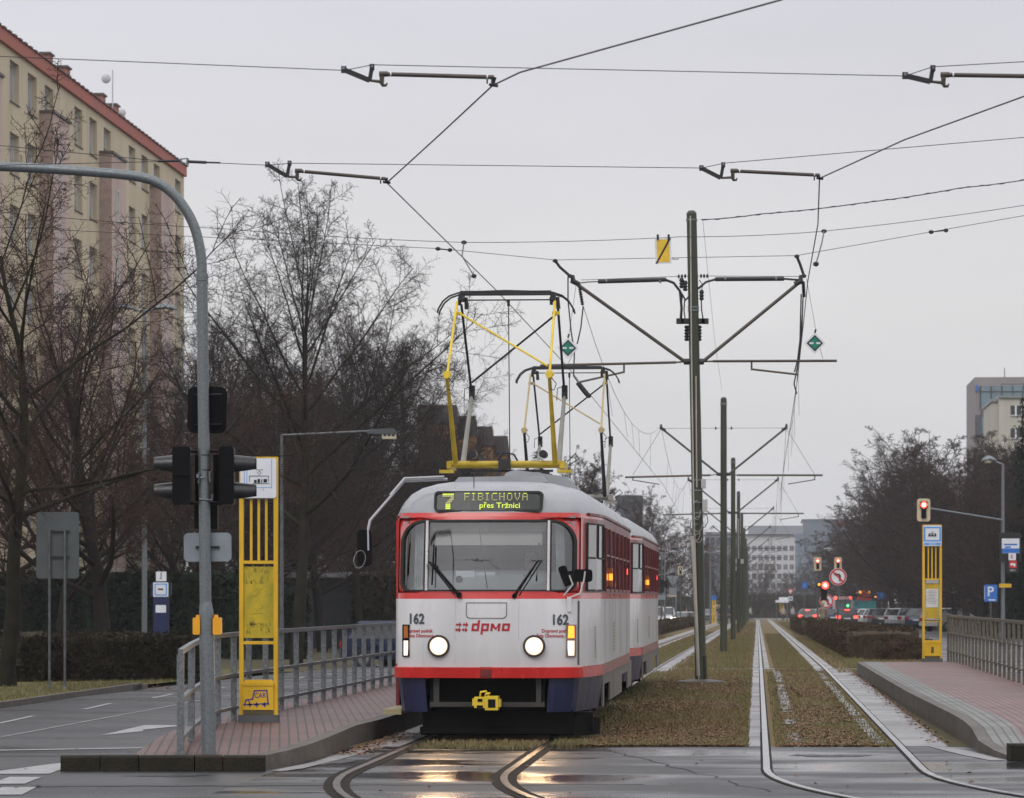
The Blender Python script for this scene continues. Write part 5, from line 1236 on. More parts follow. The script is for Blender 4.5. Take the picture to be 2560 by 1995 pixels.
        o = m.build('notice_case', [yellow_dirty, M('aluminium_frame', (.45, .44, .42), .4, .4)], t)
        m = MB(); m.box(-.14, .14, -.036, -.031, H * .40, H * .535); m.mat(1)
        r_ = random.Random(8)
        for i in range(9):
            z = H * .52 - i * .034; ww = r_.uniform(.07, .115); m.box(-ww, ww, -.038, -.0365, z - .006, z + .006)
        m.build('notice_paper', [M('paper', (.62, .60, .58), .7), M('faded_print', (.30, .30, .33), .7)], o)
    m = MB(); m.box(-h + pw, h - pw, -.09, .08, .14, .42); m.box(-h + pw - .002, h - pw + .002, -.10, .09, .42, .455); m.prism([(-h + pw, .455), (h - pw, .455), (h - pw - .03, .485), (-h + pw + .03, .485)], -.08, .07)
    m.mat(1).box(-h + pw, h - pw, -.085, .08, .085, .138)
    if facing == 'front': m.box(-.03, .03, -.094, -.0905, .20, .34)
    o = m.build('waste_bin', [yellow, M('bin_brown_base', (.10, .075, .03), .6)], t)
    if facing != 'front':
        g = MB()
        def stroke(pts, w_=.008):
            for p, q in zip(pts, pts[1:]):
                d = Vector((q[0] - p[0], q[1] - p[1])); n_ = Vector((-d.y, d.x)).normalized() * w_; d = d.normalized() * w_ * .6
                g.add([(p[0] - d.x + n_.x, -.0925, p[1] - d.y + n_.y), (p[0] - d.x - n_.x, -.0925, p[1] - d.y - n_.y), (q[0] + d.x - n_.x, -.0925, q[1] + d.y - n_.y), (q[0] + d.x + n_.x, -.0925, q[1] + d.y + n_.y)], [(0, 1, 2, 3)])
        stroke([(-.16, .19), (-.14, .255), (-.065, .265), (-.045, .36), (.10, .365), (.115, .20)]); stroke([(-.165, .20), (.12, .215)], .007)
        for x in (-.10, -.02, .07): stroke([(x, .225), (x + .005, .175)], .007); stroke([(x - .02, .20), (x + .02, .20)], .009)
        tv, tf = text_geo('CAR', .085, sx=.8); g.add([(.022 + x, -.0925, .305 + z) for x, z in tv], tf); stroke([(-.12, .255), (-.10, .23)], .005)
        g.build('graffiti', purple_ink, o)
    m = MB(); m.box(-h - .01, h + .01, -.10, .10, -.02, .083); m.build('plinth', M('pylon_plinth', (.09, .09, .095), .6), t)
    return t
pylon('yellow tram stop pylon with graffiti bin on the left brick platform', 599, 695, 1800, 1145, 41.4, 'back', 'yellow tram stop pylons')
pylon('yellow tram stop pylon with blue tram sign on the right platform', 2306, 2354, 1652, 1313, 80, 'front', 'yellow tram stop pylons')

# ---------------------------------------------------------------- railings
def railing(label, pts, zt_rel, n_per, group, bar_w, m_):
    """pts: list of (x, y, z_base); balusters between rails"""
    t = thing('railing', label, 'railing', pts[0], 0, group)
    P = [Vector(p) for p in pts]
    top = MB(); top.mat(0)
    for h, w_ in ((zt_rel, .055), (zt_rel * .54, .042), (zt_rel * .16, .042)):
        for a, b in zip(P, P[1:]):
            top.bar(a + Vector((0, 0, h)), b + Vector((0, 0, h)), .045, w_ if h == zt_rel else .04)
    top.build('rail', m_, t, world=True)
    acc = 0
    for a, b in zip(P, P[1:]):
        L_ = (b - a).length; n = max(1, round(L_ / n_per))
        for i in range(n):
            q = lerp(a, b, i / n); d = (b - a).normalized(); m = MB(); m.bar(q + Vector((0, 0, -.05)), q + Vector((0, 0, zt_rel - .028)), bar_w, .016, (d.y, -d.x, 0)); m.build('baluster', m_, t, world=True)
    return t
pl_ = [(-3.20, 34.6, .14), (-3.30, 36.9, .17), (-3.36, 39.2, .20), (-3.34, 40.7, .21), (UX(-6.10, 43), 43, .22), (UX(-6.05, 50), 50, .22), (UX(-6.02, 60), 60, .22), (UX(-6.02, 77), 77, .22)]
def railing_left():
    t = thing('railing', 'grey galvanised railing along the left platform behind the yellow pylon', 'railing', pl_[0], 0)
    P = [Vector(p) for p in pl_]; tops = [.99, 1.0, 1.01, 1.01, 1.01, 1.01, 1.0, 1.0]
    rl = M('galvanised_railing', (.19, .205, .215), .42, .5, .25, 30, rvar=.1)
    m = MB()
    for f, w_ in ((1, .05), (.53, .038), (.15, .038)):
        for i in range(len(P) - 1): m.bar(P[i] + Vector((0, 0, tops[i] * f)), P[i + 1] + Vector((0, 0, tops[i + 1] * f)), .05, w_)
    m.build('handrail', rl, t, world=True)
    for i in range(len(P) - 1):
        L_ = (P[i + 1] - P[i]).length; n = max(1, round(L_ / (1.15 if i < 4 else 1.28)))
        if i < 3: n = max(1, round(L_ / 2.3))
        for k in range(n):
            q = lerp(P[i], P[i + 1], k / n); m = MB(); m.box(q.x - .034, q.x + .034, q.y - .03, q.y + .03, q.z - .08, q.z + tops[i] - .027); m.build('post', rl, t, world=True)
railing_left()
def railing_right():
    y0, y1 = 81.5, 40.0
    t = thing('railing', 'brownish metal railing with close balusters along the right platform', 'railing', (UX(4.25, y1), y1, .25), 0)
    rl = M('brown_grey_railing', (.15, .135, .105), .5, .3, .25, 20)
    f = lambda y: Vector((UX(4.32 + max(0, (60 - y)) * .004, y), y, .25))
    m = MB()
    for h, w_ in ((1.0, .055), (.62, .03), (.22, .03)): m.bar(f(y0) + Vector((0, 0, h)), f(50) + Vector((0, 0, h)), .05, w_)
    m.build('handrail', rl, t, world=True)
    y = 50.0; k = 0
    while y < y0:
        q = f(y); m = MB(); m.box(q.x - .022, q.x + .022, q.y - .04, q.y + .04, .2, 1.25 - .03); m.build('baluster', rl, t, world=True); y += .9 + .25
railing_right()
# ---------------------------------------------------------------- lamps
def street_lamp(label, base, h, arms_, m_, r=.07, group='street lamps', style='cobra'):
    t = thing('street_lamp', label, 'street lamp', base, 0, group); B = Vector(base)
    mb = MB(); mb.tube([(0, 0, -.3), (0, 0, h * .4), (0, 0, h)], [r * 1.15, r, r * .7], 12); mb.build('pole', m_, t, smooth=True)
    for (dx, dz, hl) in arms_:
        s_ = 1 if dx > 0 else -1
        mb = MB(); mb.tube([(0, 0, h - .02), (dx, 0, h + dz)], r * .5, 8); mb.build('arm', m_, t, smooth=True)
        mb = MB(); x0 = dx - s_ * .05; pr = []
        if style == 'led': 
            mb.prism([(x0, h + dz - .06), (x0 + s_ * hl * .95, h + dz - .09), (x0 + s_ * hl, h + dz - .02), (x0 + s_ * hl * .9, h + dz + .06), (x0 + s_ * .1, h + dz + .045)], -.14, .14)
            o = mb.build('lamp_head', sign_back_dk, t); mb = MB()
            mb.box(min(x0 + s_ * hl * .5, x0 + s_ * hl * .97), max(x0 + s_ * hl * .5, x0 + s_ * hl * .97), -.12, .12, h + dz - .19, h + dz - .075)
            mb.mat(1)
            for i in range(3): q = x0 + s_ * hl * (.6 + .14 * i); mb.box(q - .03, q + .03, -.124, -.1205, h + dz - .13, h + dz - .08)
            mb.build('lens', [M('lamp_lens', (.55, .48, .36), .3), ink], o)
        else:
            n = 10; vs = []; fs = []
            for i, (fx, ry, rz, zo) in enumerate(((0, .05, .04, .02), (.15, .14, .09, .05), (.5, .19, .15, .09), (.85, .15, .10, .05), (1.0, .04, .03, .0))):
                for k in range(n): a = 2 * pi * k / n; vs.append((x0 + s_ * hl * fx, ry * cos(a), h + dz + zo + rz * sin(a) * (1 if sin(a) > 0 else .45)))
            fs = [(i * n + k, i * n + (k + 1) % n, (i + 1) * n + (k + 1) % n, (i + 1) * n + k) for i in range(4) for k in range(n)]
            mb.add(vs, fs); o = mb.build('lamp_head', galv, t, smooth=True)
            mb = MB(); mb.lathe([(.15, .03), (.13, -.05), (.05, -.09)], (x0 + s_ * hl * .58, 0, h + dz), 12); mb.build('lens', M('lamp_lens', (.55, .48, .36), .3), o, smooth=True)
    return t
def at_ground(px, Y): X = (px - 1280) / F * Y; return (X, Y, gx(X, Y))
def hgt(py, Y, z0): return HC - (py - HY) / F * Y - z0
b = at_ground(704, 86); street_lamp('slim grey lamp post with a flat lamp reaching over the road left of the tram', b, hgt(1086, 86, b[2]), [(2.1, .08, .72)], galv_dark, .05, style='led')
b = at_ground(361, 117); street_lamp('tall double-headed lamp post in front of the apartment block', b, hgt(775, 117, b[2]), [(.30, 0, .82), (-.35, 0, .8)], galv, .085)
b = at_ground(692, 150); street_lamp('double-headed lamp post half hidden in the bare trees', b, hgt(935, 150, b[2]), [(.3, 0, .8), (-.5, 0, .8)], galv_dark, .08)
b = at_ground(2507, 135); street_lamp('lamp post on the right carrying adverts and the tram signal bracket', b, hgt(1160, 135, b[2]), [(-.3, .1, .55)], galv, .075)
b = at_ground(1662, 300); street_lamp('far lamp post right behind the second tram', b, hgt(1382, 300, b[2]), [(-.5, 0, .9), (.3, 0, .9)], galv, .07)
b = at_ground(1690, 330); street_lamp('far slim lamp post beside the small lit-less signal board', b, hgt(1384, 330, b[2]), [(.4, 0, .9)], galv, .07)
b = at_ground(1776, 330); street_lamp('far lamp post between the two nearest catenary poles', b, hgt(1382, 330, b[2]), [(-.2, 0, .8), (.5, 0, .8)], galv, .08)
b = at_ground(2044, 300); street_lamp('far lamp post behind the two red tram signals', b, hgt(1375, 300, b[2]), [(.5, 0, .9)], galv_dark, .07)
# things on the right lamp post
def flat_sign(name, label, cat, c, draw, mats_, post=None, group=None, rz=0):
    """draw(mb) adds prisms around the origin in x,z with -y towards the camera"""
    t = thing(name, label, cat, c, rz, group); mb = MB(); draw(mb); mb.build('plate', mats_, t)
    if post:
        z, r = post; mb = MB(); mb.tube([(0, .05, z), (0, .05, .1)], r, 8); mb.build('post', galv_dark, t, smooth=True)
    return t
YS = 134.8
def adv(mb):
    mb.prism(rrect(.80, 1.1, .04), -.05, .05); mb.mat(1).prism(rrect(.66, .55, .01, 0, .05), -.055, -.0505); mb.mat(2).prism(rrect(.66, .17, .01, 0, -.13), -.059, -.0555); mb.mat(2).prism(rrect(.5, .06, .01, 0, .1), -.059, -.0555); mb.prism(rrect(.22, .06, .01, -.1, 0), -.059, -.0555)
flat_sign('advert_board', 'dark advert box with a blue and white poster on the right lamp post', 'sign', W(2526, 1368, YS), adv, [ink, white_p, sign_blue])
def adv2(mb):
    mb.prism(rrect(.44, .80, .03, .02, 0), -.05, .05); mb.mat(1).prism(rrect(.28, .27, .01, 0, .2), -.055, -.0505); mb.mat(2).prism(rrect(.28, .28, .01, .03, -.09), -.055, -.0505)
    mb.prism([(-.05, .13), (-.02, .13), (-.02, .27), (-.05, .27)], -.059, -.0555); mb.prism([(-.02, .2), (.05, .27), (.02, .27), (-.02, .23)], -.059, -.0555); mb.prism([(-.02, .2), (.05, .13), (.02, .13), (-.02, .17)], -.059, -.0555)
    mb.mat(1).prism([(-.08, -.09), (-.01, -.02), (-.01, -.05), (.12, -.05), (.12, -.17), (.05, -.17), (.05, -.115), (-.01, -.115), (-.01, -.16)], -.059, -.0555)
    tv, tf = text_geo('150 m', .085); mb.mat(1).add([(.02 + x, -.051, -.31 + z) for x, z in tv], tf)
flat_sign('advert_board', 'small dark advert with red K and red arrow below the blue poster', 'sign', W(2530, 1405, YS), adv2, [ink, white_p, sign_red])
flat_sign('direction_sign', 'narrow yellow plate across the right lamp post', 'sign', W(2512, 1464, YS), lambda mb: mb.prism(rrect(.46, .14, .02), -.11, -.09), [yellow])
def psign(mb):
    mb.prism(rrect(.60, .78, .05), -.02, .02)
    tv, tf = text_geo('P', .62, sx=1.0); mb.mat(1).add([(x - .02, -.021, .06 + z) for x, z in tv], tf); mb.prism(rrect(.3, .06, .01, .05, -.31), -.024, -.0205); mb.mat(1).prism([(-.3, .3), (-.28, .3), (-.28, -.3), (-.3, -.3)], -.024, -.0205)
c = W(2477, 1483, 165); flat_sign('parking_sign', 'blue parking sign with white P on a post under the right trees', 'sign', c, psign, [sign_blue, white_p], (-(c.z - gx(c.x, c.y)) - .2, .04))
# tram signals (beige boards)
def tram_signal(label, px, py, Y, w, h, post, lit=True, bracket=None, group='beige tram signals'):
    c = W(px, py, Y); t = thing('tram_signal', label, 'traffic light', c, 0, group)
    mb = MB(); mb.prism(rrect(w, h, w * .2), -.02, .02); mb.build('backboard', beige_board, t)
    mb = MB(); mb.prism(rrect(w * .56, w * .56, .03, 0, h * .22), -.10, -.0205); mb.prism(rrect(w * .38, h * .42, .03, 0, -h * .16), -.10, -.0205); o = mb.build('housing', black_plastic, t)
    if lit:
        mb = MB(); mb.lathe([(w * .24, -.105), (w * .2, -.118), (w * .02, -.125)], (0, 0, h * .22), 20, 'y'); mb.build('lens', lamp_red, o, smooth=True)
        mb = MB(); mb.lathe([(w * .15, -.126), (w * .10, -.130), (w * .02, -.132)], (0, 0, h * .22), 16, 'y'); mb.build('lit_core', lamp_redcore, o, smooth=True)
    else:
        mb = MB(); mb.box(-.02, .02, -.106, -.101, h * .05, h * .3); mb.build('lit_bar', M('lit_signal_bar', (.5, .5, .5), .4, emit=(.8, .8, .8), estr=.8), o)
    if bracket:
        mb = MB(); mb.tube([Vector((w * .4, .03, h * .08)), W(*bracket) - c], .035, 8); mb.build('bracket', galv, t, smooth=True)
    if post: mb = MB(); mb.tube([(0, .06, -(c.z - gx(c.x, c.y)) - .2), (0, .06, h * .3)], .05, 8); mb.build('post', galv_dark, t, smooth=True)
tram_signal('beige tram signal with red light above the right stop pylon', 2309, 1275, 134, .49, .85, False, True, (2506, 1300, 134.8))
tram_signal('beige tram signal showing red, left of the far pair', 2044, 1410, 225, .46, .86, True)
tram_signal('beige tram signal showing red above the larger no-turn sign', 2095, 1409, 225, .46, .8, True)
tram_signal('beige signal board without light beside the second tram', 1701, 1427, 290, .42, .72, True, False, (1636, 1440, 290))
def noturn(mb):
    mb.prism(circ(.36, n=36), -.012, .012); mb.mat(1)
    n = 36; o1 = circ(.345, n=n); o2 = circ(.275, n=n)
    mb.add([(x, -.0165, z) for x, z in o1] + [(x, -.0165, z) for x, z in o2], [(i, (i + 1) % n, n + (i + 1) % n, n + i) for i in range(n)])
    mb.mat(2); TT = Matrix.Identity(4)
    mb.prism([(.04, -.19), (.12, -.19), (.12, .06), (.05, .135), (-.06, .135), (-.06, .19), (-.19, .10), (-.06, .01), (-.06, .06), (.02, .06), (.04, .03)], -.020, -.0165)
    mb.mat(1).prism([(-.22, .17), (-.17, .22), (.22, -.17), (.17, -.22)], -.026, -.0205)
c = W(2095, 1442, 150); flat_sign('prohibition_sign', 'larger round no-left-turn sign on a post beside the red signals', 'sign', c, noturn, [white_p, sign_red, ink], (-(c.z - gx(c.x, c.y)) - .2, .04))
c = W(2066, 1503, 182); flat_sign('prohibition_sign', 'smaller round no-left-turn sign below the red traffic light', 'sign', c, noturn, [white_p, sign_red, ink], (-(c.z - gx(c.x, c.y)) - .2, .05))
# black traffic light with red
c = W(2060, 1465, 180); t = thing('traffic_light', 'black traffic light glowing red above the smaller no-left-turn sign', 'traffic light', c)
mb = MB(); mb.prism(rrect(.30, .88, .04, 0, -.28), -.12, .12); mb.build('signal_head', black_plastic, t)
mb = MB(); mb.lathe([(.18, -.13), (.13, -.155), (.01, -.16)], (0.05, 0, .03), 18, 'y'); mb.build('lens', lamp_red, t, smooth=True)
mb = MB(); mb.lathe([(.085, -.162), (.05, -.167), (.01, -.17)], (0.05, 0, .03), 14, 'y'); mb.build('lit_core', lamp_redcore, t, smooth=True)
mb = MB(); mb.tube([(-.1, 0, .03), (-.34, -.1, .05)], [.13, .11], 12); mb.mat(1).lathe([(.07, -.14), (.05, -.16), (.01, -.165)], (-.26, -.05, .07), 12, 'y'); mb.build('side_signal', [black_plastic, lamp_amber], t)
mb = MB(); mb.tube([(-.1, .1, -(c.z - gx(c.x, c.y)) - .2), (-.1, .1, .7)], .05, 8); mb.build('post', galv_dark, t, smooth=True)
# traffic light and sign backs left of the pole
c = W(1654, 1462, 270); t = thing('traffic_light', 'dark traffic light seen from behind next to the second tram', 'traffic light', c)
mb = MB(); mb.prism(rrect(.32, 1.0, .04, 0, -.1), -.1, .1); mb.prism(rrect(.36, .5, .06, .27, .05), -.12, .1); mb.build('signal_head', black_plastic, t)
mb = MB(); mb.prism(rrect(.62, .36, .04, 0, -.95), -.02, .02); mb.build('sign_back', sign_back, t)
mb = MB(); pts = [(0, .05, -(c.z - gx(c.x, c.y)) - .2), (0, .05, 2.2)] + [(-.2 * i - .5 * (1 - cos(i * .25)), .05, 2.2 + 1.3 * sin(i * .25)) for i in range(1, 6)] + [(-3.2, .05, 3.6)]; mb.tube(pts, .06, 8); mb.build('mast', galv_dark, t, smooth=True)
def yieldback(mb):
    mb.prism([(-.50, .43), (.50, .43), (0, -.43)], -.01, .01); mb.mat(1).bar((0, -.03, .4), (0, -.03, -.3), .05, .03); mb.mat(0).prism(rrect(.6, .6, .03, 0, -.80), -.01, .01); mb.mat(2).prism(rrect(.6, .10, .02, 0, -1.18), -.01, .01)
c = W(1682, 1453, 285); flat_sign('yield_sign', 'grey backs of a triangular give-way sign and square plate', 'sign', c, yieldback, [sign_back, galv_dark, beige_board], (-(c.z - gx(c.x, c.y)) - .2, .04))
def yieldfront(mb):
    mb.prism([(-.42, .36), (.42, .36), (0, -.36)], -.01, .01); mb.mat(1).prism([(-.25, .24), (.25, .24), (0, -.2)], -.015, -.0105); mb.prism(rrect(.5, .5, .03, .02, -.75), -.01, .01); mb.mat(2).prism(rrect(.36, .3, .03, .02, -.75), -.015, -.0105)
c = W(1976, 1480, 415); flat_sign('yield_sign', 'small red and white give-way sign beside the far kiosk', 'sign', c, yieldfront, [sign_red, white_p, sign_back], (-(c.z - gx(c.x, c.y)) - .2, .04))
for px, Y, lab in ((2011, 330, 'small blue sign on a slim post among the far trees'), (2204, 300, 'blue road sign behind the parked silver cars')):
    c = W(px, 1464 if px < 2100 else 1490, Y); flat_sign('road_sign', lab, 'sign', c, lambda mb: (mb.prism(rrect(.55 if px < 2100 else .75, .6, .04), -.01, .01), mb.mat(1).prism(rrect(.16, .36, .02), -.014, -.0105)), [sign_blue, sign_lblue], (-(c.z - gx(c.x, c.y)) - .2, .04))
# big sign seen from behind on two posts, left verge
c = W(144, 1363, 63); t = thing('road_sign', 'large dark sign seen from behind on two posts on the left verge', 'sign', (c.x, c.y, .05))
mb = MB(); z = c.z - .05; mb.prism(rrect(.75, 1.17, .06, 0, z), 0, .02); mb.mat(1).box(-.16, .21, -.05, 0, z + .23, z + .26); mb.box(-.16, .21, -.05, 0, z - .22, z - .19); mb.build('plate', [sign_back_dk, dark_iron], t)
for x in (-.135, .135): mb = MB(); mb.tube([(x, -.06, -.05), (x, -.06, z + .28)], .022, 10); mb.lathe([(.05, 0), (.03, .08)], (x, -.06, -.03), 10); mb.build('post', galv_dark, t, smooth=True)
# blue bus stop column
b = at_ground(403, 105); t = thing('bus_stop_column', 'dark blue bus stop column with white sign before the tall hedge', 'bus stop', b)
s_ = 105 / F; z = lambda py: HC - (py - HY) * s_ - b[2]
mb = MB(); mb.prism(rrect(38 * s_, z(1460) - 0.1, .03, 0, (z(1460) + .1) / 2), -.12, .12); mb.mat(1).prism(rrect(52 * s_, z(1457) - z(1490), .03, 0, z(1473)), -.10, .10); mb.build('column', [M('navy_column', (.010, .016, .075), .35), M('navy_dark', (.012, .014, .035), .4)], t)
mb = MB(); mb.prism(rrect(38 * s_, z(1456) - z(1492), .02, 0, z(1474)), -.14, -.121); mb.mat(1).prism(rrect(31 * s_, z(1459) - z(1489), .02, 0, z(1474)), -.145, -.1405); mb.mat(0).prism(rrect(25 * s_, z(1462) - z(1486), .02, 0, z(1474)), -.15, -.1455); mb.mat(2).prism(rrect(13 * s_, 4 * s_, .01, 0, z(1473)), -.155, -.1505); mb.build('stop_plate', [white_p, sign_lblue, ink], t)
mb = MB(); mb.prism(rrect(26 * s_, 24 * s_, .01, 0, z(1441)), -.02, .02); mb.mat(1); tv, tf = text_geo('J', .22); mb.add([(x, -.021, z(1438) + q) for x, q in tv], tf); mb.build('top_plate', [white_p, ink], t)
mb = MB(); mb.prism(rrect(26 * s_, 19 * s_, .01, 0, z(1522)), -.125, -.1205); mb.prism(rrect(32 * s_, 11 * s_, .01, 0, z(1595)), -.125, -.1205); mb.build('timetable', white_p, t)
# ---------------------------------------------------------------- bare trees
class Tree:
    """a bare broadleaf tree of unit-free height H: trunk and limbs in one mesh, twigs in another"""
    def __init__(s, seed, H, P):
        s.r = random.Random(seed); s.H = H; s.P = P; s.tv = []; s.tf = []; s.cv = []; s.cf = []
        s.grow()
    def tube(s, big, pts, r0, r1, n):
        V, Fc = (s.tv, s.tf) if big else (s.cv, s.cf)
        o = len(V); m = len(pts); x = None
        for i, p in enumerate(pts):
            d = (pts[min(m - 1, i + 1)] - pts[max(0, i - 1)])
            if d.length < 1e-6: d = Vector((0, 0, 1))
            d.normalize()
            if x is None: x = d.orthogonal()
            x = (x - d * x.dot(d)).normalized(); y = d.cross(x); r_ = lerp(r0, r1, i / (m - 1))
            for k in range(n):
                a = 2 * pi * k / n; q = p + (x * cos(a) + y * sin(a)) * r_; V.append((q.x, q.y, q.z))
        for i in range(m - 1):
            for k in range(n):
                k2 = (k + 1) % n; Fc.append((o + i * n + k, o + i * n + k2, o + (i + 1) * n + k2, o + (i + 1) * n + k))
    def path(s, p, d, L, segs, wob, up):
        pts = [p.copy()]; d = d.copy(); st = L / segs; r = s.r
        for i in range(segs):
            d = d + Vector((r.gauss(0, wob), r.gauss(0, wob), r.gauss(0, wob) + up)); d.normalize(); p = p + d * st; pts.append(p.copy())
        return pts
    def kid_dir(s, d, ang, roll):
        x = d.orthogonal().normalized(); y = d.cross(x)
        return (d * cos(ang) + (x * cos(roll) + y * sin(roll)) * sin(ang)).normalized()
    def grow(s):
        r = s.r; H = s.H; P = s.P
        bole = P['bole'] * H; ht = P.get('leader', .82) * H
        trunk = s.path(Vector((0, 0, -.3)), Vector((P.get('lean', 0), 0, 1)).normalized(), ht + .3, 14, P.get('twob', .045), .03)
        s.tube(True, trunk, P['r'], .035, 10)
        n = P['limbs']; roll = r.uniform(0, 6)
        for i in range(n):
            t = lerp(bole / ht, .985, (i + r.uniform(-.3, .3)) / (n - 1)); t = min(.985, max(bole / ht * .85, t))
            k = t * 14; i0 = min(13, int(k)); p = lerp(trunk[i0], trunk[i0 + 1], k - i0); d0 = (trunk[i0 + 1] - trunk[i0]).normalized()
            roll += 2.4 + r.uniform(-.5, .5)
            tt = (t - bole / ht) / (1 - bole / ht)
            ang = radians(lerp(P['a0'], P['a1'], tt) + r.gauss(0, 6))
            L = H * P['spread'] * lerp(1.0, P.get('toplen', .55), max(0, tt) ** 1.2) * r.uniform(.8, 1.15)
            rr = lerp(P['r'], .035, t) * r.uniform(.45, .62)
            s.limb(p, s.kid_dir(d0, ang, roll), L, max(.022, rr), 1)
    def limb(s, p, d, L, r0, lv):
        P = s.P; r = s.r
        segs = {1: 9, 2: 5, 3: 3, 4: 2}[lv]; wob = {1: .055, 2: .08, 3: .10, 4: .13}[lv]
        up = {1: P['up'], 2: P['up'] * P.get('up2', .35), 3: P.get('up3', .0), 4: .0}[lv]
        r1 = {1: .010, 2: P['tw'] * 1.2, 3: P['tw'] * .8, 4: P['tw'] * .5}[lv]
        pts = s.path(p, d, L, segs, wob, up)
        s.tube(lv == 1, pts, r0, min(r0, r1), {1: 6, 2: 4, 3: 3, 4: 3}[lv])
        if lv == 4: return
        n = {1: P['n2'], 2: P['n3'], 3: P['n4']}[lv]
        if lv == 1: n = max(4, int(n * L / (s.H * P['spread']) + .5))
        roll = r.uniform(0, 6)
        for i in range(n):
            t = lerp(.16 if lv > 1 else .2, 1.0, (i + r.random()) / n); t = min(t, .99)
            k = t * segs; i0 = min(segs - 1, int(k)); q = lerp(pts[i0], pts[i0 + 1], k - i0); dd = (pts[i0 + 1] - pts[i0]).normalized(); roll += 2.4 + r.uniform(-.6, .6)
            l2 = L * (1 - .55 * t) * {1: P.get('l2', .42), 2: .5, 3: .55}[lv] * r.uniform(.6, 1.2)
            s.limb(q, s.kid_dir(dd, radians(r.uniform(30, 64) if lv == 1 else r.uniform(36, 76)), roll), l2, max(r1 * 1.0, lerp(r0, r1, t) * .5), lv + 1)
    def meshes(s, name, mt, mc):
        a = bpy.data.meshes.new(name + '_trunk'); a.from_pydata(s.tv, [], s.tf); a.materials.append(mt); a.polygons.foreach_set('use_smooth', [True] * len(a.polygons)); a.update()
        b = bpy.data.meshes.new(name + '_crown'); b.from_pydata(s.cv, [], s.cf); b.materials.append(mc); b.update()
        return a, b, max(v[2] for v in s.cv) / 1.02
TT_ = {}
base = dict(bole=.22, r=.22, limbs=24, a0=72, a1=22, spread=.44, up=.05, n2=13, n3=11, n4=6, tw=.0058, l2=.44)
def T(k, seed, H, mt, mc, **kw):
    d = dict(base); d.update(kw); TT_[k] = Tree(seed, H, d).meshes(k, mt, mc)
T('linden', 19, 14, bark_green, twig_grey, limbs=22, a0=68, a1=14, spread=.54, up=.03, toplen=.42, leader=.78, bole=.30, n2=25, n3=13, n4=6, tw=.0052, l2=.36, twob=.02)
T('ash', 23, 12, bark, twig, limbs=22, a0=70, a1=26, spread=.46, n2=15, n3=11, n4=6)
T('maple', 37, 11, bark, twig_red, limbs=24, a0=66, a1=24, spread=.48, up=.10, up2=.9, up3=.12, n2=14, n3=11, n4=6, tw=.0058)
T('oldtree', 41, 13, bark_green, twig, limbs=17, a0=74, a1=26, spread=.56, up=.045, n2=16, n3=11, n4=6, r=.20, lean=-.03, twob=.07, bole=.30)
far = dict(tw=.0125, n3=11, n4=6)
T('far_a', 51, 12, twig, twig, **dict(far, limbs=20, n2=10, spread=.46)); T('far_b', 63, 11, twig, twig_red, **dict(far, limbs=22, n2=9, spread=.42, up=.06)); T('far_c', 77, 12, twig_grey, twig_grey, **dict(far, limbs=24, n2=10, spread=.38, a0=55, up=.08, bole=.12))
# spruce
def spruce(seed, H):
    r = random.Random(seed); t = MB(); c = MB(); t.tube([(0, 0, -.3), (0, 0, H * .5), (0, 0, H)], [.2, .11, .02], 8)
    vs = []; fs = []; z = H * .06
    while z < H * .985:
        R = (1 - z / H) ** .8 * H * .21 + .12; n = max(5, int(13 * (1 - z / H) + 5))
        for i in range(n):
            a = r.uniform(0, 6.28); L = R * r.uniform(.7, 1.12); m = max(3, int(L / .16))
            for k in range(m):
                f = (k + r.random()) / m; x, y = cos(a) * L * f, sin(a) * L * f; zz = z - .32 * L * f * f + r.gauss(0, .05)
                for q in range(4):
                    b = a + r.gauss(0, .9); l2 = r.uniform(.16, .36) * (1.1 - .5 * f); w = l2 * .22; o = len(vs)
                    dx, dy, dz = cos(b) * l2, sin(b) * l2, r.uniform(-.2, .06)
                    vs += [(x - sin(b) * w, y + cos(b) * w, zz), (x + sin(b) * w, y - cos(b) * w, zz), (x + dx, y + dy, zz + dz)]; fs.append((o, o + 1, o + 2))
        z += .20 + .1 * r.random()
    c.add(vs, fs)
    a = bpy.data.meshes.new('spruce_trunk'); a.from_pydata(t.v, [], t.f); a.materials.append(bark); a.update()
    b = bpy.data.meshes.new('spruce_crown'); b.from_pydata(c.v, [], c.f); b.materials.append(needle); b.update()
    return a, b, H
TT_['spruce'] = spruce(5, 12)
TREES = [0]
def tree(kind, label, px, Y, py_top, wide=1.0, rz=None, group=None, dz=0, name='bare_tree'):
    a, b, H = TT_[kind]; X = (px - 1280) / F * Y; g = gx(X, Y) + dz
    h = HC - (py_top - HY) / F * Y - g; s_ = h / (H * (1.0 if kind == 'spruce' else 1.02))
    TREES[0] += 1; rr = random.Random(TREES[0] * 13 + 1)
    t = thing(name, label, 'tree', (X, Y, g), rz if rz is not None else rr.uniform(0, 6.28), group)
    t.scale = (s_ * wide, s_ * wide, s_)
    for nm, me in (('trunk', a), ('crown', b)):
        o = bpy.data.objects.new(nm, me); COL.objects.link(o); o.parent = t
    return t
gl, gr, gf = 'bare trees left of the tram road', 'bare trees along the right road', 'bare trees far down the avenue'
tree('oldtree', 'gnarled bare tree cut by the left picture edge, thick limbs over the pale facade', 24, 66, 150, 1.15, .9, gl)
tree('maple', 'reddish bare tree with stout trunk between the sign backs and the curved mast', 262, 88, 640, 1.25, .7, gl)
tree('linden', 'tall bare linden with rounded open crown above the yellow stop pylon', 740, 106, 395, .92, 1.9, gl)
tree('ash', 'bare tree with forked leaning trunk just right of the slim lamp post', 808, 142, 860, 1.1, 3.3, gl)
tree('linden', 'thick dark trunk and bare crown left of the tram mirror', 903, 150, 800, 1.0, 5.0, gl)
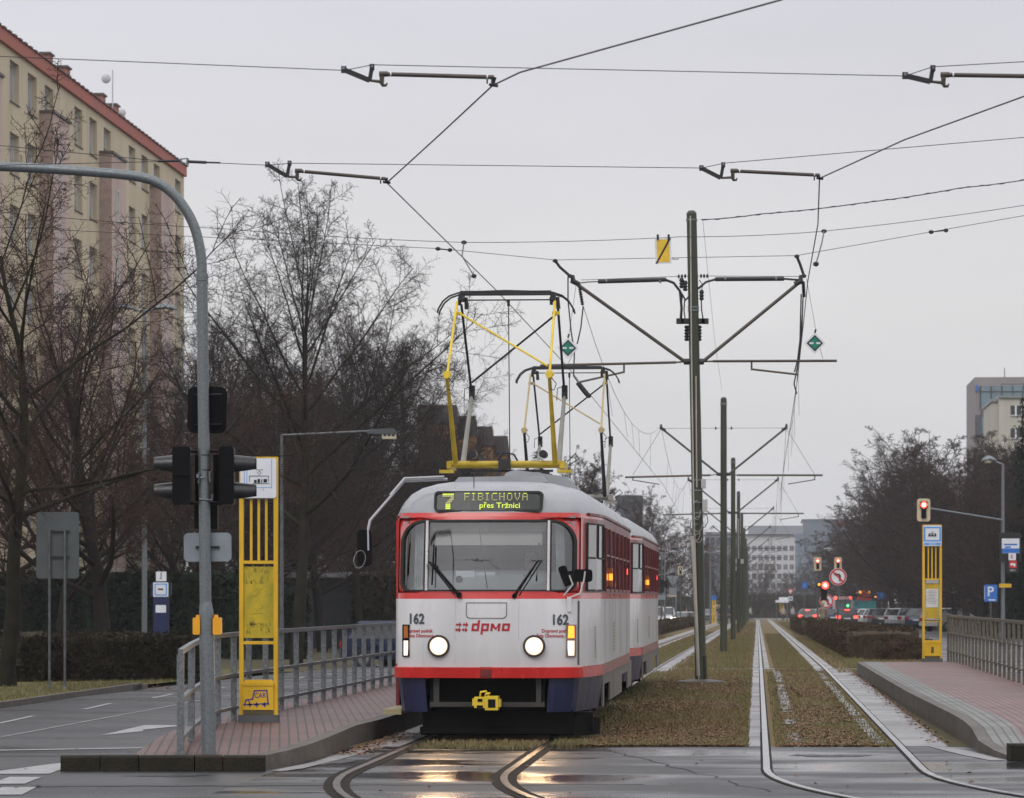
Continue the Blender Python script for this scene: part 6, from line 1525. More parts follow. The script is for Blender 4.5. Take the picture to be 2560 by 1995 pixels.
L_ = ['bare tree behind the curved mast, its twigs crossing the pale facade corner', 'low bare tree behind the sign backs in front of the apartment block', 'bare tree at the left picture edge in front of the ground floor', 'bare tree right of the facade corner behind the mast', 'slender bare tree between the mast and the tall linden', 'brownish bare tree behind the tall linden on its right', 'grey bare tree whose crown peeps over the pantograph side', 'bare tree with pale trunk near the stepped ochre houses', 'dense bare tree behind the slim lamp post', 'dark bare tree directly behind the tram mirror arm', 'bare tree filling the gap behind the stop pylon', 'bare tree behind the black signal heads', 'wide bare tree low behind the tram roof', 'far bare tree just left of the pantograph base', 'deep bare tree behind the linden trunk', 'deep bare tree behind the forked trunk']
for i, (k, px, Y, py, w) in enumerate([('ash', 470, 128, 800, 1.1), ('maple', 150, 110, 800, 1.25), ('ash', 40, 120, 760, 1.2), ('linden', 545, 165, 730, 1.0), ('maple', 640, 180, 760, 1.1), ('maple', 860, 185, 720, 1.1), ('linden', 1035, 185, 800, 1.0), ('ash', 1140, 215, 960, 1.0), ('maple', 760, 160, 900, 1.3), ('ash', 960, 175, 880, 1.3), ('maple', 660, 140, 960, 1.3), ('maple', 500, 150, 880, 1.3), ('maple', 1060, 205, 1020, 1.3), ('ash', 1190, 235, 1060, 1.2), ('far_a', 720, 230, 930, 1.3), ('far_b', 850, 240, 960, 1.4)]):
    tree(k, L_[i], px, Y, py, w, None, gl)
L2 = ['dense reddish thicket tree low behind the linden', 'dense thicket tree low behind the thick trunk', 'dense thicket tree below the flat lamp', 'dense thicket tree beside the tram front corner', 'dense thicket tree behind the mast foot', 'dense thicket tree just over the tram roof on the left', 'dense thicket tree at the facade corner', 'dense thicket tree above the blue parked car']
for i, (px, Y, py) in enumerate([(700, 190, 1060), (890, 200, 1080), (800, 170, 1060), (985, 215, 1090), (580, 175, 1010), (1080, 230, 1110), (470, 165, 1040), (930, 165, 1150)]):
    tree(['far_c', 'far_b', 'far_a'][i % 3], L2[i], px, Y, py, 1.5, None, gl)
# behind the trams and down the avenue
for i, (k, px, Y, py, w) in enumerate([('far_a', 1445, 300, 1115, .9), ('far_b', 1500, 310, 1130, .9), ('far_c', 1410, 280, 1150, 1.1), ('far_a', 1640, 340, 1205, 1.0), ('far_b', 1590, 330, 1240, 1.0), ('far_a', 1700, 420, 1285, 1.0), ('far_c', 1560, 400, 1290, 1.2), ('far_b', 1660, 450, 1330, 1.3), ('far_a', 1740, 470, 1335, 1.2), ('far_c', 1800, 520, 1345, 1.2), ('far_b', 1860, 560, 1365, 1.2), ('far_a', 1920, 600, 1390, 1.1), ('far_c', 1980, 620, 1395, 1.1), ('far_b', 2030, 600, 1395, 1.1), ('far_a', 2085, 560, 1380, 1.1), ('far_c', 1620, 520, 1370, 1.5), ('far_b', 1720, 540, 1400, 1.5), ('far_a', 1790, 640, 1400, 1.4), ('far_c', 1890, 660, 1420, 1.4), ('far_b', 1960, 680, 1425, 1.4), ('far_a', 2060, 640, 1415, 1.4)]):
    tree(k, ['bare tree right over the leading tram roof', 'bare tree before the dark round tower', 'bare tree left of the dark round tower, behind the pantograph', 'spreading bare tree above the second tram', 'bare tree just above the second tram roof', 'greyish bare tree right of the spreading one', 'bare tree over the gap between the trams', 'low far bare tree behind the lamp posts', 'far bare tree beside the nearest catenary pole', 'hazy bare tree between the first two poles', 'hazy bare tree behind the third pole', 'hazy bare tree below the pale office block', 'hazy bare tree over the vanishing rails', 'hazy bare tree below the glass office', 'hazy bare tree left of the red signals', 'far hazy tree behind the silver oncoming cars', 'far hazy tree behind the second pole', 'farthest hazy tree between the poles', 'farthest hazy tree above the far road bend', 'farthest hazy tree right of the rails', 'farthest hazy tree behind the traffic light'][i], px, Y, py, w, None, gf)
tree('spruce', 'dark spruce standing behind the second catenary pole', 1838, 480, 1318, 1.2, None, None, name='spruce_tree')
tree('spruce', 'dark green spruce cut by the right picture edge before the beige block', 2556, 170, 985, .72, None, None, name='spruce_tree')
tree('spruce', 'far spruce hazy green behind the first pole', 1765, 520, 1345, 1.1, None, None, name='spruce_tree')
tree('spruce', 'spruce top just behind the second pantograph', 1345, 280, 1120, 1.4, None, None, name='spruce_tree')
pr = [(2150, 430, 1262), (2185, 400, 1222), (2215, 350, 1170), (2250, 320, 1125), (2290, 290, 1080), (2325, 262, 1062), (2370, 245, 1068), (2415, 232, 1072), (2455, 220, 1070), (2500, 212, 1075), (2545, 205, 1085), (2600, 196, 1060),
      (2240, 300, 1250), (2300, 265, 1200), (2360, 225, 1190), (2420, 200, 1180), (2480, 190, 1160), (2540, 180, 1170), (2170, 380, 1330), (2210, 340, 1310), (2270, 270, 1290), (2335, 240, 1275), (2395, 210, 1270), (2455, 190, 1260), (2520, 172, 1260), (2590, 170, 1230), (2125, 460, 1310), (2105, 500, 1345), (2200, 410, 1280), (2235, 370, 1230), (2275, 330, 1180), (2310, 300, 1140), (2350, 280, 1120), (2400, 262, 1110), (2440, 250, 1110), (2490, 240, 1110)]
for i, (px, Y, py) in enumerate(pr):
    k = ['far_a', 'far_b', 'ash', 'far_c', 'maple'][i % 5]
    if Y > 330 and k in ('ash', 'maple'): k = 'far_a'
    tree(k, 'bare tree in the dense dark row along the right road', px, Y, py, 1.35 if i < 12 else 1.55, None, gr)

# ---------------------------------------------------------------- hedges
def hedge(label, path, w, h, m, dens, seed, name='hedge', leaf=.05, rough=.06):
    """clipped hedge along path [(x, y)], leaves on a filled core"""
    t = thing(name, label, 'hedge', (path[0][0], path[0][1], gx(*path[0]))); r = random.Random(seed)
    mb = MB(); vs = []; fs = []; n = len(path); prof = [(-.5, -.02), (-.5, .55), (-.44, .93), (-.28, 1.0), (.28, 1.0), (.44, .93), (.5, .55), (.5, -.02)]; k = len(prof)
    fine = []
    for (a, b) in zip(path, path[1:]):
        L = math.dist(a, b); m_ = max(1, int(L / .5))
        for i in range(m_): fine.append((lerp(a[0], b[0], i / m_), lerp(a[1], b[1], i / m_)))
    fine.append(path[-1]); lv = []; lf = []
    for i, (x, y) in enumerate(fine):
        a = fine[max(0, i - 1)]; b = fine[min(len(fine) - 1, i + 1)]; d = Vector((b[0] - a[0], b[1] - a[1])).normalized(); nx, ny = d.y, -d.x; g = gx(x, y); e = 1 if 0 < i < len(fine) - 1 else .93
        for px_, pz in prof: 
            j = r.gauss(0, rough); vs.append((x + nx * (px_ * w * .94 * e + j), y + ny * (px_ * w * .94 * e + j), g + pz * h * .95 * (e if pz > .1 else 1) + (r.gauss(0, rough) if pz > .1 else 0)))
    for i in range(len(fine) - 1):
        for q in range(k - 1): fs.append((i * k + q, i * k + q + 1, (i + 1) * k + q + 1, (i + 1) * k + q))
    fs += [tuple(range(k))[::-1], tuple(range(len(vs) - k, len(vs)))]
    mb.add(vs, fs); mb.build('core', m, t, world=True)
    tot = int(dens * len(fine))
    for q in range(tot):
        f = r.random() * (len(fine) - 1); i = int(f); f -= i; x = lerp(fine[i][0], fine[i + 1][0], f); y = lerp(fine[i][1], fine[i + 1][1], f); d = Vector((fine[i + 1][0] - fine[i][0], fine[i + 1][1] - fine[i][1])).normalized(); g = gx(x, y)
        if r.random() < .05: i = 0 if r.random() < .5 else len(fine) - 1; x, y = fine[i]; off, z = r.uniform(-.5, .5), r.random()
        elif r.random() < .5: off, z = r.uniform(-.48, .48), 1.0
        else: off, z = r.choice((-.5, .5)), r.random() ** .8
        c = Vector((x + d.y * off * w, y - d.x * off * w, g + z * h + r.gauss(0, rough * .7))); s_ = leaf * r.uniform(.5, 1.5)
        u = Vector((r.gauss(0, 1), r.gauss(0, 1), r.gauss(0, 1))).normalized() * s_; v = Vector((r.gauss(0, 1), r.gauss(0, 1), r.gauss(0, 1))).normalized() * s_ * .6; o = len(lv)
        lv += [tuple(c - u), tuple(c + v), tuple(c + u), tuple(c - v)]; lf.append((o, o + 1, o + 2, o + 3))
    lb = MB(); lb.add(lv, lf); lb.build('leaves', m, t, world=True)
    return t
U = lambda u, Y: (UX(u, Y), Y)
hedge('long clipped brown hedge running along the right track', [U(3.45, 99), U(3.45, 140), U(3.45, 176)], 2.0, .80, hedge_brown, 190, 1, leaf=.045, rough=.022)
hedge('shorter brown hedge beyond the gap, below the no-turn signs', [U(3.4, 187), U(3.4, 215), U(3.4, 250)], 2.2, .80, hedge_brown, 80, 2, leaf=.06, rough=.03)
hedge('small low hedge block in front of the right stop pylon', [(9.6, 96.3), (11.2, 96.6)], 1.3, .56, hedge_brown, 520, 3, leaf=.04, rough=.02)
hedge('far brown hedge left of the left track beyond the tram', [U(-5.9, 150), U(-5.9, 200), U(-5.8, 330)], 1.3, .64, hedge_brown, 45, 4, leaf=.08)
hedge('low brown shrub belt behind the two-post sign on the left verge', [(-16, 71), (-11, 72.5), (-7.4, 75)], 4.5, .88, hedge_dull, 2600, 5, name='shrub_belt', leaf=.05, rough=.09)
hedge('tall dark evergreen hedge at the foot of the apartment block', [(-26, 126), (-16, 126.5), (-9.2, 127)], 3, 2.75, hedge_green, 900, 6, leaf=.12, rough=.12)
hedge('lower evergreen hedge between the bus stop column and the stop pylon', [(-9.4, 122), (-7.5, 123)], 2.5, 2.2, hedge_green, 900, 7, leaf=.12, rough=.1)
hedge('dark clipped undergrowth under the right trees', [U(19, 170), U(19, 250), U(19, 420)], 3, 2.4, hedge_dull, 120, 8, name='undergrowth_hedge', leaf=.16, rough=.2)
hedge('dark undergrowth behind the left road near the tram', [U(-15.5, 150), U(-15.5, 260)], 3, 3.0, hedge_dull, 160, 9, name='undergrowth_hedge', leaf=.15, rough=.25)
hedge('hazy undergrowth closing the far end of the avenue', [(8, 505), (30, 520), (52, 515)], 5, 3.0, hedge_dull, 60, 10, name='undergrowth_hedge', leaf=.25, rough=.3)
# ---------------------------------------------------------------- apartment block on the left
FU = -29.0
ap_y = M('apartment_yellow_render', (.66, .555, .40), .8, 0, .16, .5, streak=.22, col2=(.47, .40, .27))
ap_p = M('apartment_pink_render', (.54, .41, .36), .8, 0, .12, .6, streak=.3)
ap_p2 = M('apartment_pink_shaded', (.42, .31, .27), .8, 0, .14, 4)  # bay pink again, with the near side's shade put into the colour
ap_r = M('apartment_red_fascia', (.42, .115, .08), .7, 0, .12, .8, streak=.3)
ap_t = M('apartment_roof_tiles', (.17, .115, .10), .7, 0, .2, 4)
ap_w = M('apartment_window_frame', (.60, .60, .62), .5, 0, .06)
ap_g = M('apartment_window_pane', (.32, .33, .35), .12, 0, .42, .5, spec=.8)
dishm = M('satellite_dish_grey', (.50, .50, .52), .6)
ap_s = M('apartment_sill', (.10, .09, .085), .6)
apt = thing('apartment_block', 'long cream and pink apartment block with a red roof band behind the bare trees', 'building', (FU + TS * 150, 150, 0), TR)
# local frame: x along the facade normal towards the tracks, y along the street
AO = Matrix.Translation((UX(FU, 150), 150, 0)) @ Matrix.Rotation(TR, 4, 'Z')
apt.location = AO.translation; apt.matrix_basis = AO
Z0, ZR, ZT = -.9, 22.86, 23.30
ya, yb_ = -34.0, 31.4
bays = [-18.4 - 13.1, -18.4, -5.2, 8.0, 21.2]
wins = []
for b in bays:
    for f in range(8):
        z = 20.97 - 2.8 * f
        for dy in (7.45, 10.9): 
            if b + dy + 1.8 < yb_ - .2: wins.append((b + dy, z, 1.75, 1.6, 'w', 0))
        if f: wins.append((b + 1.05, z + .15, .62, 1.45, 'n', .56))
        else: wins.append((b + 1.1, z + .62, 1.75, .98, 's', 0))
mb = MB()
# wall with real openings: build strips between window rows and columns
cuts = sorted(w for w in wins if w[5] == 0)
ys = sorted(set([ya, yb_] + [w[0] for w in cuts] + [w[0] + w[2] for w in cuts])); ys = [y for y in ys if ya <= y <= yb_]
zs = sorted(set([Z0, ZR + .1] + [w[1] for w in cuts] + [w[1] + w[3] for w in cuts]))
def inwin(y, z): return any(w[0] < y < w[0] + w[2] and w[1] < z < w[1] + w[3] for w in cuts)
vi = {}
def vtx(y, z):
    if (y, z) not in vi: vi[(y, z)] = len(mb.v); mb.v.append((0, y, z))
    return vi[(y, z)]
for i in range(len(ys) - 1):
    for j in range(len(zs) - 1):
        if inwin((ys[i] + ys[i + 1]) / 2, (zs[j] + zs[j + 1]) / 2): continue
        mb.f.append([vtx(ys[i], zs[j]), vtx(ys[i + 1], zs[j]), vtx(ys[i + 1], zs[j + 1]), vtx(ys[i], zs[j + 1])]); mb.m.append(0)
for (y, z, w, h, k, off) in cuts:
    d = .32
    mb.add([(0, y, z), (0, y + w, z), (0, y + w, z + h), (0, y, z + h), (-d, y, z), (-d, y + w, z), (-d, y + w, z + h), (-d, y, z + h)], [(0, 4, 5, 1), (1, 5, 6, 2), (2, 6, 7, 3), (3, 7, 4, 0)])
mb.add([(0, yb_, Z0), (-12, yb_, Z0), (-12, yb_, ZR + .1), (0, yb_, ZR + .1)], [(0, 1, 2, 3)]); mb.add([(-12, ya, Z0), (-12, yb_, Z0), (-12, yb_, ZR), (-12, ya, ZR)], [(0, 1, 2, 3)])
mb.build('wall', ap_y, apt)
wm = {}
for (y, z, w, h, k, off) in wins:
    if k not in wm:
        f = MB(); t = .07
        f.box(-.28, -.20, 0, w, 0, t); f.box(-.28, -.20, 0, w, h - t, h); f.box(-.28, -.20, 0, t, t, h - t); f.box(-.28, -.20, w - t, w, t, h - t)
        if k != 'n': f.box(-.28, -.20, w * .5 - .05, w * .5 + .05, t, h - t)
        f.mat(1).box(-.1, .05, -.04, w + .04, -.05, -.004)
        g = MB(); g.add([(-.25, t, t), (-.25, w - t, t), (-.25, w - t, h - t), (-.25, t, h - t)], [(0, 1, 2, 3)])
        fo = f.build('window', [ap_w, ap_s], apt); go = g.build('pane', ap_g, fo); wm[k] = (fo, go); fo.location = (off + (.245 if k == 'n' else 0), y, z)
    else:
        fo, go = wm[k]; a = fo.copy(); b = go.copy(); COL.objects.link(a); COL.objects.link(b); a.parent = apt; b.parent = a; a.location = (off + (.245 if k == 'n' else 0), y, z)
for b in bays:
    m = MB(); m.mat(0).box(.02, .56, b, b + .005, Z0, 21.25); m.mat(1).box(.0, .56, b + .006, b + 3.5, Z0, 21.24); m.mat(2).box(-.0, .64, b - .06, b + 3.56, 21.25, 21.36)
    m.mat(3)
    for f in range(1, 8): m.box(.557, .566, b + 1.0, b + 1.8, 20.97 - 2.8 * f - .95, 20.97 - 2.8 * f - .35)
    m.build('bay', [ap_p2, ap_p, ap_s, M('bay_white_panel', (.42, .36, .33), .7)], apt)
m = MB(); m.box(-12.2, .14, ya, yb_ + .05, ZR + .1, ZT + .18); m.build('roof_fascia', ap_r, apt)
m = MB(); m.add([(.2, ya, ZT + .19), (.2, yb_ + .1, ZT + .19), (-5.8, yb_ - 5, ZT + 1.35), (-5.8, ya, ZT + 1.35), (-12.3, yb_ + .1, ZT + .19), (-12.3, ya, ZT + .19)], [(0, 1, 2, 3), (3, 2, 4, 5), (1, 4, 2)])
for i in range(66): y = ya + i; m.box(.12, .22, y, y + .5, ZT + .17, ZT + .24)
m.build('roof', ap_t, apt)
for y in (-.2, 3.6, 12.0, 15.4):
    m = MB(); m.box(-.95, -.6, y, y + .8, ZT, ZT + 1.1); m.mat(1).box(-1.02, -.53, y - .1, y + .9, ZT + 1.1, ZT + 1.18); m.build('chimney', [M('chimney_brick', (.34, .14, .11), .8), ap_s], apt)
m = MB(); m.tube([(-.6, 14.6, ZT), (-.6, 14.6, ZT + 2.6)], .03, 6); m.lathe([(.02, 0), (.16, .03), (.22, .08)], (-.9, 14.5, ZT + 2.2), 16, 'y'); m.build('satellite_dish', dishm, apt, smooth=True)
m = MB(); m.lathe([(.02, 0), (.15, .03), (.20, .07)], (-.6, 16.9, ZT + .95), 16, 'y'); m.build('satellite_dish', dishm, apt, smooth=True)
m = MB(); m.box(0, 1.3, ya, yb_, 1.55, 1.72); m.build('canopy_ledge', M('green_grey_ledge', (.15, .19, .15), .6), apt)
# ---------------------------------------------------------------- other buildings
def block(name, label, px0, px1, Y, depth, py_top, wall, rows, win, extra=None, gap=0, base_z=-1.5, wm_=None, fl=3.0, wh=1.4, first=.9, rz=TR):
    x0 = (px0 - 1280) / F * Y; x1 = (px1 - 1280) / F * Y; zt = HC - (py_top - HY) / F * Y
    t = thing(name, label, 'building', ((x0 + x1) / 2, Y, base_z), rz); w = (x1 - x0) / 2; H = zt - base_z
    m = MB(); m.box(-w, w, 0, depth, 0, H); m.build('wall', wall, t)
    n = rows[1]; first_obj = None
    for i in range(rows[0]):
        z = H - first - fl * i - wh
        for k in range(n):
            cw = 2 * w / n; x = -w + cw * (k + .5)
            if first_obj is None:
                f = MB(); g = MB(); ww = cw * (1 - gap)
                f.box(-ww / 2 - .1, ww / 2 + .1, -.06, -.005, -.1, 0); f.box(-ww / 2 - .1, ww / 2 + .1, -.06, -.005, wh, wh + .1); f.box(-ww / 2 - .1, -ww / 2, -.06, -.005, 0, wh); f.box(ww / 2, ww / 2 + .1, -.06, -.005, 0, wh); f.box(-.04, .04, -.06, -.005, 0, wh)
                g.add([(-ww / 2, -.03, 0), (ww / 2, -.03, 0), (ww / 2, -.03, wh), (-ww / 2, -.03, wh)], [(0, 1, 2, 3)])
                fo = f.build('window', wm_ or wall, t); go = g.build('pane', win, fo); first_obj = (fo, go); fo.location = (x, 0, z)
            else:
                a = first_obj[0].copy(); b = first_obj[1].copy(); COL.objects.link(a); COL.objects.link(b); a.parent = t; b.parent = a; a.location = (x, 0, z)
    if extra: extra(t, w, H, depth)
    return t
office_w = M('office_pale_render', (.52, .51, .53), .7, 0, .06)
office_g = M('office_dark_pane', (.05, .065, .085), .12, 0, .3, .3)
def ofx(t, w, H, d):
    m = MB(); m.box(-w - .6, w + .6, -.6, d, H, H + .5); m.build('parapet', M('office_parapet', (.16, .17, .2), .6), t)
    m = MB(); m.box(-w * .9, w * .8, 2, d - 2, H + .5, H + 3.2); m.build('roof_plant', M('office_roof_plant', (.24, .25, .28), .6), t)
block('office_building', 'pale far office block with rows of dark windows above the rails', 1862, 2034, 1100, 25, 1340, office_w, (6, 11), office_g, ofx, .35, -4, None, 2.85, 1.6, 3.0)
glassw = M('glass_office_cladding', (.13, .175, .235), .2, 0, .15, .12, spec=.8)
def gfx(t, w, H, d):
    m = MB(); m.box(-w - .3, w + .3, -.3, d, H, H + .6); m.build('parapet', M('glass_office_parapet', (.10, .12, .15), .5), t)
    m = MB(); m.box(w - 5.5, w - 2.8, -.4, -.2, H - .9, H - .2); m.build('roof_sign', sign_red, t)
    for z in (H - 4.2, H - 9.5, H - 13): m = MB(); m.box(-w, w, -.15, -.02, z, z + .5); m.build('floor_band', M('glass_office_band', (.05, .065, .085), .4), t)
    for i in range(26): x = lerp(-w, w, i / 25); m = MB(); m.box(x - .07, x + .07, -.25, -.16, 3, H - .5); m.build('fin', M('glass_office_fin', (.17, .21, .26), .4), t)
block('glass_office', 'hazy blue glass office tower left of the right-hand trees', 2008, 2140, 1000, 30, 1303, glassw, (0, 1), office_g, gfx, 0, -4)
block('glass_office', 'low glass annex joining the pale office block', 1990, 2012, 1050, 30, 1334, glassw, (0, 1), office_g, None, 0, -4)
# dark round tower behind the second tram
c = W(1573, 1240, 430); t = thing('round_tower', 'dark flat-topped round building behind the bare trees over the trams', 'building', (c.x, c.y, -1.5))
h = c.z + 1.5; r_ = 34 / F * 430
m = MB(); m.lathe([(r_, 0), (r_, h - 1.2), (r_ * 1.04, h - 1.2), (r_ * 1.04, h), (r_ * .9, h + .1)], (0, 0, 0), 32); m.build('wall', M('slate_cladding', (.055, .058, .068), .6, 0, .15, .8), t)
m = MB(); m.lathe([(r_ * 1.005, h * .62), (r_ * 1.005, h * .70)], (0, 0, 0), 32); m.build('window_band', grey_glass, t)
block('office_building', 'low hazy grey building between the second tram and the spruce', 1762, 1842, 620, 14, 1330, M('hazy_grey_wall', (.20, .21, .23), .7), (2, 6), office_g, None, .4, -2)
# stepped ochre houses with brown mansard roofs
och = M('ochre_render', (.42, .22, .08), .8, 0, .15, 1); mans = M('brown_mansard', (.055, .042, .040), .6, 0, .2, 2)
for i, (x0, x1, py, Y, lab) in enumerate([(1045, 1142, 1012, 262, 'tallest and leftmost ochre house with dark mansard roof behind the trees'), (1142, 1190, 1040, 268, 'second stepped ochre house, just left of the pantograph'), (1190, 1232, 1066, 274, 'third stepped ochre house seen through the pantograph'), (1232, 1270, 1090, 280, 'lowest rightmost ochre house seen through the pantograph')]):
    a = (x0 - 1280) / F * Y; b = (x1 - 1280) / F * Y; zt = HC - (py - HY) / F * Y
    t = thing('terrace_house', lab, 'house', ((a + b) / 2, Y, -1.5), 0, 'stepped ochre houses'); w = (b - a) / 2; H = zt + 1.5
    m = MB(); m.box(-w, w, 0, 11, 0, H - 1.5); m.build('wall', och, t)
    m = MB(); m.prism([(-w - .15, H - 1.5), (w + .15, H - 1.5), (w - .02, H), (-w + .02, H)], -.2, 11.2); m.build('roof', mans, t)
    for f in range(4):
        m = MB(); m.box(-w * .5, w * .1, -.05, .02, H - 3.6 - 2.9 * f, H - 2.2 - 2.9 * f); m.build('window', grey_glass, t)
    m = MB(); m.prism([(-w * .5, H - 1.3), (w * .3, H - 1.3), (w * .3, H - .4), (-w * .1, H - .1), (-w * .5, H - .4)], -.5, .1); m.build('dormer', mans, t)
# low dark pavilion and fence on the left behind the trees
b0 = at_ground(845, 155); t = thing('pavilion', 'low dark pavilion with a pale flat roof edge between the left tree trunks', 'building', b0)
m = MB(); m.box(-3.2, 2.6, 0, 6, 0, 3.05); m.build('wall', M('pavilion_dark_wall', (.03, .035, .045), .5, 0, .2), t)
m = MB(); m.box(-3.4, 2.9, -.4, 6.4, 3.05, 3.3); m.build('roof', M('pavilion_roof_edge', (.26, .27, .29), .5), t)
for x in (-2.3, -.9, .6, 1.9): m = MB(); m.box(x, x + .08, -.02, .0, .1, 3.0); m.build('mullion', galv_dark, t)
# right-hand high buildings
gr_ = M('grey_brown_render', (.27, .245, .245), .7, 0, .08, .4); teal = M('teal_glass', (.15, .23, .27), .08, 0, .3, .12, spec=.8)
Y = 300; a = W(2437, 943, Y); t = thing('modern_tower', 'grey-brown modern tower with teal windows above the right trees', 'building', (a.x, Y, -1.5), TR); H = a.z + 1.5; wv = 4.4; s_ = Y / F
m = MB(); m.box(0, wv, 0, 12, 0, H); m.build('wall', gr_, t)
def rz_(py): return HC - (py - HY) * s_ + 1.5
for (x0, x1, y0, y1) in ((14, 120, 965, 1022), (14, 46, 1040, 1086)):
    m = MB(); m.box(x0 * s_, x1 * s_, -.06, -.02, rz_(y1), rz_(y0)); o = m.build('window', teal, t)
    m = MB(); n = 4 if x1 > 100 else 3
    for i in range(n + 1): q = lerp(x0, x1, i / n) * s_; m.box(q - .05, q + .05, -.12, -.062, rz_(y1), rz_(y0))
    m.box(x0 * s_, x1 * s_, -.12, -.062, rz_(lerp(y0, y1, .25)) - .04, rz_(lerp(y0, y1, .25)) + .04); m.build('frame', M('tower_window_frame', (.05, .06, .07), .4), o)
m = MB(); m.box(0, 46 * s_, -.4, -.01, rz_(1088), rz_(1038)); m.box(14 * s_, 46 * s_, -.03, -.01, rz_(1038), rz_(1024)); m.build('bay', M('tower_dark_panel', (.10, .10, .125), .5), t)
m = MB(); m.box(16 * s_, 44 * s_, -.46, -.42, rz_(1084), rz_(1044)); m.build('bay_window', teal, t)
m = MB(); m.box(2 * s_, 8 * s_, -.2, -.02, rz_(978), rz_(963)); m.build('roof_sign', sign_blue, t)
m = MB(); m.tube([(82 * s_, 4, H), (82 * s_, 4, H + 30 * s_)], .04, 6); m.build('aerial', galv_dark, t)
cream = M('beige_render', (.50, .475, .41), .75, 0, .08, .6, streak=.3)
Y = 280; a = W(2483, 995, Y); t = thing('beige_block', 'beige apartment block at the right edge in front of the modern tower', 'building', (a.x, Y, -1.5), TR); H = a.z + 1.5; s_ = Y / F
m = MB(); m.box(14 * s_, 5, 0, 12, 0, H); m.box(0, 14 * s_, .8, 12, 0, H - 8 * s_); m.build('wall', cream, t)
m = MB(); m.box(13 * s_, 5.2, -.2, 12.2, H, H + .18); m.box(-.1, 13 * s_, .6, 12.2, H - 8 * s_, H - 8 * s_ + .2); m.build('parapet', M('beige_parapet', (.24, .25, .27), .5), t)
m = MB()
for x in (20, 48, 76): m.tube([(x * s_, .2, H + .18), (x * s_, .2, H + 1.1)], .03, 5)
m.tube([(20 * s_, .2, H + 1.1), (90 * s_, .2, H + 1.1)], .03, 5); m.build('roof_railing', galv_dark, t)
for py in (1014, 1071, 1128):
    for x in (43, 75):
        m = MB(); m.box(x * s_, (x + 26) * s_, -.03, -.01, rz_(py + 24), rz_(py)); o = m.build('window', dark_glass, t)
        m = MB(); m.box((x + 11) * s_, (x + 15) * s_, -.07, -.032, rz_(py + 24), rz_(py)); m.box((x - 1) * s_, (x + 27) * s_, -.12, -.005, rz_(py + 26), rz_(py + 24)); m.build('frame', white_p, o)
# kiosk / shelter at the far road
c = W(1956, 1502, 430); z0 = gx(c.x, 430); t = thing('shelter', 'far white-roofed stop shelter with yellow panel where the rails end', 'shelter', (c.x, 430, z0))
m = MB(); m.box(-.75, .75, 0, 1.2, 2.2, 2.5); m.box(-.35, .7, .2, 1, 2.5, 2.85); m.build('roof', white_p, t)
m = MB(); m.box(.5, .66, .0, .1, 0, 2.2); m.build('post', galv_dark, t); m = MB(); m.box(-.7, -.62, .9, 1.0, 0, 2.2); m.build('post', galv_dark, t)
m = MB(); m.box(-.3, .3, .9, 1.0, 1.1, 2.15); m.build('panel', yellow_dirty, t)
c = W(1785, 1515, 350); t = thing('tram_stop_pylon', 'far pair of yellow stop pylon posts left of the second pole', 'tram stop sign', (c.x, 350, gx(c.x, 350)), 0, 'yellow tram stop pylons')
for x in (-.12, .12): m = MB(); m.box(x - .08, x + .08, 0, .1, 0, 2.3); m.build('post', yellow, t)
m = MB(); m.box(-.24, .24, -.02, .1, 2.3, 2.75); m.build('stop_plate', sign_blue, t)
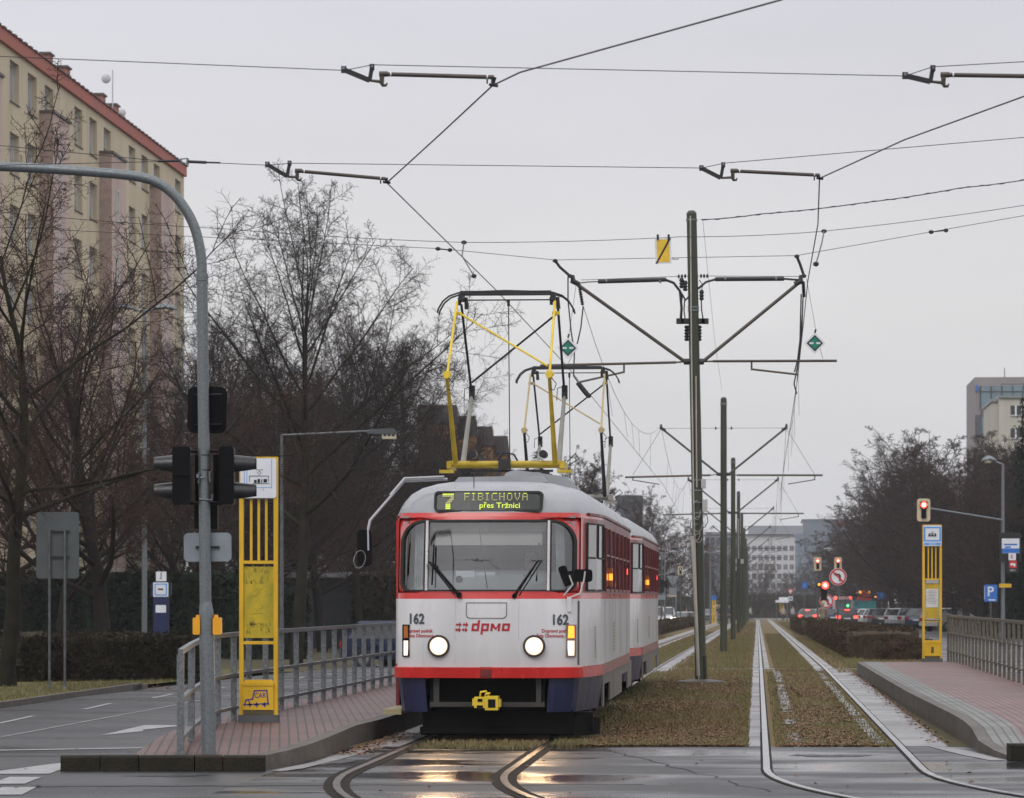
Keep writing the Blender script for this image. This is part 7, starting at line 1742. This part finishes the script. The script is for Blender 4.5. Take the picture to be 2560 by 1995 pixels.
# ---------------------------------------------------------------- cars
def car(name, label, cat, X, Y, rz, col, kind='sedan', lights=None, group=None, z=None, scale=1.0):
    paint = M('car_paint_%s' % '_'.join('%02d' % int(c * 100) for c in col), col, .22, .25, .06, 2, coat=.6)
    g = gx(X, Y) if z is None else z
    t = thing(name, label, cat, (X, Y, g), rz, group); t.scale = (scale,) * 3
    # side profile: (y, z) with y=0 rear .. L front
    if kind == 'van': L, wd, hh, belt = 4.9, .95, 1.95, 1.12; low = [(0, .35), (0, 1.1), (.05, belt), (3.75, belt), (4.75, .92), (L, .72), (L, .35)]; cab = [(.05, belt), (.18, hh), (2.9, hh), (3.75, belt)]
    elif kind == 'estate': L, wd, hh, belt = 4.5, .87, 1.47, .93; low = [(0, .33), (0, .62), (.06, belt), (3.2, belt), (4.2, .82), (L, .62), (L, .3)]; cab = [(.10, belt), (.45, 1.42), (.8, hh), (2.2, hh - .02), (3.2, belt)]
    else: L, wd, hh, belt = 4.4, .87, 1.43, .92; low = [(0, .33), (0, .66), (.06, belt - .02), (.6, belt), (3.2, belt), (4.15, .80), (L, .62), (L, .3)]; cab = [(.42, belt), (1.0, hh - .05), (1.35, hh), (2.3, hh), (3.2, belt)]
    m = MB()
    secs = []
    def loft(poly, wf, mats=None):
        vs = []; n = len(poly)
        for s_ in (-1, 1):
            for (y, z_) in poly: vs.append((s_ * wf(y, z_), y, z_))
        m.add(vs, [tuple(range(n))[::-1], tuple(range(n, 2 * n))] + [(i, (i + 1) % n, n + (i + 1) % n, n + i) for i in range(n)])
    wl = lambda y, z_: wd * (.90 if z_ < .4 else 1.0) * (1 - .10 * max(0, (y - L + .9) / .9) ** 2 - .06 * max(0, (.6 - y) / .6) ** 2)
    loft(low, wl)
    wc = lambda y, z_: lerp(wd * .97, wd * .74, (z_ - belt) / (hh - belt))
    # roof slab and pillars
    ci = [(y, z_) for y, z_ in cab]
    roof = [p for p in ci if p[1] > hh - .12]
    y0, y1 = roof[0][0], roof[-1][0]
    m.add([(-wd * .74, y0, hh - .06), (wd * .74, y0, hh - .06), (wd * .74, y1, hh - .06), (-wd * .74, y1, hh - .06), (-wd * .66, y0 + .08, hh), (wd * .66, y0 + .08, hh), (wd * .66, y1 - .1, hh), (-wd * .66, y1 - .1, hh)], [(4, 5, 6, 7), (0, 1, 5, 4), (1, 2, 6, 5), (2, 3, 7, 6), (3, 0, 4, 7), (3, 2, 1, 0)])
    rz0, fz0 = ci[0], ci[-1]
    for s_ in (-1, 1):
        m.bar((s_ * wd * .95, rz0[0] + .05, belt), (s_ * wd * .73, y0 + .02, hh - .05), .07, .09); m.bar((s_ * wd * .95, fz0[0] - .03, belt), (s_ * wd * .73, y1 - .02, hh - .05), .05, .06); ym = (y0 + y1) / 2; m.bar((s_ * wd * .96, ym, belt), (s_ * wd * .745, ym, hh - .05), .04, .09)
    body = m.build('body', paint, t, smooth=False)
    def pane(name, pts): q = MB(); q.add(pts, [tuple(range(len(pts)))]); q.build(name, dark_glass, t)
    a = .955; b = .735
    pane('rear_window', [(-wd * a, rz0[0] + .03, belt + .01), (wd * a, rz0[0] + .03, belt + .01), (wd * b, y0, hh - .06), (-wd * b, y0, hh - .06)])
    pane('windscreen', [(-wd * a, fz0[0] - .02, belt + .01), (wd * a, fz0[0] - .02, belt + .01), (wd * b, y1, hh - .06), (-wd * b, y1, hh - .06)])
    for s_ in (-1, 1): pane('side_window', [(s_ * wd * .95, rz0[0] + .04, belt + .01), (s_ * wd * .95, fz0[0] - .03, belt + .01), (s_ * wd * .735, y1, hh - .06), (s_ * wd * .735, y0, hh - .06)])
    for y in (.78, L - .82):
        for s_ in (-1, 1):
            q = MB(); q.lathe([(.18, -.09), (.29, -.10), (.315, -.07), (.315, .07), (.29, .10), (.18, .09)], (s_ * wd * .88, y, .315), 20, 'x'); o = q.build('wheel', rubber, t, smooth=True)
            q = MB(); q.lathe([(.19, -.002), (.17, .02), (.05, .03)] if s_ > 0 else [(.19, .002), (.17, -.02), (.05, -.03)], (s_ * (wd * .88 + .095), y, .315), 14, 'x'); q.build('rim', galv, o)
    q = MB(); q.box(-wd * .93, wd * .93, -.06, .04, .36, .56); q.build('rear_bumper', paint, t)
    q = MB(); q.box(-wd * .86, wd * .86, L - .06, L + .05, .32, .52); q.build('front_bumper', paint, t)
    q = MB(); q.box(-.26, .26, -.075, -.062, .60 if kind != 'van' else .5, .71 if kind != 'van' else .61); q.build('number_plate', white_p, t)
    tl = lights == 'rear'
    for s_ in (-1, 1):
        q = MB(); q.box(min(s_ * wd * .97, s_ * wd * .62), max(s_ * wd * .97, s_ * wd * .62), -.04, .03, .66, .86); q.build('tail_light', lamp_red if tl else M('tail_lens', (.22, .01, .012), .2), t)
        q = MB(); k_ = 1.5 if lights == 'front' else 1; q.lathe([(.12 * k_, -.02), (.10 * k_, .05), (.02, .07)], (s_ * wd * .70, L - .02, .66), 14, 'y'); q.build('headlight', lamp_car if lights == 'front' else grey_glass, t, smooth=True)
    if tl: q = MB(); q.box(-.2, .2, rz0[0] + .1, rz0[0] + .14, hh - .16, hh - .1); q.build('brake_light', lamp_red, t)
    q = MB(); q.box(-.45, .45, L + .0, L + .055, .54, .70); q.build('grille', rubber, t)
    for s_ in (-1, 1): q = MB(); q.box(min(s_ * wd * .98, s_ * (wd + .15)), max(s_ * wd * .98, s_ * (wd + .15)), fz0[0] - .45, fz0[0] - .33, belt + .02, belt + .16); q.build('mirror', paint, t)
    return t
def cpx(px, Y): return (px - 1280) / F * Y
sil, whi, blk, blu, gry, bei = (.42, .43, .45), (.62, .63, .64), (.018, .018, .02), (.02, .03, .075), (.17, .175, .18), (.46, .44, .40)
fwd = TR
car('parked_car', 'dark blue estate car behind the left platform railing beside the tram', 'car', cpx(885, 104), 104, TR + pi + radians(68), (.016, .03, .075), 'estate', z=-.42, scale=.96)
gp = 'cars parked along the right road'
# (px of the rear centre, Y)
for i, (px, Y, c, k, lab, r_) in enumerate([(2238, 272, sil, 'estate', 'silver estate car with grey rear window, clearest of the parked row', .12), (2272, 262, gry, 'estate', 'dark grey estate car next to the silver one', .16), (2292, 247, blu, 'sedan', 'dark blue car half hidden by the right stop pylon', .2), (2205, 285, blk, 'sedan', 'black car between silver parked cars', .10), (2183, 296, sil, 'sedan', 'silver saloon left of the black parked car', .10), (2166, 308, whi, 'sedan', 'pale saloon at the far left of the parked row', .1), (2322, 222, bei, 'estate', 'beige estate car showing behind the right stop pylon and railing', .85), (2258, 300, gry, 'van', 'grey van standing behind the parked estate cars', .1), (2150, 318, gry, 'sedan', 'dark grey car beside the turquoise lorry', .1), (2194, 290, gry, 'estate', 'grey car wedged between the silver saloon and the black car', .1)]):
    car('parked_car', lab, 'car', cpx(px, Y), Y, TR - r_, c, k, None, gp)
gd = 'cars driving away on the right road'
car('driving_car', 'dark hatchback with red tail lamps below the larger no-turn sign', 'car', cpx(2118, 288), 288, TR, (.03, .05, .05), 'estate', 'rear', gd)
car('driving_car', 'grey car with three bright red brake lamps at the hedge end', 'car', cpx(2019, 335), 335, TR, gry, 'sedan', 'rear', gd)
car('driving_car', 'white car half hidden behind the walking person', 'car', cpx(2050, 345), 345, TR - .2, whi, 'sedan', None, gd)
car('driving_car', 'small dark car beside the dark hatchback', 'car', cpx(2083, 320), 320, TR, blu, 'sedan', None, gd)
go = 'oncoming cars with headlamps on the left road'
for (px, Y, c, k, lab) in [(1640, 330, whi, 'van', 'white van with a lit headlamp right beside the second tram'), (1668, 400, whi, 'van', 'second white van with three lit lamps'), (1704, 385, sil, 'sedan', 'silver oncoming saloon with bright headlamps'), (1722, 420, sil, 'sedan', 'pale oncoming car behind the nearest pole'), (1768, 430, gry, 'sedan', 'grey oncoming car between the first two poles'), (1800, 450, whi, 'van', 'far white van behind the yellow stop posts')]:
    car('oncoming_car', lab, 'car', cpx(px, Y), Y, TR + pi, c, k, 'front' if px < 1750 else None, go)
# bus with red roof lamps, turquoise lorry
X, Y = cpx(2108, 350), 350; t = thing('minibus', 'small bus seen from behind with red roof lamps and a green light', 'bus', (X, Y, gx(X, Y)), TR)
m = MB(); m.prism(rrect(1.8, 2.3, .18, 0, 1.5), 0, 6); m.build('body', M('bus_pale_red', (.62, .40, .40), .4), t)
m = MB(); m.box(-.76, .76, -.03, -.005, 1.45, 2.35); m.build('rear_window', grey_glass, t)
for x in (-.72, .72): m = MB(); m.lathe([(.13, -.02), (.05, -.06)], (x, 0, 2.52), 10, 'y'); m.build('roof_lamp', lamp_red, t)
m = MB(); m.lathe([(.12, -.05), (.05, -.07)], (.45, 0, 1.75), 10, 'y'); m.build('green_lamp', lamp_green, t)
m = MB(); m.box(-.8, .8, -.02, .0, .5, .8); m.build('rear_bumper', white_p, t)
for x in (-.75, .75): m = MB(); m.lathe([(.4, -.1), (.4, .1)], (x, 1.2, .4), 16, 'x'); m.build('wheel', rubber, t)
X, Y = cpx(2163, 330), 330; t = thing('skip_lorry', 'turquoise lorry carrying red machinery with orange beacons', 'truck', (X, Y, gx(X, Y)), TR)
m = MB(); m.prism([(-.95, .9), (.95, .9), (1.0, 2.1), (-1.0, 2.1)], 0, 5); m.box(-1.05, 1.05, -.04, 5.0, 2.06, 2.18); m.build('skip', M('turquoise_paint', (.035, .22, .23), .45, 0, .15), t)
m = MB(); m.box(-.9, .9, .3, 6.5, .55, .9); m.build('chassis', rubber, t)
m = MB(); m.bar((-.8, 1, 2.1), (-.1, 1.2, 3.1), .14, .14); m.bar((-.1, 1.2, 3.1), (.6, 1, 2.3), .14, .14); m.box(-.5, .5, .8, 1.6, 2.2, 2.75); m.bar((-.5, 1.3, 2.3), (.3, 1.4, 3.0), .1, .1); m.build('crane', M('machinery_red', (.40, .03, .03), .4), t)
for x, z_ in ((-.45, 2.95), (.35, 2.95), (.95, 2.45)): m = MB(); m.lathe([(.05, -.08), (.12, -.02), (.12, .08), (.03, .14)], (x, .6, z_), 12); m.build('beacon', lamp_amber, t)
for x in (-.85, .85): 
    for y in (1.0, 2.2): m = MB(); m.lathe([(.45, -.12), (.45, .12)], (x, y, .45), 16, 'x'); m.build('wheel', rubber, t)
# ---------------------------------------------------------------- people
skin_m = M('skin_tone', (.42, .24, .17), .6, 0, .08)
def person(label, loc, rz, joints, jacket, trousers, hair, scale=1.0, sit=False):
    """one continuous skinned body; joints overrides the standing pose"""
    J = {'pelvis': (0, 0, .95), 'waist': (0, 0, 1.10), 'chest': (0, -.01, 1.32), 'neck': (0, 0, 1.50), 'jaw': (0, -.03, 1.575), 'head': (0, -.015, 1.67), 'top': (0, 0, 1.74),
         'shL': (-.19, 0, 1.43), 'elL': (-.25, .02, 1.15), 'wrL': (-.24, -.08, .90), 'shR': (.19, 0, 1.43), 'elR': (.25, .02, 1.15), 'wrR': (.24, -.08, .90),
         'hipL': (-.10, 0, .90), 'knL': (-.11, -.02, .50), 'anL': (-.11, .02, .09), 'toL': (-.12, -.16, .035), 'hipR': (.10, 0, .90), 'knR': (.11, -.02, .50), 'anR': (.11, .02, .09), 'toR': (.12, -.16, .035)}
    J.update(joints)
    R = {'pelvis': .15, 'waist': .135, 'chest': .155, 'neck': .058, 'jaw': .075, 'head': .092, 'top': .06, 'shL': .072, 'elL': .05, 'wrL': .034, 'shR': .072, 'elR': .05, 'wrR': .034, 'hipL': .095, 'knL': .066, 'anL': .048, 'toL': .04, 'hipR': .095, 'knR': .066, 'anR': .048, 'toR': .04}
    E = [('pelvis', 'waist'), ('waist', 'chest'), ('chest', 'neck'), ('neck', 'jaw'), ('jaw', 'head'), ('head', 'top'), ('chest', 'shL'), ('shL', 'elL'), ('elL', 'wrL'), ('chest', 'shR'), ('shR', 'elR'), ('elR', 'wrR'), ('pelvis', 'hipL'), ('hipL', 'knL'), ('knL', 'anL'), ('anL', 'toL'), ('pelvis', 'hipR'), ('hipR', 'knR'), ('knR', 'anR'), ('anR', 'toR')]
    for s_ in 'LR':
        w = Vector(J['wr' + s_]); e = Vector(J['el' + s_]); d = (w - e).normalized(); sd = d.cross(Vector((0, 1, 0))) if abs(d.y) < .8 else d.cross(Vector((0, 0, 1))); sd.normalize(); side = Vector((0, 1, 0)) if abs(d.y) < .8 else Vector((1, 0, 0))
        pm = w + d * .075; J['pm' + s_] = tuple(pm); R['pm' + s_] = .034; E.append(('wr' + s_, 'pm' + s_))
        for i, (o, l_) in enumerate(((-.03, .07), (-.01, .085), (.01, .08), (.028, .06))):
            q = pm + side * o + d * .02; q2 = q + d * l_ * .5; q3 = q2 + (d + sd * .6).normalized() * l_ * .5
            for n_, p_ in (('a', q), ('b', q2), ('c', q3)): J['f%s%d%s' % (s_, i, n_)] = tuple(p_); R['f%s%d%s' % (s_, i, n_)] = .009
            E += [('pm' + s_, 'f%s%da' % (s_, i)), ('f%s%da' % (s_, i), 'f%s%db' % (s_, i)), ('f%s%db' % (s_, i), 'f%s%dc' % (s_, i))]
        th = w + d * .03 - side * .035; J['th' + s_] = tuple(th); J['tt' + s_] = tuple(th + (d - side * .5).normalized() * .055); R['th' + s_] = .012; R['tt' + s_] = .009; E += [('wr' + s_, 'th' + s_), ('th' + s_, 'tt' + s_)]
    keys = list(J); idx = {k: i for i, k in enumerate(keys)}
    me = bpy.data.meshes.new('p'); me.from_pydata([J[k] for k in keys], [(idx[a], idx[b]) for a, b in E], [])
    ob = bpy.data.objects.new('p', me); COL.objects.link(ob); sk = ob.modifiers.new('s', 'SKIN'); sv = me.skin_vertices[0].data
    for k in keys: sv[idx[k]].radius = (R[k], R[k] * (.78 if k in ('chest', 'waist', 'pelvis') else 1)); sv[idx[k]].use_root = (k == 'pelvis')
    sb = ob.modifiers.new('u', 'SUBSURF'); sb.levels = 1; sb.render_levels = 1
    bpy.context.view_layer.update()
    out = bpy.data.meshes.new_from_object(ob.evaluated_get(bpy.context.evaluated_depsgraph_get())); bpy.data.objects.remove(ob)
    for m_ in (jacket, trousers, skin_m, rubber): out.materials.append(m_)
    hd = Vector(J['head']); nk = Vector(J['neck']); pw = {s_: Vector(J['wr' + s_]) for s_ in 'LR'}; pel = Vector(J['pelvis']).z
    legs = [Vector(J[k]) for k in ('hipL', 'knL', 'anL', 'hipR', 'knR', 'anR')]
    arms_ = [Vector(J[k]) for k in ('chest', 'waist', 'shL', 'elL', 'wrL', 'shR', 'elR', 'wrR', 'neck')]
    for p in out.polygons:
        c = p.center
        if c.z > nk.z + .02 and (c - hd).length < .25: k = 2
        elif any((c - pw[s_]).length < .19 and (c - Vector(J['el' + s_])).length > (pw[s_] - Vector(J['el' + s_])).length + .01 for s_ in 'LR'): k = 2
        elif min((c - a).length for a in legs) < min((c - a).length for a in arms_) and c.z < pel - .02 + (.12 if sit else 0): k = 3 if c.z < .085 and not sit else 1
        else: k = 0
        p.material_index = k; p.use_smooth = True
    t = thing('person', label, 'person', loc, rz); t.scale = (scale,) * 3
    o = bpy.data.objects.new('body', out); COL.objects.link(o); o.parent = t
    m = MB(); hh_ = Vector(J['head'])
    vs = []; n = 14
    for j in range(6):
        a = radians(90 - 20 * j)
        for k in range(n): b = 2 * pi * k / n; rr = .108 * cos(a) + .002; vs.append((hh_.x + rr * cos(b) * .95, hh_.y + rr * sin(b) * 1.1 + .025, hh_.z + .02 + .115 * sin(a) - (.05 if sin(b) > .3 and j > 3 else 0)))
    m.add(vs, [(j * n + k, j * n + (k + 1) % n, (j + 1) * n + (k + 1) % n, (j + 1) * n + k) for j in range(5) for k in range(n) if not (j > 2 and sin(2 * pi * (k + .5) / n) < -.2)]); m.build('hair', hair, t, smooth=True)
    m = MB()
    for x in (-.034, .034): m.lathe([(.004, -.010), (.010, -.006), (.012, 0)], (hh_.x + x, hh_.y - .092, hh_.z + .0), 8, 'y')
    m.build('eyes', ink, t)
    m = MB(); m.add([(hh_.x - .014, hh_.y - .09, hh_.z - .04), (hh_.x + .014, hh_.y - .09, hh_.z - .04), (hh_.x, hh_.y - .118, hh_.z - .038), (hh_.x, hh_.y - .092, hh_.z + .005)], [(0, 1, 2), (0, 2, 3), (1, 3, 2)]); m.build('nose', skin_m, t)
    m = MB(); m.box(hh_.x - .025, hh_.x + .025, hh_.y - .098, hh_.y - .085, hh_.z - .068, hh_.z - .060); m.build('mouth', M('lip_tone', (.25, .09, .08), .6), t)
    return t
navy = M('navy_cloth', (.03, .035, .05), .8); brown_c = M('fur_brown_coat', (.30, .22, .17), .9, 0, .3, 20); pink_c = M('pale_pink_coat', (.45, .34, .31), .8); grey_c = M('light_grey_jacket', (.42, .42, .43), .8); dk = M('dark_trousers', (.02, .02, .025), .8); hair_d = M('dark_hair', (.03, .02, .015), .7); hair_b = M('blond_hair', (.50, .40, .26), .7); tan_c = M('tan_jacket', (.30, .18, .11), .8)
sitJ = {'pelvis': (0, 0, .55), 'waist': (0, .02, .70), 'chest': (0, .0, .92), 'neck': (0, -.02, 1.10), 'jaw': (0, -.06, 1.175), 'head': (0, -.045, 1.27), 'top': (0, -.03, 1.34), 'shL': (-.19, 0, 1.03), 'elL': (-.26, -.12, .78), 'wrL': (-.20, -.36, .72), 'shR': (.19, 0, 1.03), 'elR': (.26, -.12, .78), 'wrR': (.20, -.36, .72),
        'hipL': (-.1, -.03, .52), 'knL': (-.13, -.45, .52), 'anL': (-.13, -.48, .10), 'toL': (-.13, -.62, .06), 'hipR': (.1, -.03, .52), 'knR': (.13, -.45, .52), 'anR': (.13, -.48, .10), 'toR': (.13, -.62, .06)}
Lm = Matrix.Translation(TLOC) @ Matrix.Rotation(TR, 4, 'Z')
person('driver in dark clothes sitting behind the tram windscreen', Lm @ Vector((.44, 1.1, .86)), TR, sitJ, navy, dk, hair_d, 1.0, True)
walk = {'knL': (-.11, -.10, .52), 'anL': (-.11, -.10, .10), 'toL': (-.12, -.27, .05), 'knR': (.11, .02, .50), 'anR': (.11, .20, .12), 'toR': (.11, .06, .04)}
for (px, Y, lab, j, t_, h, rz) in [(2057, 178, 'person with blond hair in a brown fur coat, walking behind the hedge', brown_c, dk, hair_b, pi + .4), (1958, 425, 'person in a pale pink coat waiting by the far shelter', pink_c, dk, hair_b, 0), (1982, 425, 'person in a light grey jacket right of the far shelter', grey_c, dk, hair_d, .6), (1797, 330, 'person in dark clothes beside the yellow stop posts', navy, dk, hair_d, .3), (1823, 345, 'person in navy behind the second pole', navy, dk, hair_d, -.4), (1716, 410, 'person in a tan jacket on the far pavement', tan_c, dk, hair_d, 0), (1876, 430, 'person in a light top beside the far poles', grey_c, navy, hair_d, 2.0)]:
    X = cpx(px, Y); person(lab, (X, Y, gx(X, Y)), rz, walk, j, t_, h)
# ---------------------------------------------------------------- air, light, camera
m = bpy.data.materials.new('misty_air'); m.use_nodes = True; nt = m.node_tree
for n in list(nt.nodes): nt.nodes.remove(n)
out = nt.nodes.new('ShaderNodeOutputMaterial'); pv = nt.nodes.new('ShaderNodeVolumePrincipled'); pv.inputs['Color'].default_value = (.93, .95, 1.0, 1); pv.inputs['Density'].default_value = .00022; pv.inputs['Anisotropy'].default_value = .25
nt.links.new(pv.outputs[0], out.inputs['Volume'])
mb = MB(); mb.box(-640, 640, -70, 1700, -9, 62); hz = tag(mb.build('haze', m), kind='stuff')

SUN_EL, SUN_AZ = radians(42), radians(200)      # overcast: the brighter part of the sky is behind and left of the camera
w = bpy.data.worlds.new('World'); SC.world = w; w.use_nodes = True; nt = w.node_tree; N = nt.nodes; Lk = nt.links
bg = N['Background']; bg.inputs['Strength'].default_value = .1
sky = N.new('ShaderNodeTexSky'); sky.sky_type = 'NISHITA'; sky.sun_disc = False; sky.sun_elevation = SUN_EL; sky.sun_rotation = SUN_AZ; sky.air_density = 1.5; sky.dust_density = 4
hs = N.new('ShaderNodeHueSaturation'); hs.inputs['Saturation'].default_value = .12; Lk.new(sky.outputs[0], hs.inputs['Color'])
tc = N.new('ShaderNodeTexCoord'); sp = N.new('ShaderNodeSeparateXYZ'); Lk.new(tc.outputs['Generated'], sp.inputs[0])
rp = N.new('ShaderNodeValToRGB'); cr = rp.color_ramp; cr.elements[0].position = 0.0; cr.elements[0].color = (.63, .63, .655, 1); cr.elements[1].position = 1.0; cr.elements[1].color = (1.0, 1.0, 1.03, 1)
e = cr.elements.new(.16); e.color = (.615, .615, .665, 1); e = cr.elements.new(.08); e.color = (.66, .655, .66, 1)
Lk.new(sp.outputs[2], rp.inputs['Fac'])
mp = N.new('ShaderNodeMapping'); mp.inputs['Scale'].default_value = (1.0, 1.0, 5.0); Lk.new(tc.outputs['Generated'], mp.inputs['Vector'])
nz = N.new('ShaderNodeTexNoise'); nz.inputs['Scale'].default_value = 3.4; nz.inputs['Detail'].default_value = 4; Lk.new(mp.outputs['Vector'], nz.inputs['Vector'])
cl = N.new('ShaderNodeMapRange'); cl.inputs['From Min'].default_value = .3; cl.inputs['From Max'].default_value = .7; cl.inputs['To Min'].default_value = 10.8; cl.inputs['To Max'].default_value = 12.4; Lk.new(nz.outputs['Fac'], cl.inputs['Value'])
zen = N.new('ShaderNodeMapRange'); zen.inputs['From Min'].default_value = .18; zen.inputs['From Max'].default_value = .75; zen.inputs['To Min'].default_value = 1.0; zen.inputs['To Max'].default_value = 1.3; Lk.new(sp.outputs[2], zen.inputs['Value'])
m1 = N.new('ShaderNodeMath'); m1.operation = 'MULTIPLY'; Lk.new(cl.outputs[0], m1.inputs[0]); Lk.new(zen.outputs[0], m1.inputs[1])
vm = N.new('ShaderNodeVectorMath'); vm.operation = 'SCALE'; Lk.new(rp.outputs['Color'], vm.inputs[0]); Lk.new(m1.outputs[0], vm.inputs['Scale'])
mx = N.new('ShaderNodeMix'); mx.data_type = 'RGBA'; mx.inputs['Factor'].default_value = .92; Lk.new(hs.outputs[0], mx.inputs[6]); Lk.new(vm.outputs[0], mx.inputs[7]); Lk.new(mx.outputs[2], bg.inputs['Color'])
sl = bpy.data.lights.new('sun', 'SUN'); sl.energy = .75; sl.angle = radians(28); sl.color = (1, .97, .93)
so = bpy.data.objects.new('sun', sl); COL.objects.link(so)
az = radians(200); dirv = Vector((sin(az) * cos(SUN_EL), cos(az) * cos(SUN_EL), sin(SUN_EL)))
so.rotation_euler = dirv.to_track_quat('Z', 'Y').to_euler()
cam = bpy.data.cameras.new('camera'); co = bpy.data.objects.new('camera', cam); COL.objects.link(co); SC.camera = co
co.location = (0, 0, HC); co.rotation_euler = (radians(90), 0, 0)
cam.sensor_width = 36; cam.sensor_fit = 'HORIZONTAL'; cam.lens = F / 2560 * 36; cam.shift_y = (HY - 997.5) / 2560
cam.clip_start = .1; cam.clip_end = 6000
cam.dof.use_dof = True; cam.dof.focus_distance = 43; cam.dof.aperture_fstop = 7.1
SC.view_settings.view_transform = 'Standard'; SC.view_settings.look = 'None'; SC.view_settings.exposure = 0; SC.view_settings.gamma = 1
SC.render.resolution_x = 1024; SC.render.resolution_y = 798
SC.cycles.use_denoising = True
SC.cycles.max_bounces = 6; SC.cycles.diffuse_bounces = 2; SC.cycles.glossy_bounces = 3; SC.cycles.transparent_max_bounces = 12; SC.cycles.volume_bounces = 1
